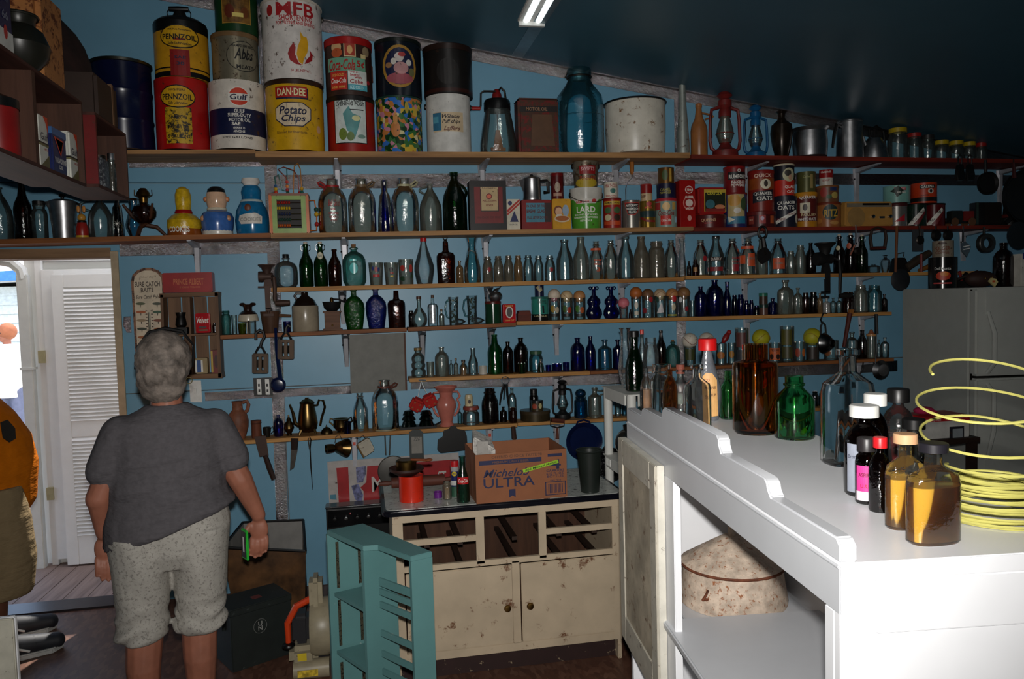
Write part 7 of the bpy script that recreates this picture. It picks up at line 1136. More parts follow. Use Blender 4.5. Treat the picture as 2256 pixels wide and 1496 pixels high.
for Y, lb in ((-2.06, 'navy and white oil can on the nearer crate, first from the left'), (-1.93, 'navy and white oil can on the nearer crate, beside the black pot')):
    oilcan(Y, 2.8, 2.5606, .11, lb, (26, 30, 76), [('z', 0, .3, (206, 206, 200)), ('z', .96, 1.0, (176, 50, 30)), ('t', 'Motor', 0, .75, .7, .12, (90, 96, 120)), ('t', '66', 0, .5, .4, .12, (120, 124, 140)), ('p', [(.13 * math.cos(i) , .27 + .1 * math.sin(i)) for i in [k * PI / 6 for k in range(12)]], (180, 40, 34))], 'oil cans on the nearer crate')
def lat(name, label, cat, P, prof, m, seg=20, pw=2.): o = mesh(name, lathe(prof, seg, power=pw), m, loc=P); return tag(o, label, cat)
t = thing('grease_can', 'blue grease canister in the left half of the nearer crate', 'canister', (-1.17, -2.06, 2.2296)); mesh('body', lathe([(0, 0), (.075, 0), (.078, .01), (.078, .2)], 22), paint((44, 90, 140), .4, wear=.1), t); mesh('lid', lathe([(.08, .2), (.08, .25), (.07, .28), (0, .285)], 22), paint((20, 50, 90), .4), t)
t = thing('grease_can', 'red canister with a dark lid in the left half of the nearer crate', 'canister', (-1.165, -1.88, 2.2296)); mesh('body', lathe([(0, 0), (.066, 0), (.068, .01), (.068, .16)], 22), paint((130, 20, 20), .4), t); mesh('lid', lathe([(.07, .16), (.07, .19), (.02, .21), (0, .21)], 22), BLK, t)
t = thing('bean_pot', 'black bulbous iron pot on the nearer crate', 'pot', (-1.135, -1.73, 2.5606)); mesh('pot_body', lathe([(0, 0), (.05, 0), (.085, .04), (.095, .08), (.075, .13), (.05, .15), (.052, .17), (.062, .185), (.055, .185), (0, .15)], 24), paint((30, 30, 24), .35), t); mesh('rim', tube([(.06 * math.cos(a), .06 * math.sin(a), .183) for a in [2 * PI * i / 20 for i in range(20)]], .005, 6, True), paint((30, 30, 24), .35), t)
t = thing('flat_can', 'tall rusty orange square can behind the black pot', 'can', (-1.2, -1.45, 2.5606)); mesh('can_body', box(-.07, .08, -.13, .11, 0, .36), paint((176, 116, 64), .5, wear=.5, wc=(96, 46, 20)), t, bevel=.02); mesh('can_spout', lathe([(0, .36), (.022, .36), (.022, .4), (0, .4)], 12), BLK, t)
t = thing('canvas_bundle', 'large dark brown bundle above the crates in the corner', 'bundle', (atD(40, 30, 3.6).x, atD(40, 30, 3.6).y, 2.4755)); mesh('bundle', ball(.26, (0, 0, .34), 24, 14, (1.15, 1.2, 1.3)), paint((40, 20, 16), .9, var=.4, bump=.5), t)
t = thing('leather_case', 'dark brown leather case with a lighter strap on the farther crate', 'case', (-1.18, -.86, 2.5606)); mesh('case_body', box(-.075, .075, -.16, .14, 0, .2), paint((52, 36, 28), .6), t, bevel=.015); mesh('strap', box(-.078, .078, .05, .075, -.0005, .202), paint((110, 80, 54), .6), t, bevel=.002)
t = thing('speckled_canister', 'grey speckled enamel canister in the farther crate', 'canister', (-1.14, -.93, 2.2546)); mesh('body', box(-.035, .035, -.05, .03, 0, .14), paint((120, 124, 126), .4, wear=.8, wc=(40, 42, 50), nscale=40), t, bevel=.01); mesh('lid', lathe([(0, .14), (.03, .14), (.03, .155), (0, .158)], 14), DKM, t)
bot(None, 237, 256, 338, 'jarlid', 'clear', 'small clear jar with a metal lid in the farther crate', cap=(ALU, .16), base=Vector((-1.14, -.8, 2.2546)))
# dark blue drum
it = It(None, 205, 338, 141, base=Vector((atY(271, 300, -.17).x, -.17, 2.565))); it.R = min(it.R, .165); it.root('steel_drum', 'dark blue steel drum left of the oil pails', 'drum'); R, H = it.R, it.H
it.part('drum_body', lathe([(0, 0), (R * .98, 0), (R, .01), (R * .97, H * .3), (R, H * .33), (R * .97, H * .36), (R * .97, H * .62), (R, H * .65), (R * .97, H * .68), (R * .97, H * .97)], 30), paint((14, 20, 52), .25)); it.part('lid_ring', lathe([(R * .97, H * .955), (R * 1.02, H * .96), (R * 1.02, H * .99), (R * .96, H), (R * .9, H * .985), (0, H * .985)], 30), metal((120, 120, 110), .3))
f = Fl('roasting_pan', 'black speckled enamel pan hanging behind the white post', 'pan', 1336, 1060, -.05); f.disc('pan_dish', 1336, 1022, 38, [(0, .012), (.8, .012), (1, .04), (.97, .04), (.78, 0), (0, 0)], paint((16, 16, 18), .25, wear=.3, wc=(150, 150, 150), nscale=50)); f.tube('loop', [(1328, 990), (1334, 982), (1342, 989)], 2, IRON)

# -- white cabinet in the foreground (own axes: x = depth, y = length)
WP = paint((236, 237, 240), .35, var=.02, nscale=5); WP2 = paint((198, 200, 204), .3, var=.03, nscale=5)
WZ = 1.295
wc = thing('white_cabinet', 'long white painted cabinet with a stepped edge board, nearest on the right', 'cabinet', (.711, -3.699, 0), rz=-.1064)
WM = Matrix.Translation((.711, -3.699, 0)) @ Matrix.Rotation(-.1064, 4, 'Z')
def wp(n, *b, m=WP, bev=.002): return mesh(n, box(*b), m, wc, bevel=bev)
WD, WL = .47, 1.4
wp('top_board', 0, WD, 0, WL, WZ - .03, WZ)
st = [(0, WZ + .0), (0, 1.322), (.012, 1.333), (.255, 1.333), (.268, 1.345), (.272, 1.356), (.285, 1.364), (.515, 1.364), (.528, 1.38), (.53, 1.392), (.545, 1.402), (.955, 1.404), (.972, 1.396), (.985, 1.37), (1.18, 1.37), (1.2, 1.364), (1.212, 1.342), (WL - .015, 1.342), (WL, 1.33), (WL, WZ)]
mesh('stepped_edge_board', hexa([(0, b, z) for b, z in st], [(.028, b, z) for b, z in st]), WP2, wc, bevel=.003)
wp('apron', -.001, .02, -.001, WL, 1.213, 1.292, m=WP2); wp('bead', -.004, .001, 0, WL, 1.286, 1.292, m=WP2)
wp('corner_post', .0, .06, 0, .02, 0, WZ - .03); wp('corner_post', WD - .05, WD, 0, .02, 0, WZ - .03); wp('end_rail', .06, WD - .05, 0, .02, 1.18, WZ - .03); wp('end_panel', .06, WD - .05, .006, .018, .04, 1.18, bev=0)
wp('far_end_panel', .02, WD, WL - .02, WL, 0, WZ - .03); wp('back_panel', WD - .012, WD, .02, WL - .02, .05, WZ - .03, bev=0)
wp('stile', 0, .02, .88, .965, 0, 1.213); wp('stile', 0, .02, .02, .05, 0, 1.213); wp('stile', 0, .02, WL - .03, WL, 0, 1.213); wp('base_rail', 0, .02, .05, WL - .03, 0, .1); wp('lower_rail', 0, .02, .965, WL - .03, .5, .57)
wp('pull_out_board', -.012, WD - .02, .06, .965, .78, .8, m=WP2, bev=.004); wp('inner_shelf', .08, WD - .013, .965, WL - .021, .742, .76, m=WP2); wp('floor_board', .02, WD - .013, .021, WL - .021, .1, .12)
DW = paint((170, 158, 138), .6, var=.3, nscale=8, wear=.3, wc=(110, 84, 62)); d = wp('door', -.024, -.002, .955, WL + .01, .56, 1.24, m=paint((206, 202, 190), .5, wear=.1))
for q in (box(-.03, -.023, .955, 1.015, .56, 1.24), box(-.03, -.023, WL - .05, WL + .01, .56, 1.24), box(-.03, -.023, 1.015, WL - .05, .56, .65), box(-.03, -.023, 1.015, WL - .05, 1.16, 1.24)): mesh('door_frame', q, paint((186, 180, 166), .5, wear=.2), d, bevel=.002)
mesh('door_panel', box(-.026, -.0235, 1.015, WL - .05, .65, 1.16), DW, d)
q = WM @ Vector((.27, 1.17, .761)); t = thing('rusty_cooker', 'rust-spotted cream metal cooker with a domed lid inside the white cabinet', 'cooker', q); RC = paint((196, 178, 160), .7, var=.25, wear=.34, wc=(150, 96, 62), nscale=30, bump=.3)
mesh('pan', lathe([(0, 0), (.162, 0), (.165, .01), (.15, .11), (.152, .118)], 32), RC, t); mesh('lid', lathe([(.156, .112), (.156, .122), (.14, .132), (.08, .17), (.03, .2), (0, .2)], 32), RC, t); mesh('rim', tube([(.156 * math.cos(a), .156 * math.sin(a), .117) for a in [2 * PI * i / 32 for i in range(32)]], .0045, 6, True), RUST, t); mesh('lid_knob', lathe([(0, .2), (.012, .2), (.012, .23), (0, .232)], 10), RC, t); mesh('handle_lug', tube([(-.13, -.1, .05), (-.15, -.11, .055), (-.142, -.115, .07), (-.128, -.098, .075)], .004, 6), RUST, t)
# bottles on the white cabinet
def fb(x0, x1, yt, yb, kind, g_, label, zb=WZ, **kw):
    P = atZ((x0 + x1) / 2, yb, zb); d_ = (P - CAM); d_.z = 0; D_ = d_.length; r = (x1 - x0) / 2 / F_PX * D_ * kw.get('sy', 1.); P += d_.normalized() * r; P.z = zb; q = WM.inverted() @ P; rr = (x1 - x0) / 2 / F_PX * D_; q.x = max(q.x, .03 + rr); q.y = min(q.y, WL - rr - .005); P = WM @ q
    return bot(None, x0, x1, yt, kind, g_, label, base=P, seg=28, **kw)
def solid_glass(c):
    m, n, b = _new('solid_glass'); b.inputs['Base Color'].default_value = (*c, 1); b.inputs['Transmission Weight'].default_value = 1; b.inputs['Roughness'].default_value = .015; b.inputs['IOR'].default_value = 1.46; return m
SC, SA, SG = solid_glass((.97, .985, .975)), solid_glass((.72, .33, .09)), solid_glass((.35, .9, .42))
CL2 = glass((.93, .96, .95), .02, (190, 190, 185), .04); AM2 = glass((.5, .17, .03), .03, (80, 34, 12), .04); GR2 = glass((.3, .84, .36), .05, (40, 160, 50), .04); DK2 = glass((.12, .03, .02), .04, (36, 14, 12), .05)
LQ = _new('amber_liquid'); LQ[2].inputs['Base Color'].default_value = lin((250, 196, 70)); LQ[2].inputs['Transmission Weight'].default_value = .45; LQ[2].inputs['Roughness'].default_value = .06; LQ[2].inputs['IOR'].default_value = 1.33; LQ = LQ[0]
fb(1411, 1437, 812, 903, 'boston', CL2, 'clear bottle stained brown and white, behind the stepped board', fill=(paint((150, 110, 80), .6, var=.4), .62), name='stained_bottle')
fb(1432, 1486, 803, 912, 'mason', SC, 'clear screw-neck jar standing behind the stepped board', thick=.003); fb(1461, 1492, 813, 936, 'boston', SA, 'brown bottle between the jar and the clear flask', thick=.003)
fb(1479, 1520, 803, 922, 'med', CL2, 'clear bottle with a reddish cork stopper', cap=(paint((120, 60, 44), .7), .16)); fb(1506, 1566, 803, 950, 'med', SC, 'open clear flask in front of the red-capped bottle', sy=.6, thick=.003)
fb(1531, 1588, 746, 917, 'pin', glass((.7, .72, .76), .3, (180, 186, 196), .15), 'grey plastic bottle with a red cap and orange label', sy=.7, cap=((206, 22, 24), .14, .66), name='sauce_bottle', D=[('p', [(1549, 826), (1556, 818), (1568, 819), (1578, 834), (1580, 912), (1550, 914)], (226, 176, 112), 'label'), ('t', 'CO', 1558, 834, 10, 6, (190, 90, 50)), ('t', 'MAPLE', 1566, 850, 18, 6, (120, 80, 50)), ('t', 'SYRUP', 1566, 866, 18, 6, (120, 80, 50))])
fb(1588, 1620, 817, 914, 'thread', SG, 'small bright green bottle behind the big brown bottle', thick=.003)
fb(1619, 1709, 758, 961, 'bigjug', SA, 'big brown bottle with a short neck, standing in the middle of the white top', thick=.004) ; fb(1711, 1789, 828, 971, 'thread', SG, 'bright green bottle right of the big brown bottle', thick=.003)
fb(1819, 1916, 768, 1028, 'med', SC, 'tall clear square bottle with a heavy lip', pw=4, sy=.7, thick=.004)
fb(1905, 1952, 867, 1070, 'boston', DK2, 'dark bottle with a white cap, the one farther back', cap=(WHT, .13, .9)); fb(1867, 1941, 892, 1098, 'boston', DK2, 'larger dark bottle with a white cap and grey label', cap=(WHT, .13, .74), D=[('r', 1886, 1025, 30, 105, (150, 156, 170)), ('t', 'Bromo', 1886, 1000, 24, 8, (80, 84, 100))])
fb(1950, 2008, 856, 1035, 'boston', CL2, 'clear bottle with a black cap and red-brown contents', cap=(BKC, .17, .7), fill=(paint((90, 14, 12), .2), .45)); fb(1990, 2036, 922, 1050, 'boston', CL2, 'small clear bottle with a black cap behind the gold flasks', cap=(BKC, .18, .9))
fb(1888, 1931, 964, 1113, 'wide', DK2, 'brown pill bottle with a bright pink label', cap=((40, 36, 38), .2, .84), D=[('r', 1908, 1060, 36, 76, (206, 60, 140)), ('r', 1908, 1088, 36, 20, (220, 206, 214)), ('t', 'ASPIRIN', 1908, 1042, 26, 9, (120, 20, 60)), ('t', 'U.S.P.', 1908, 1066, 18, 8, (170, 30, 50))])
fb(1918, 1960, 963, 1131, 'boston', DK2, 'tiny black bottle with a red cap', cap=((206, 26, 34), .14, .62))
fb(1955, 2034, 955, 1168, 'med', CL2, 'gold-filled flask with a tan cap', sy=.55, pw=2.6, cap=((206, 160, 120), .1, .56), fill=(LQ, .56)); fb(2003, 2109, 975, 1203, 'med', CL2, 'gold-filled flask with a black cap, nearest of the bottles', sy=.55, pw=2.6, cap=((30, 28, 34), .09, .5), fill=(LQ, .6))
# coil of trimmer line
P = atZ(2268, 1170, WZ); P += Vector((.02, .1, 0)); P.z = WZ
tc = thing('trimmer_line', 'springy coil of pale yellow trimmer line at the right edge', 'line', P); TLM = paint((206, 200, 110), .4)
k = MB()
for i in range(20):
    r = .118 - .0028 * i + R_.uniform(-.008, .008); z = .004 + .0034 * i; t1, t2, ox = R_.uniform(0, 6), R_.uniform(.001, .006), R_.uniform(-.006, .006); k.add(tube([(ox + r * math.cos(a), r * math.sin(a) * .96, max(.003, z + t2 * math.sin(a + t1))) for a in [2 * PI * j / 28 for j in range(28)]], .0025, 5, True))
o = mesh('wound_coil', k, TLM, tc); o['kind'] = 'stuff'
hp_ = []
for i in range(112):
    a = 2 * PI * i / 36 + 2.2; z = .085 + .0016 * i; r = .075 + .05 * min(1, i / 30) - .022 * max(0, (i - 56) / 56); hp_.append((r * math.cos(a) + .01 * math.sin(i / 17), r * math.sin(a), z + min(.03, i * .001) * math.sin(a + .5)))
mesh('loose_loops', tube(hp_, .0027, 6), TLM, tc)

# -- white plastic shelving behind it
PW = paint((206, 206, 200), .5, var=.03); px_, py_ = 1.2, -.96; ps = thing('plastic_shelving', 'white plastic shelving unit between the bench and the white cabinet', 'shelving', (px_, py_, 0)); PSW, PSD = .72, .4
for x in (.025, PSW - .025):
    for y in (-.025, -PSD + .025): mesh('post', lathe([(0, 0), (.025, 0), (.022, .02), (.022, 1.25), (.026, 1.252), (0, 1.252)], 14), PW, ps, loc=(x, y, 0))
for z in (.1, .48, .865, 1.215): s_ = mesh('tier', MB().add(box(0, PSW, -PSD, 0, z + .03, z + .036)).add(box(0, .008, -PSD + .05, -.05, z - .02, z + .03)).add(box(PSW - .008, PSW, -PSD + .05, -.05, z - .02, z + .03)).add(box(.05, PSW - .05, -PSD, -PSD + .008, z - .02, z + .03)).add(box(.05, PSW - .05, -.008, 0, z - .02, z + .03)), PW, ps)
for i in range(5): mesh('vent_rib', box(-.003, .001, -.12 + .014 * i, -.113 + .014 * i, .855, .89), WHT, ps)
def onp(x0, x1, yt, kind, g_, label, Y, z=1.2518, **kw): return bot(None, x0, x1, yt, kind, g_, label, base=Vector((atY((x0 + x1) / 2, 850, Y).x, Y, z)), **kw)
onp(1362, 1393, 722, 'hurri', 'crystal', 'clear flared glass vase on the white plastic shelving', -1.1, name='glass_vase', cat='vase'); onp(1378, 1417, 729, 'slim', 'dgreen', 'dark green waisted bottle with a black cap on the plastic shelving', -1.22, cap=(BKC, .1)); onp(1406, 1424, 726, 'slimbeer', 'clear', 'clear bottle with a red and white stopper on the plastic shelving', -1.08, cap=((190, 60, 50), .08)); onp(1418, 1450, 744, 'mason', 'crystal', 'cut-glass jar on the plastic shelving, beside the baseballs', -1.2)
t = thing('glass_globe', 'smoky glass globe on the second tier of the plastic shelving', 'globe', (1.29, -1.12, .902)); mesh('globe', ball(.075, (0, 0, .075), 18, 12), glass((.4, .42, .4), .12, (70, 76, 74)), t); mesh('collar', lathe([(.03, .14), (.034, .165), (.03, .165)], 14), DKM, t)

# -- fridge and what stands on it
FW = paint((176, 178, 172), .35, var=.03); fr = thing('refrigerator', 'off-white top-freezer refrigerator in the right corner', 'refrigerator', (3.47, -.85, 0), rz=-.132)
mesh('fridge_body', box(0, .74, .0, .68, .02, 1.7), FW, fr, bevel=.006)
for z0, z1 in ((.06, 1.175), (1.19, 1.695)):
    d = mesh('door', box(0, .74, -.07, -.006, z0, z1), FW, fr, bevel=.012); h = z0 + (z1 - z0) * (.5 if z0 > 1 else .74)
    mesh('handle', tube([(.065, -.075, z1 - .03 if z0 < 1 else z0 + .02), (.075, -.12, z1 - .08 if z0 < 1 else z0 + .08), (.075, -.12, h), (.065, -.078, h + (.12 if z0 > 1 else -.18))], [.012, .014, .014, .01], 8), FW, d); mesh('handle_plate', box(.05, .08, -.078, -.07, h + (.1 if z0 > 1 else -.3), h + (.24 if z0 > 1 else -.16)), FW, d, bevel=.003)
mesh('gasket', box(.01, .73, -.007, 0, .06, 1.69), DKM, fr); mesh('kick_plate', box(.02, .72, -.02, .0, .0, .055), BLK, fr)
FZ = 1.7008; FB = lambda px, Y: Vector((atY(px, 620, Y).x, Y, FZ))
a = can(None, 2052, 2102, 567, (18, 18, 18), 'tall black can with a red flower emblem on the refrigerator', base=FB(2077, -.55), rough=.2, D=[('e', 2078, 608, 26, 20, (176, 50, 20)), ('e', 2080, 604, 14, 10, (206, 120, 30)), ('t', 'Del Monte', 2077, 592, 28, 6, (200, 200, 196)), ('r', 2077, 624, 32, 3, (190, 60, 60))])
can(None, 2059, 2096, 531, (130, 120, 104), 'worn tin with brown lettering on the tall black can', on=a, base=None if False else Vector((a.X, a.Y, a.z0 + a.H)), wear=.3, D=[('e', 2076, 537, 16, 5, (60, 30, 20)), ('t', 'FOLGER', 2076, 548, 28, 9, (110, 50, 30)), ('t', 'COFFEE', 2076, 557, 24, 6, (110, 50, 30))])
bot(None, 2193, 2229, 535, 'boston', 'damber', 'large dark brown bottle on the refrigerator', base=FB(2211, -.55))
boxy(None, 2232, 2275, 560, (206, 202, 190), 'white box with a blue corner on the refrigerator', .12, name='carton', cat='box', base=FB(2254, -.6), D=[('r', 2248, 565, 26, 14, (30, 46, 110)), ('r', 2245, 575, 14, 6, (30, 46, 110)), ('t', 'GE', 2246, 568, 6, 4, (140, 160, 200))])
Q = FB(2160, -.55); t = thing('leather_pouch', 'brown leather tool pouch slumped on the refrigerator', 'pouch', Q); mesh('pouch', ball(.1, (0, 0, .052), 18, 10, (1.05, .6, .52)), paint((50, 28, 22), .7, bump=.3), t); mesh('strap', tube([(-.02, 0, .1), (-.16, .02, .05), (-.2, .03, .01)], .009, 7), paint((34, 22, 18), .7), t)
for x, y in ((-.02, .085), (.03, .09)): mesh('rivet', ball(.006, (x, -.06, y - .03), 8, 5), BRASS, t)
t = thing('tape_measure', 'cream tag with an orange mark leaning on the pouch', 'tag', FB(2187, -.66)); mesh('tag_plate', xf(prism_y([(-.03, .035), (-.012, .055), (.018, .05), (.034, .03), (.012, .0006)], -.006, .006), Matrix.Identity(4)), paint((206, 190, 130), .5), t); mesh('mark', box(-.008, .012, -.0068, -.006, .028, .04), paint((200, 80, 40), .5), t)
Q = FB(2130, -.3); t = thing('frying_pan', 'black frying pan with a long handle lying on the refrigerator', 'pan', Q); mesh('pan_dish', lathe([(0, 0), (.1, 0), (.125, .045), (.12, .045), (.097, .006), (0, .006)], 24), IRON, t); mesh('handle', tube([(.12, 0, .04), (.2, 0, .07), (.33, 0, .1)], [.012, .012, .016], 8), IRON, t)
Q = FB(2118, -.3) ; t = thing('pistol_drill', 'black hand tool with red grips lying inside the frying pan', 'tool', (Q.x + .02, Q.y, FZ + .0075)); mesh('tool_body', tube([(-.05, 0, .02), (.0, 0, .05), (.02, 0, .09)], [.018, .02, .012], 8), BLK, t); mesh('grip', tube([(-.03, -.02, .02), (-.06, -.03, .1)], [.008, .01], 7), paint((130, 30, 30), .5), t)
st_ = thing('side_table', 'small dark side table mostly hidden behind the white cabinet', 'table', (3.08, -1.0, 0)); mesh('tabletop', box(-.2, .16, -.2, .16, .87, .9), LO, st_, bevel=.003)
for x in (-.17, .13):
    for y in (-.17, .13): mesh('leg', box(x - .02, x + .02, y - .02, y + .02, 0, .87), LO, st_)
bx = It(None, 2012, 2108, 912, base=Vector((atY(2060, 950, -1.08).x, -1.08, .9008))); bx.round = False; bx.dep = .09; bx.root('thermostat_box', 'white product box with a red band standing by the refrigerator', 'box'); bx.part('carton', box(-bx.R, bx.R, -.09, .09, 0, bx.H), paint((190, 188, 182), .5), bevel=.002); bx.part('red_band', box(-bx.R - .001, bx.R + .001, -.091, .091, bx.H * .78, bx.H + .001), paint((176, 30, 34), .4)); bx.decals([('t', 'Honeywell', 2030, 919, 32, 7, (220, 180, 180)), ('t', 'Honeywell', 2090, 915, 28, 7, (220, 180, 180)), ('r', 2080, 950, 32, 30, (34, 34, 40)), ('r', 2082, 950, 22, 20, (130, 136, 140))])
t = thing('pink_cloth', 'crumpled pink cloth on the white product box', 'cloth', (bx.X - .07, bx.Y, bx.z0 + bx.H + .0012)); mesh('cloth', ball(.05, (0, 0, .022), 14, 8, (1.2, .8, .44)), paint((176, 30, 80), .8, bump=.5), t); mesh('fold', ball(.03, (.03, -.02, .014), 10, 6, (1.2, .6, .45)), paint((176, 30, 80), .8, bump=.5), t)

# -- cream bench cabinet
CRM = paint((192, 174, 148), .5, var=.1, nscale=5, wear=.22, wc=(110, 70, 44)); BRN = wood((80, 52, 36), axis=2)
cb = thing('bench_cabinet', 'chipped cream kitchen base with empty drawer openings and an enamel top', 'cabinet', (.1, -1.36, 0)); CBW, CBD = 1.05, .54
def cp(n, *b, m=CRM, bev=.002): return mesh(n, box(*b), m, cb, bevel=bev)
for x in (0, CBW - .018): cp('side_panel', x, x + .018, .012, CBD, .0, .772)
cp('back_panel', .018, CBW - .018, CBD - .01, CBD, .02, .772, m=BRN, bev=0); cp('floor_board', .018, CBW - .018, .02, CBD - .01, .1, .115, m=BRN); cp('kick_board', .0181, CBW - .0181, .05, .06, 0, .1, m=paint((44, 24, 22), .6, wear=.1, wc=(170, 150, 120)))
cp('top_rail', 0, CBW, 0, .02, .735, .772)
for x0, x1, z0, z1 in ((0, .045, .1, .735), (CBW - .04, CBW, .1, .735), (.37, .408, .52, .735), (.66, .695, .52, .735), (.53, .566, .135, .52)): cp('stile', x0, x1, 0, .02, z0, z1)
cp('mid_rail', .045, CBW - .04, 0, .02, .51, .535); cp('bottom_rail', .045, CBW - .04, 0, .02, .1, .14)
for x0, x1 in ((.045, .37), (.695, CBW - .04)): cp('drawer_rail', x0, x1, 0, .02, .628, .655)
for x in (.15, .3, .55, .76, .93):
    for z in (.63, .53): cp('drawer_runner', x - .012, x + .012, .02, CBD - .012, z - .02, z - .003, m=wood((56, 40, 32), axis=1), bev=0)
for x0, x1, kx in ((.05, .527, .5), (.57, CBW - .034, .605)):
    d = cp('door', x0, x1, -.012, -.001, .145, .508, m=CRM, bev=.003); mesh('knob', xf(lathe([(0, 0), (.006, .001), (.006, .012), (.017, .018), (.014, .026), (0, .03)], 14), Matrix.Translation((kx, -.012, .315)) @ Matrix.Rotation(PI / 2, 4, 'X')), BRASS, d)
tp = [(x, y) for cx_, cy_, a0 in ((CBW + .03 - .04, -.03 + .04, -PI / 2), (CBW + .03 - .04, CBD + .01 - .04, 0), (-.045 + .04, CBD + .01 - .04, PI / 2), (-.045 + .04, -.03 + .04, PI)) for x, y in [(cx_ + .04 * math.cos(a0 + PI / 2 * i / 5), cy_ + .04 * math.sin(a0 + PI / 2 * i / 5)) for i in range(6)]]
mesh('top_edge', prism_z(tp, .773, .799), paint((16, 16, 24), .2), cb, bevel=.006); mesh('enamel_top', prism_z([((x - .5) * .965 + .5, (y - .25) * .94 + .25) for x, y in tp], .7985, .8005), paint((186, 190, 184), .25, wear=.3, wc=(60, 56, 50), nscale=24), cb)
BZ = .8012
def bb(x0, x1, yt, yb, **k_): P = atZ((x0 + x1) / 2, yb, BZ); P.y += (x1 - x0) / 2 * .002; return dict(base=Vector((P.x, P.y, BZ)))
rc = can(None, 879, 933, 1046, (200, 40, 14), 'bright red-orange canister on the bench', rough=.35, name='canister', cat='canister', **bb(879, 933, 0, 1109))
it = It(None, 856, 934, 1012, on=rc, base=Vector((rc.X, rc.Y, rc.z0 + rc.H))); it.root('wooden_bowl', 'dark brown shallow bowl on the red-orange canister', 'bowl'); it.part('bowl', lathe([(0, 0), (it.R * .5, 0), (it.R, it.H * .35), (it.R * .98, it.H * .5), (it.R * .5, it.H * .25), (0, it.H * .2)], 24), wood((56, 30, 24))); it.part('brass_collar', lathe([(it.R * .55, it.H * .3), (it.R * .6, it.H * .9), (it.R * .5, it.H), (0, it.H)], 20), BRASS)
t = thing('wooden_spoon', 'small brown wooden spoon lying across the dark bowl', 'spoon', (rc.X, rc.Y - .05, it.z0 + it.H + .004)); mesh('spoon_handle', tube([(0, 0, .004), (.07, -.03, .002)], [.005, .007], 7), wood((130, 70, 40)), t); mesh('spoon_bowl', ball(.014, (.078, -.034, .004), 10, 6, (1.3, .9, .5)), wood((130, 70, 40)), t)
P = atZ(935, 1085, BZ); t = thing('rolling_pin', 'dark wooden rolling pin lying behind the canister', 'rolling pin', (P.x - .02, P.y + .12, BZ + .028)); mesh('roller', xf(lathe([(0, -.13), (.026, -.13), (.028, 0), (.026, .13), (0, .13)], 16), Matrix.Rotation(PI / 2, 4, 'Y') ), wood((90, 48, 36)), t)
for s_ in (-1, 1): mesh('handle', xf(lathe([(0, .13), (.009, .13), (.013, .16), (.01, .19), (0, .192)], 10), Matrix.Rotation(s_ * PI / 2, 4, 'Y')), wood((90, 48, 36)), t)
can(None, 956, 974, 1083, (96, 30, 120), 'small purple screw lid lying on the bench', name='jar_lid', cat='lid', **bb(956, 974, 0, 1098)); bot(None, 975, 995, 1060, 'mason', 'hazy', 'little jar of tan powder on the bench', fill=(paint((150, 120, 90), .8), .7), **bb(975, 995, 0, 1102))
can(None, 993, 1011, 1015, (24, 36, 90), 'blue spray can with a yellow disc and red cap on the bench', taper=1, name='spray_can', cat='can', lid=((170, 24, 30), .22), D=[('r', 1002, 1032, 18, 10, (150, 150, 150)), ('e', 1001, 1042, 11, 10, (206, 180, 30)), ('t', 'WD', 1001, 1042, 7, 4, (24, 36, 90)), ('r', 1002, 1062, 17, 10, (190, 190, 186)), ('r', 1002, 1082, 17, 24, (40, 80, 60))], **bb(993, 1011, 0, 1094))
bot(None, 1005, 1034, 1005, 'slim', glass((.25, .5, .38), .08, (50, 90, 70)), 'green glass soda bottle with a red label, in front of the carton', D=[('r', 1020, 1056, 26, 15, (190, 24, 30)), ('t', 'Coca-Cola', 1020, 1056, 20, 8, WHC, .3)], **bb(1003, 1032, 0, 1110))
# carton
Pa = atZ(1050, 1111, BZ); Pb = atZ(1250, 1094, BZ); ang = math.atan2(Pb.y - Pa.y, Pb.x - Pa.x); L = (Pb - Pa).length; Hc = atY(1047, 1003, Pa.y).z - BZ; CBM = paint((142, 88, 56), .75, var=.06)
cx_ = thing('beer_carton', 'open brown cardboard beer carton on the bench', 'carton', Pa, rz=ang); dp = .3; k_ = .004
mesh('front_wall', box(0, L, 0, k_, 0, Hc), CBM, cx_); mesh('back_wall', box(0, L, dp - k_, dp, 0, Hc), CBM, cx_); mesh('side_wall', box(0, k_, k_, dp - k_, 0, Hc), CBM, cx_); mesh('side_wall', box(L - k_, L, k_, dp - k_, 0, Hc), CBM, cx_); mesh('bottom', box(k_, L - k_, k_, dp - k_, 0, k_), CBM, cx_)
CN = paint((30, 34, 70), .6)
def ct(s, x, z, w_, h_, c=(30, 34, 70), sh=0., a=0.): vf = text_vf(s, sh, .012); ca, sa = math.cos(a), math.sin(a); mesh('lettering', ([(L * x + u_ * w_ * L * ca - v_ * h_ * Hc * sa, -.0012, Hc * z + u_ * w_ * L * sa + v_ * h_ * Hc * ca) for u_, v_ in vf[0]], vf[1]), paint(c, .6), cx_, smooth=0)
def cr(n, x0, x1, z0, z1, m, y=-.0007): mesh(n, box(L * x0, L * x1, y, 0, Hc * z0, Hc * z1), m, cx_)
cr('print_band', .04, .72, .78, .87, CN); ct('PREMIUM LIGHT BEER', .38, .825, .4, .045, (110, 70, 50)); ct('OFFERED CHOICE TASTE 90', .45, .93, .55, .06, (90, 56, 40)); ct('Michelob', .33, .6, .5, .16, sh=.35); ct('ULTRA', .36, .4, .56, .2); mesh('ribbon', ([(L * x, -.0009, Hc * z) for x, z in ((.355, .08), (.39, .12), (.425, .08), (.425, .25), (.355, .25))], [(0, 1, 2, 3, 4)]), CN, cx_, smooth=0)
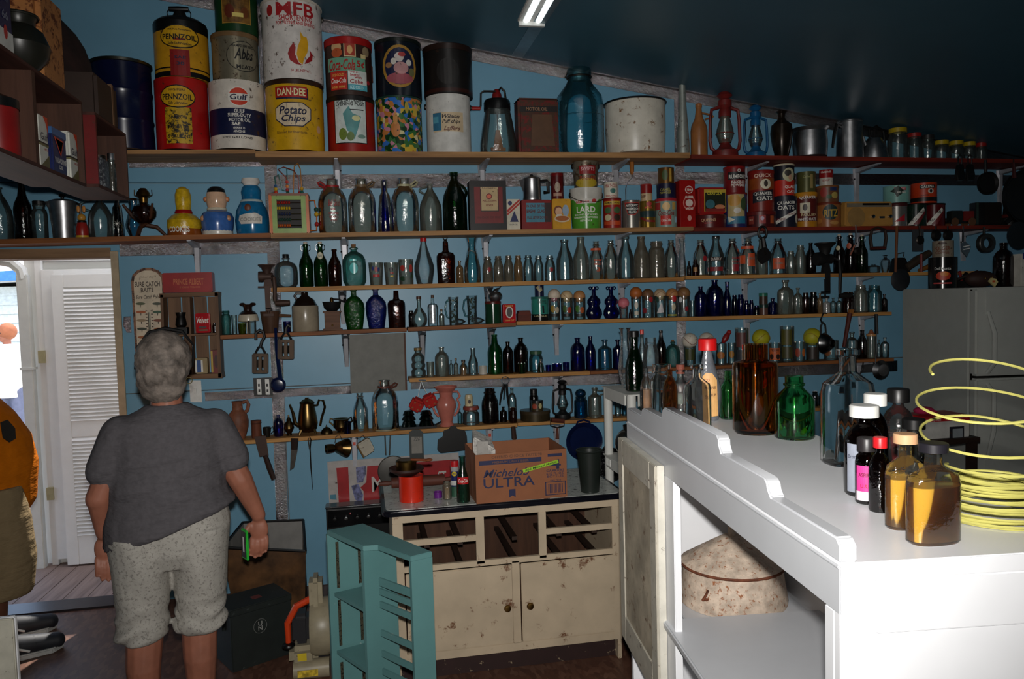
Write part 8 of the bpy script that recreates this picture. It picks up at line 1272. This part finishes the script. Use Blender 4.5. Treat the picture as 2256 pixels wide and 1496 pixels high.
cr('print_box', .79, .95, .86, .92, CN); ct('4', .87, .7, .13, .2); ct('CARRIERS', .87, .57, .2, .05); ct('6-12 FL. OZ.', .87, .51, .2, .05); ct('BOTTLES', .87, .45, .18, .05); ct('1342 7418', .87, .365, .12, .03)
for q in ((.755, .765, .06, .34), (.975, .985, .06, .34), (.755, .985, .06, .075), (.755, .985, .325, .34)): cr('frame_line', *q, CN)
for i in range(11): cr('bar', .79 + .015 * i, .79 + .015 * i + (.004, .009, .006)[i % 3], .1, .29, CN)
mesh('tape_label', xf(box(-.2 * L, .2 * L, -.0016, -.0008, -.035 * Hc, .035 * Hc), Matrix.Translation((.71 * L, 0, .68 * Hc)) @ Matrix.Rotation(-.2, 4, 'Y')), paint((150, 200, 40), .5), cx_); t_ = text_vf('#62 Michael Martin', .2, .012); mesh('lettering', xf(([(x * .36 * L, -.002, y * .05 * Hc) for x, y in t_[0]], t_[1]), Matrix.Translation((.71 * L, 0, .68 * Hc)) @ Matrix.Rotation(-.2, 4, 'Y')), paint((40, 50, 20), .6), cx_, smooth=0)
mb_ = MB()
t = thing('newspaper', 'crumpled printed newspaper sticking out of the carton', 'newspaper', cx_.location + Vector((.06, .2, .0045))); mesh('sheet', hexa([(-.05, -.03, 0), (.05, -.05, 0), (.06, .05, 0), (-.04, .06, 0)], [(-.045, -.05, Hc + .05), (.055, -.07, Hc - .01), (.05, .03, Hc + .03), (-.035, .05, Hc + .075)]), paint((190, 186, 180), .8, var=.3, nscale=40, wear=.3, wc=(60, 60, 60)), t, bevel=.006); mesh('fold', box(-.03, .02, -.07, -.066, Hc - .06, Hc + .03), paint((170, 166, 160), .8, wear=.3, wc=(60, 60, 60)), t)
P = atZ(1298, 1085, BZ); it = It(None, 1272, 1326, 990, base=Vector((P.x, P.y + .02, BZ))); it.root('tall_bucket', 'tall dark green tapered bucket on the bench', 'bucket'); it.part('bucket_body', lathe([(0, 0), (it.R * .72, 0), (it.R * .98, it.H * .97), (it.R * .92, it.H * .97), (it.R * .68, .008), (0, .008)], 24), paint((30, 36, 32), .4)); it.part('rim', tube([(it.R * math.cos(a), it.R * math.sin(a), it.H * .98) for a in [2 * PI * i / 24 for i in range(24)]], .005, 6, True), paint((30, 36, 32), .4))
# black range behind the turquoise unit
YR = -.14; rx_ = atY(718, 1125, YR).x; zr = atY(718, 1118, YR).z; rg = thing('control_console', 'black console with small knobs standing below the metal sign', 'console', (rx_, YR, 0)); mesh('console_body', box(0, .46, 0, .1, 0, zr - .012), BLK, rg, bevel=.006); mesh('console_top', box(-.004, .464, -.006, .1, zr - .012, zr), paint((20, 20, 24), .2), rg, bevel=.004); mesh('control_panel', box(.01, .43, -.008, 0, zr - .12, zr - .02), paint((10, 10, 12), .2), rg)
for i in range(6): mesh('knob', xf(lathe([(0, 0), (.014, 0), (.011, .018), (0, .02)], 12), Matrix.Translation((.05 + .065 * i, -.008, zr - .07)) @ Matrix.Rotation(PI / 2, 4, 'X')), (BLK, CHR)[i % 2], rg)
for x in (.14, .36): mesh('pilot_light', ball(.006, (x, -.01, zr - .045), 8, 5), paint((150, 20, 20), .3), rg)

# -- turquoise stand
TQ = paint((92, 138, 138), .5, var=.06, nscale=4, wear=.06, wc=(150, 170, 165)); TZ = .8
tq = [atZ(*p, TZ) for p in ((720, 1168), (800, 1203), (832, 1201), (905, 1226), (952, 1215), (800, 1153))]; o0 = Vector((tq[3].x, tq[3].y, 0)); T = [(p - o0).xy for p in tq]
ts = thing('turquoise_stand', 'turquoise painted narrow stand with open shelves and slats', 'stand', o0); mesh('top_board', prism_z(T, TZ - .02, TZ), TQ, ts, bevel=.002)
def panel2(n, a, b, z0, z1, th, m=TQ, shift=0.):
    d = (b - a).normalized(); nn = Vector((-d.y, d.x)) * th; a = a + nn * shift; b = b + nn * shift; return mesh(n, prism_z([a, b, b + nn, a + nn], z0, z1), m, ts)
A_, P_, Q_, D__, C_, B_ = [Vector(x) for x in T]; ld = (C_ - B_).normalized()
panel2('end_panel', A_, B_, 0, TZ - .02, .016); E3 = panel2('end_panel', D__, C_, 0, TZ - .02, .016)
mid_b = B_ + (C_ - B_) * .5; panel2('partition', P_, mid_b, 0, TZ - .02, .016)
for i, z in enumerate((.53, .29, .03)):
    g_ = [A_.lerp(B_, .08) + ld * .018, P_.lerp(mid_b, .1) - ld * .012, mid_b - ld * .012, B_ + ld * .018]; mesh('shelf', prism_z(g_, z, z + .014), TQ, ts)
for z, h in ((.645, .03), (.61, .024), (.56, .024), (.45, .024), (.37, .024), (.3, .024), (.22, .024), (.13, .024)):
    a, b = Q_.lerp(P_, .1), D__; panel2('slat', a + ld * .005, b - ld * .017, z, z + h, .008, shift=.4)
for f_ in (.2, .8):
    q = A_.lerp(B_, f_); s_ = MB(); 
    for z0 in (.06, .32, .56): s_.add(box(-.006, .006, -.001, .0008, z0, z0 + .19))
    o = mesh('shelf_standard', s_, paint((90, 86, 70), .4, .5, wear=.5, wc=(20, 20, 20), nscale=60), ts, loc=(*(q + ld * .018), 0)); o.rotation_euler = (0, 0, math.atan2((B_ - A_).y, (B_ - A_).x))

# -- floor things by the wall
P0, P1 = atZ(513, 1484, 0), atZ(646, 1439, 0); dv = P1 - P0; an = math.atan2(dv.y, dv.x); L2 = dv.length; h2 = atY(505, 1346, P0.y).z; AC = paint((30, 36, 34), .5, wear=.08, wc=(70, 76, 74))
ac = thing('ammunition_case', 'dark green metal storage case with white stencilled letters, standing on the floor', 'case', P0, rz=an); mesh('case_body', box(0, L2, 0, .2, 0, h2 * .9), AC, ac, bevel=.004); mesh('lid', box(-.004, L2 + .004, -.004, .204, h2 * .9, h2), AC, ac, bevel=.004); mesh('latch', box(-.012, 0, .08, .12, h2 * .6, h2 * .95), AC, ac); mesh('sticker', box(L2 * .45, L2 * .6, .06, .1, h2, h2 + .001), paint((110, 50, 44), .5), ac)
mesh('ring_mark', tube([(L2 * .47 + .032 * math.cos(a), -.001, h2 * .62 + .034 * math.sin(a)) for a in [2 * PI * i / 24 for i in range(24)]], .0012, 4, True), paint((110, 112, 108), .6), ac)
for s_, z in (('U', .66), ('N', .585)): vf = text_vf(s_, 0, .012); mesh('lettering', ([(L2 * .47 + x * .02, -.001, h2 * z + y * .022) for x, y in vf[0]], vf[1]), paint((150, 150, 146), .6), ac, smooth=0)
bg_ = thing('shopping_bag', 'brown printed shopping bag with a white lining, open against the wall', 'bag', (atY(598, 1300, -.42).x, -.42, 0)); BGO = paint((84, 56, 30), .4, var=.6, nscale=7); BGI = paint((120, 118, 114), .6)
ro = [(-.2, -.17), (.22, -.17), (.22, .17), (-.2, .17)]; rt = [(-.22, -.13, .45), (.2, -.15, .4), (.17, .17, .48), (-.16, .18, .49)]; bo = [(x * .8, y * .8, 0) for x, y in ro]
def sheet(n, a, b, c, d, m, off): nn = (Vector(b) - Vector(a)).cross(Vector(d) - Vector(a)).normalized() * off; q = [Vector(p) for p in (a, b, c, d)]; return mesh(n, hexa([tuple(p) for p in q], [tuple(p + nn) for p in q]), m, bg_, smooth=0)
for i in range(4): j = (i + 1) % 4; sheet('side_panel', bo[i], bo[j], rt[j], rt[i], BGO, .003); k1, k2 = [tuple(Vector(rt[q]) * .97 + Vector((0, 0, .01))) for q in (i, j)]; sheet('lining', tuple(Vector(bo[i]) * .95 + Vector((0, 0, .02))), tuple(Vector(bo[j]) * .95 + Vector((0, 0, .02))), k2, k1, BGI, .002); mesh('rim_binding', tube([rt[i], rt[j]], .008, 6), BLK, bg_)
mesh('bottom', prism_z([(x, y) for x, y, z in bo], 0, .006), BGO, bg_); mesh('strap', tube([(-.1, .19, .3), (-.1, .2, .475), (.1, .195, .47), (.1, .19, .3)], .012, 6), BLK, bg_)
# leaf blower
P = atZ(690, 1478, 0); lb = thing('leaf_blower', 'beige and orange leaf blower standing behind the turquoise stand', 'blower', (P.x, P.y - .02, 0)); BE = paint((150, 140, 116), .4, wear=.1); ORG = paint((196, 60, 20), .35)
mesh('fan_housing', xf(lathe([(0, -.05), (.12, -.05), (.13, -.03), (.13, .03), (.12, .05), (0, .05)], 24), Matrix.Translation((.05, 0, .22)) @ Matrix.Rotation(PI / 2, 4, 'Y')), BE, lb); mesh('shroud', box(.0, .06, -.06, .06, .1, .46), BE, lb, bevel=.02); mesh('engine', box(-.08, .0, -.055, .055, .16, .3), paint((30, 30, 34), .35), lb, bevel=.02); mesh('handle', tube([(.0, -.0, .35), (-.06, -.02, .33), (-.1, -.03, .26), (-.1, -.03, .17)], [.016, .016, .015, .013], 9), ORG, lb); mesh('fuel_tank', box(-.1, .03, -.06, .06, .06, .15), BE, lb, bevel=.025); mesh('nozzle', xf(lathe([(0, 0), (.045, 0), (.04, .16), (0, .16)], 16), Matrix.Translation((.08, -.05, .046)) @ Matrix.Rotation(-PI / 2, 4, 'Y')), BE, lb); mesh('fuel_cap', ball(.03, (-.1, -.03, .155), 12, 6, (1, 1, .5)), BLK, lb)
for q in (box(-.06, -.02, -.0625, -.06, .09, .125), box(.015, .045, -.0625, -.06, .16, .27)): mesh('warning_label', q, paint((206, 180, 40), .4), lb)
mesh('warning_label', box(-.06, .03, -.0975, -.094, .03, .06), paint((200, 170, 50), .4, var=.5, nscale=60), lb)
# white panelled door piece at the lower left
P = atD(36, 1420, 2.15); wd = thing('panel_door', 'white panelled cabinet door leaning at the lower left edge', 'door', (P.x - .25, P.y, 0)); zt_ = atD(20, 1358, 2.15).z; mesh('door_slab', box(-.2, .25, 0, .018, 0, zt_), WP, wd, bevel=.004)
for q in (box(.17, .25, -.012, 0, 0, zt_), box(-.2, -.12, -.012, 0, 0, zt_), box(-.12, .17, -.012, 0, zt_ - .09, zt_), box(-.12, .17, -.012, 0, 0, .1)): mesh('frame_rail', q, paint((200, 196, 180), .45, wear=.1), wd, bevel=.003)

# -- people (local axes: x to the right of the view, y away, z up)
def rings(rs, seg=22):
    """closed body shape through ellipses (x, y, z, rx, ry)"""
    v, f = [], []
    for x, y, z, a, b in rs: v += [(x + a * math.cos(2 * PI * i / seg), y + b * math.sin(2 * PI * i / seg), z) for i in range(seg)]
    for k in range(len(rs) - 1): f += [(k * seg + i, k * seg + (i + 1) % seg, (k + 1) * seg + (i + 1) % seg, (k + 1) * seg + i) for i in range(seg)]
    return v, f + [tuple(range(seg))[::-1], tuple((len(rs) - 1) * seg + i for i in range(seg))]
def limb(pts, rad):
    m = MB().add(tube(pts, rad, 12))
    for p, r in zip(pts, rad): m.add(ball(r, p, 12, 8))
    return m.v, m.f
def fuse(name, parts, mat_, parent, vox, it=3):
    """join overlapping volumes into one continuous surface"""
    mb = MB()
    for p in parts: mb.add(p)
    o = mesh(name, mb, mat_, parent, smooth=0)
    r = o.modifiers.new('r', 'REMESH'); r.mode = 'VOXEL'; r.voxel_size = vox; r.use_smooth_shade = True
    s = o.modifiers.new('s', 'SMOOTH'); s.iterations = it; s.factor = .5
    dg = bpy.context.evaluated_depsgraph_get(); me = bpy.data.meshes.new_from_object(o.evaluated_get(dg)); o.modifiers.clear(); o.data = me
    if not me.materials: me.materials.append(mat_)
    me.shade_smooth(); return o
def hand(w_, side, curl=.5, yaw=0.):
    """palm, four jointed fingers of unequal length and a thumb from the side of the palm; w_ = wrist, fingers hang down"""
    P = []; M = Matrix.Translation(w_) @ Matrix.Rotation(yaw, 4, 'Z')
    P.append(xf(ball(.045, (0, 0, -.048), 12, 8, (.85, .38, 1.1)), M))
    for i, (x, L_) in enumerate(((-.029, .066), (-.01, .076), (.01, .072), (.028, .056))):
        x *= side; p = [Vector((x, 0, -.085))]; a = .12 * curl
        for q in (.42, .32, .26): a += curl * .55; p.append(p[-1] + Vector((x * .06, -math.sin(a), -math.cos(a))) * L_ * q * 1.15)
        P.append(xf(limb(p, [.0098, .0092, .0086, .0076]), M))
    t = [Vector((-.034 * side, -.004, -.03)), Vector((-.052 * side, -.018, -.055)), Vector((-.05 * side, -.032, -.085)), Vector((-.042 * side, -.04, -.108))]; P.append(xf(limb(t, [.013, .0115, .0105, .009]), M)); return P
def head(c, s=1., yaw=0., long=1.):
    M = Matrix.Translation(c) @ Matrix.Rotation(yaw, 4, 'Z') @ Matrix.Scale(s, 4); q = [ball(.093, (0, 0, .02), 18, 12, (.86, 1.02, 1.1)), ball(.07, (0, .028, -.055), 14, 10, (.85, .9, .95)), tube([(0, .095, .01), (0, .118, -.022)], [.009, .015], 8), ball(.016, (0, .113, -.022), 8, 6)]
    for x in (-1, 1): q += [ball(.02, (x * .08, -.005, -.005), 10, 8, (.4, .8, 1.5)), ball(.014, (x * .035, .083, .012), 8, 6)]
    q += [ball(.022, (0, .088, -.056), 8, 6, (1.2, .5, .35)), ball(.024, (0, .07, -.095), 8, 6)]
    return [xf(p, M) for p in q], M
def eyes(M, parent):
    for x in (-1, 1): mesh('eye', xf(ball(.011, (x * .035, .091, .012), 10, 8), M), paint((40, 30, 26), .2), parent)
SKIN = paint((150, 96, 76), .5, var=.12, nscale=12, spec=.35)
def cloth(c, var, ns, key):
    m = paint(c, .9, var=var, nscale=ns, spec=.1); m = m.copy(); n = m.node_tree; b = n.nodes['Principled BSDF']; v = _coord(n, (3, 3, 9)); _bump(n, b, _noise(n, v, 2.2, 4), .5, .03); return m
# woman seen from behind
Pw = atD(357, 745, 2.9); w_ = thing('person', 'person with short grey hair in a grey T-shirt and capris, seen from behind', 'person', (Pw.x, Pw.y + .02, 0), rz=.232)
hd, HM = head(Vector((0, .01, 1.488)), 1.02, -.3)
arms = [limb([(-.15, 0, 1.235), (-.245, -.01, 1.02), (-.238, .03, .88)], [.052, .046, .028]), limb([(.15, 0, 1.235), (.25, -.015, 1.03), (.312, .0, .878)], [.052, .047, .029])]
legs = [limb([(s * .095 - .015 + .0, .0, .85), (s * .095 - .02, .0, .5), (s * .1 - .028, -.02, .36), (s * .1 - .03, .0, .09)], [.1, .068, .062, .04]) for s in (-1, 1)]
feet = [limb([(s * .1 - .03, -.02, .045), (s * .1 - .03 + s * .02, .14, .03)], [.036, .03]) for s in (-1, 1)]
fuse('body', hd + [limb([(0, 0, 1.4), (0, -.01, 1.28)], [.055, .06]), rings([(0, 0, .75, .15, .11), (0, 0, .9, .19, .13), (0, 0, 1.1, .17, .12), (0, 0, 1.26, .17, .1), (0, 0, 1.33, .07, .06)])] + arms + legs + feet + hand(Vector((-.238, .035, .868)), -1, .5) + hand(Vector((.312, -.002, .868)), 1, .75, -.25), SKIN, w_, .0052)
eyes(HM, w_)
SH = cloth((86, 83, 86), .1, 60, 1); PT = paint((168, 164, 156), .9, var=.05, nscale=45, spec=.1, wear=.42, wc=(128, 124, 118))
sr = [(-.004, 0, .895, .24, .18), (-.004, 0, .945, .236, .18), (-.006, 0, 1.0, .214, .158), (-.006, 0, 1.08, .206, .148), (-.003, 0, 1.17, .2, .14), (.0, 0, 1.24, .21, .128), (.0, -.002, 1.295, .19, .105), (.0, -.004, 1.335, .1, .078), (.0, 0, 1.352, .076, .066)]
sv, sf = rings(sr); sv = [(x, y, z + (.3 * x if i < 22 else (.15 * x if i < 44 else 0))) for i, (x, y, z) in enumerate(sv)]
shirt = fuse('shirt', [(sv, sf), limb([(-.16, 0, 1.246), (-.22, -.005, 1.12)], [.076, .068]), limb([(.16, 0, 1.246), (.222, -.008, 1.125)], [.076, .068])], SH, w_, .009, 4)
bmv = shirt.data.vertices
for p in bmv:
    x, y, z = p.co
    if y < .02 and .86 < z < 1.15: p.co.y -= .007 * math.sin(38 * (z + .16 * abs(x - .02) + .05 * math.sin(9 * x))) * min(1, (1.15 - z) * 9) + .004 * math.sin(70 * (z - .3 * x))
pl = []
for s, x0 in ((-1, -.118), (1, .088)): pl += [rings([(x0 + .008 * s, 0, .88, .112, .155), (x0, 0, .76, .105, .145), (x0, 0, .64, .098, .118), (x0 - .004, -.005, .55, .09, .098), (x0 - .008, -.01, .51, .098, .104), (x0 - .01, -.01, .485, .092, .098), (x0 - .01, -.01, .468, .078, .085)])]
pants = fuse('capris', pl + [rings([(-.008, 0, .74, .1, .12), (-.008, 0, .8, .208, .152), (-.006, 0, .9, .215, .16), (-.004, 0, 1.0, .19, .14)])], PT, w_, .008, 3)
for p in pants.data.vertices:
    x, y, z = p.co
    if z < .62: k = .006 * math.sin(95 * z + 6 * math.sin(14 * x)) * (1 if z < .56 else .4); p.co.x += k * (1 if x > 0 else -1); p.co.y += k * (-1 if y < 0 else 1)
    else: p.co.y += .004 * math.sin(42 * x + 20 * z)
# hair: a thick cap in tufts
hm = MB(); HA = paint((112, 102, 94), .75, var=.45, nscale=26, bump=.8)
hm.add(xf(ball(.109, (0, -.012, .028), 22, 14, (.9, .98, 1.03)), HM)); hm.add(xf(ball(.088, (0, -.04, -.05), 18, 10, (.98, .66, .95)), HM))
for i in range(46):
    a = R_.uniform(-2.6, -.5); e = R_.uniform(-.6, 1.1); d = Vector((math.cos(a) * math.cos(e), math.sin(a) * math.cos(e), math.sin(e))); hm.add(xf(ball(.027, tuple(Vector((d.x * .087, d.y * .09 - .012, d.z * .1 + .01))), 8, 6, (1, .8, 1.15)), HM))
hair = fuse('hair', [(hm.v, hm.f)], HA, w_, .006, 2)
for p in hair.data.vertices: p.co += p.co.normalized() * 0 + Vector((math.sin(170 * p.co.z + 60 * p.co.x), 0, math.sin(150 * p.co.x + 40 * p.co.z))) * .0016
mesh('sunglasses', xf(tube([(-.1, -.02, -.0), (-.1, .02, .08), (-.06, .03, .132), (0, .03, .145), (.06, .03, .132), (.1, .02, .08), (.104, -.02, -.0)], [.003, .004, .007, .008, .007, .004, .003], 7), HM), BLK, w_)
mesh('earring', xf(tube([(.088 + .011 * math.cos(t), -.015, -.05 + .012 * math.sin(t)) for t in [2 * PI * i / 14 for i in range(14)]], .0018, 5, True), HM), metal((206, 190, 130), .25), w_)
for s in (-1, 1): mesh('shoe', limb([(s * .1 - .03, -.025, .038), (s * .1 - .03 + s * .022, .15, .03)], [.046, .042]), paint((60, 60, 66), .6), w_)
ph = thing('phone', 'green-edged black phone held in the person\'s right hand', 'phone', w_.matrix_basis @ Vector((.255, -.028, .775)), rz=.5); mesh('phone_body', box(-.005, .005, -.026, .026, -.06, .06), paint((40, 170, 50), .35), ph, bevel=.003); mesh('screen', box(-.0062, .0062, -.0215, .0215, -.052, .052), BLK, ph); mesh('print', box(-.0066, .0066, -.004, .008, -.03, .03), WHT, ph)
# man at the left edge
Pm = atD(0, 1000, 3.88); mn = thing('person', 'person in an orange T-shirt and khaki shorts at the left edge', 'person', (Pm.x - .02, Pm.y, 0), rz=.44); MS = paint((112, 72, 56), .5, spec=.3)
hd, HM2 = head(Vector((-.13, 0, 1.56)), 1.05, -PI / 2)
lg = [limb([(-.08, y, .8), (-.06, y, .46), (-.05, y, .3), (-.05, y, .09)], [.1, .066, .06, .042]) for y in (-.14, .12)]
fuse('body', hd + [limb([(-.15, 0, 1.47), (-.17, 0, 1.34)], [.06, .065]), rings([(-.1, 0, .72, .2, .17), (-.12, 0, .95, .26, .2), (-.17, 0, 1.2, .18, .18), (-.18, 0, 1.38, .08, .1)])] + lg + [limb([(-.2, y, 1.28), (-.24, y * 1.25, 1.02), (-.1, y * 1.2, .86)], [.06, .046, .032]) for y in (-.22, .22)] + hand(Vector((-.1, -.265, .85)), -1, .6, -1.2) + hand(Vector((-.1, .265, .85)), 1, .6, -1.2), MS, mn, .0058); eyes(HM2, mn)
OSH = cloth((206, 112, 14), .08, 20, 2)
fuse('shirt', [rings([(-.12, 0, .705, .25, .2), (-.115, 0, .76, .283, .225), (-.12, 0, .85, .295, .235), (-.12, 0, .95, .305, .235), (-.14, 0, 1.09, .3, .22), (-.16, 0, 1.21, .255, .205), (-.17, 0, 1.3, .19, .2), (-.17, 0, 1.36, .12, .12), (-.16, 0, 1.4, .08, .085)])] + [limb([(-.19, y * .85, 1.28), (-.23, y * 1.12, 1.07)], [.09, .075]) for y in (-.22, .22)], OSH, mn, .01, 4)
mesh('printed_emblem', xf(prism_y([(-.05, -.03), (-.02, -.06), (.03, -.05), (.05, .0), (.02, .05), (-.03, .045)], -.002, .002), Matrix.Translation((.05, -.17, 1.14)) @ Matrix.Rotation(.9, 4, 'Z') @ Matrix.Rotation(-.3, 4, 'X')), paint((40, 34, 26), .7), mn)
fuse('shorts', [rings([(-.07, y, .86, .17, .14), (-.05, y, .7, .18, .145), (-.035, y, .5, .18, .14), (-.04, y, .34, .165, .13), (-.045, y, .315, .155, .12)]) for y in (-.12, .11)] + [rings([(-.09, 0, .68, .17, .2), (-.09, 0, .9, .2, .2)])], cloth((150, 130, 98), .08, 20, 3), mn, .01, 3)
for y in (-.16, .14): u_ = mesh('shoe', limb([(-.09, y, .06), (-.02, y, .075), (.1, y, .055), (.2, y, .045)], [.05, .055, .047, .04]), paint((34, 36, 42), .6, var=.3), mn); mesh('sole', prism_z([(-.14, y - .045), (.18, y - .05), (.235, y), (.18, y + .05), (-.14, y + .045)], 0, .026), paint((190, 190, 186), .5), u_, bevel=.006); mesh('stripe', tube([(.02, y - .05, .07), (.08, y - .052, .04)], .006, 6), WHT, u_)
mesh('cap_hair', xf(ball(.108, (0, -.015, .035), 18, 12, (.92, 1.0, .95)), HM2), paint((60, 50, 44), .8, bump=.6), mn)
# passer-by outdoors
Pp = atD(14, 735, 12.0); pb = thing('person', 'person with reddish-brown hair in a white shirt outdoors, seen small past the downspout', 'person', (Pp.x, Pp.y, -.35)); zz = Pp.z + .35
hd, HM3 = head(Vector((0, 0, zz)), 1.1, 2.4)
fuse('body', hd + [limb([(0, 0, zz - .08), (0, 0, zz - .2)], [.06, .06])] + [limb([(s * .1, 0, .8), (s * .1, 0, .45), (s * .1, 0, .08)], [.1, .07, .045]) for s in (-1, 1)] + [limb([(s * .2, 0, zz - .25), (s * .28, 0, zz - .5), (s * .28, .03, zz - .74)], [.06, .045, .03]) for s in (-1, 1)] + hand(Vector((.28, .03, zz - .74)), 1) + hand(Vector((-.28, .03, zz - .74)), -1), SKIN, pb, .012); eyes(HM3, pb)
fuse('shirt', [rings([(0, 0, .72, .19, .15), (0, 0, zz - .4, .22, .16), (0, 0, zz - .22, .2, .13), (0, 0, zz - .16, .08, .08)])] + [limb([(s * .17, 0, zz - .25), (s * .26, 0, zz - .45)], [.08, .065]) for s in (-1, 1)], WHT, pb, .014)
fuse('trousers', [limb([(s * .1, 0, .82), (s * .1, 0, .45), (s * .1, 0, .12)], [.115, .085, .07]) for s in (-1, 1)], paint((90, 96, 120), .8), pb, .014)
mesh('hair', xf(ball(.125, (0, -.015, .03), 16, 10, (.95, 1, .98)), HM3), paint((150, 90, 60), .8, bump=.6), pb)
for s in (-1, 1): mesh('shoe', limb([(s * .1, -.02, .04), (s * .1, .12, .035)], [.045, .035]), BLK, pb)
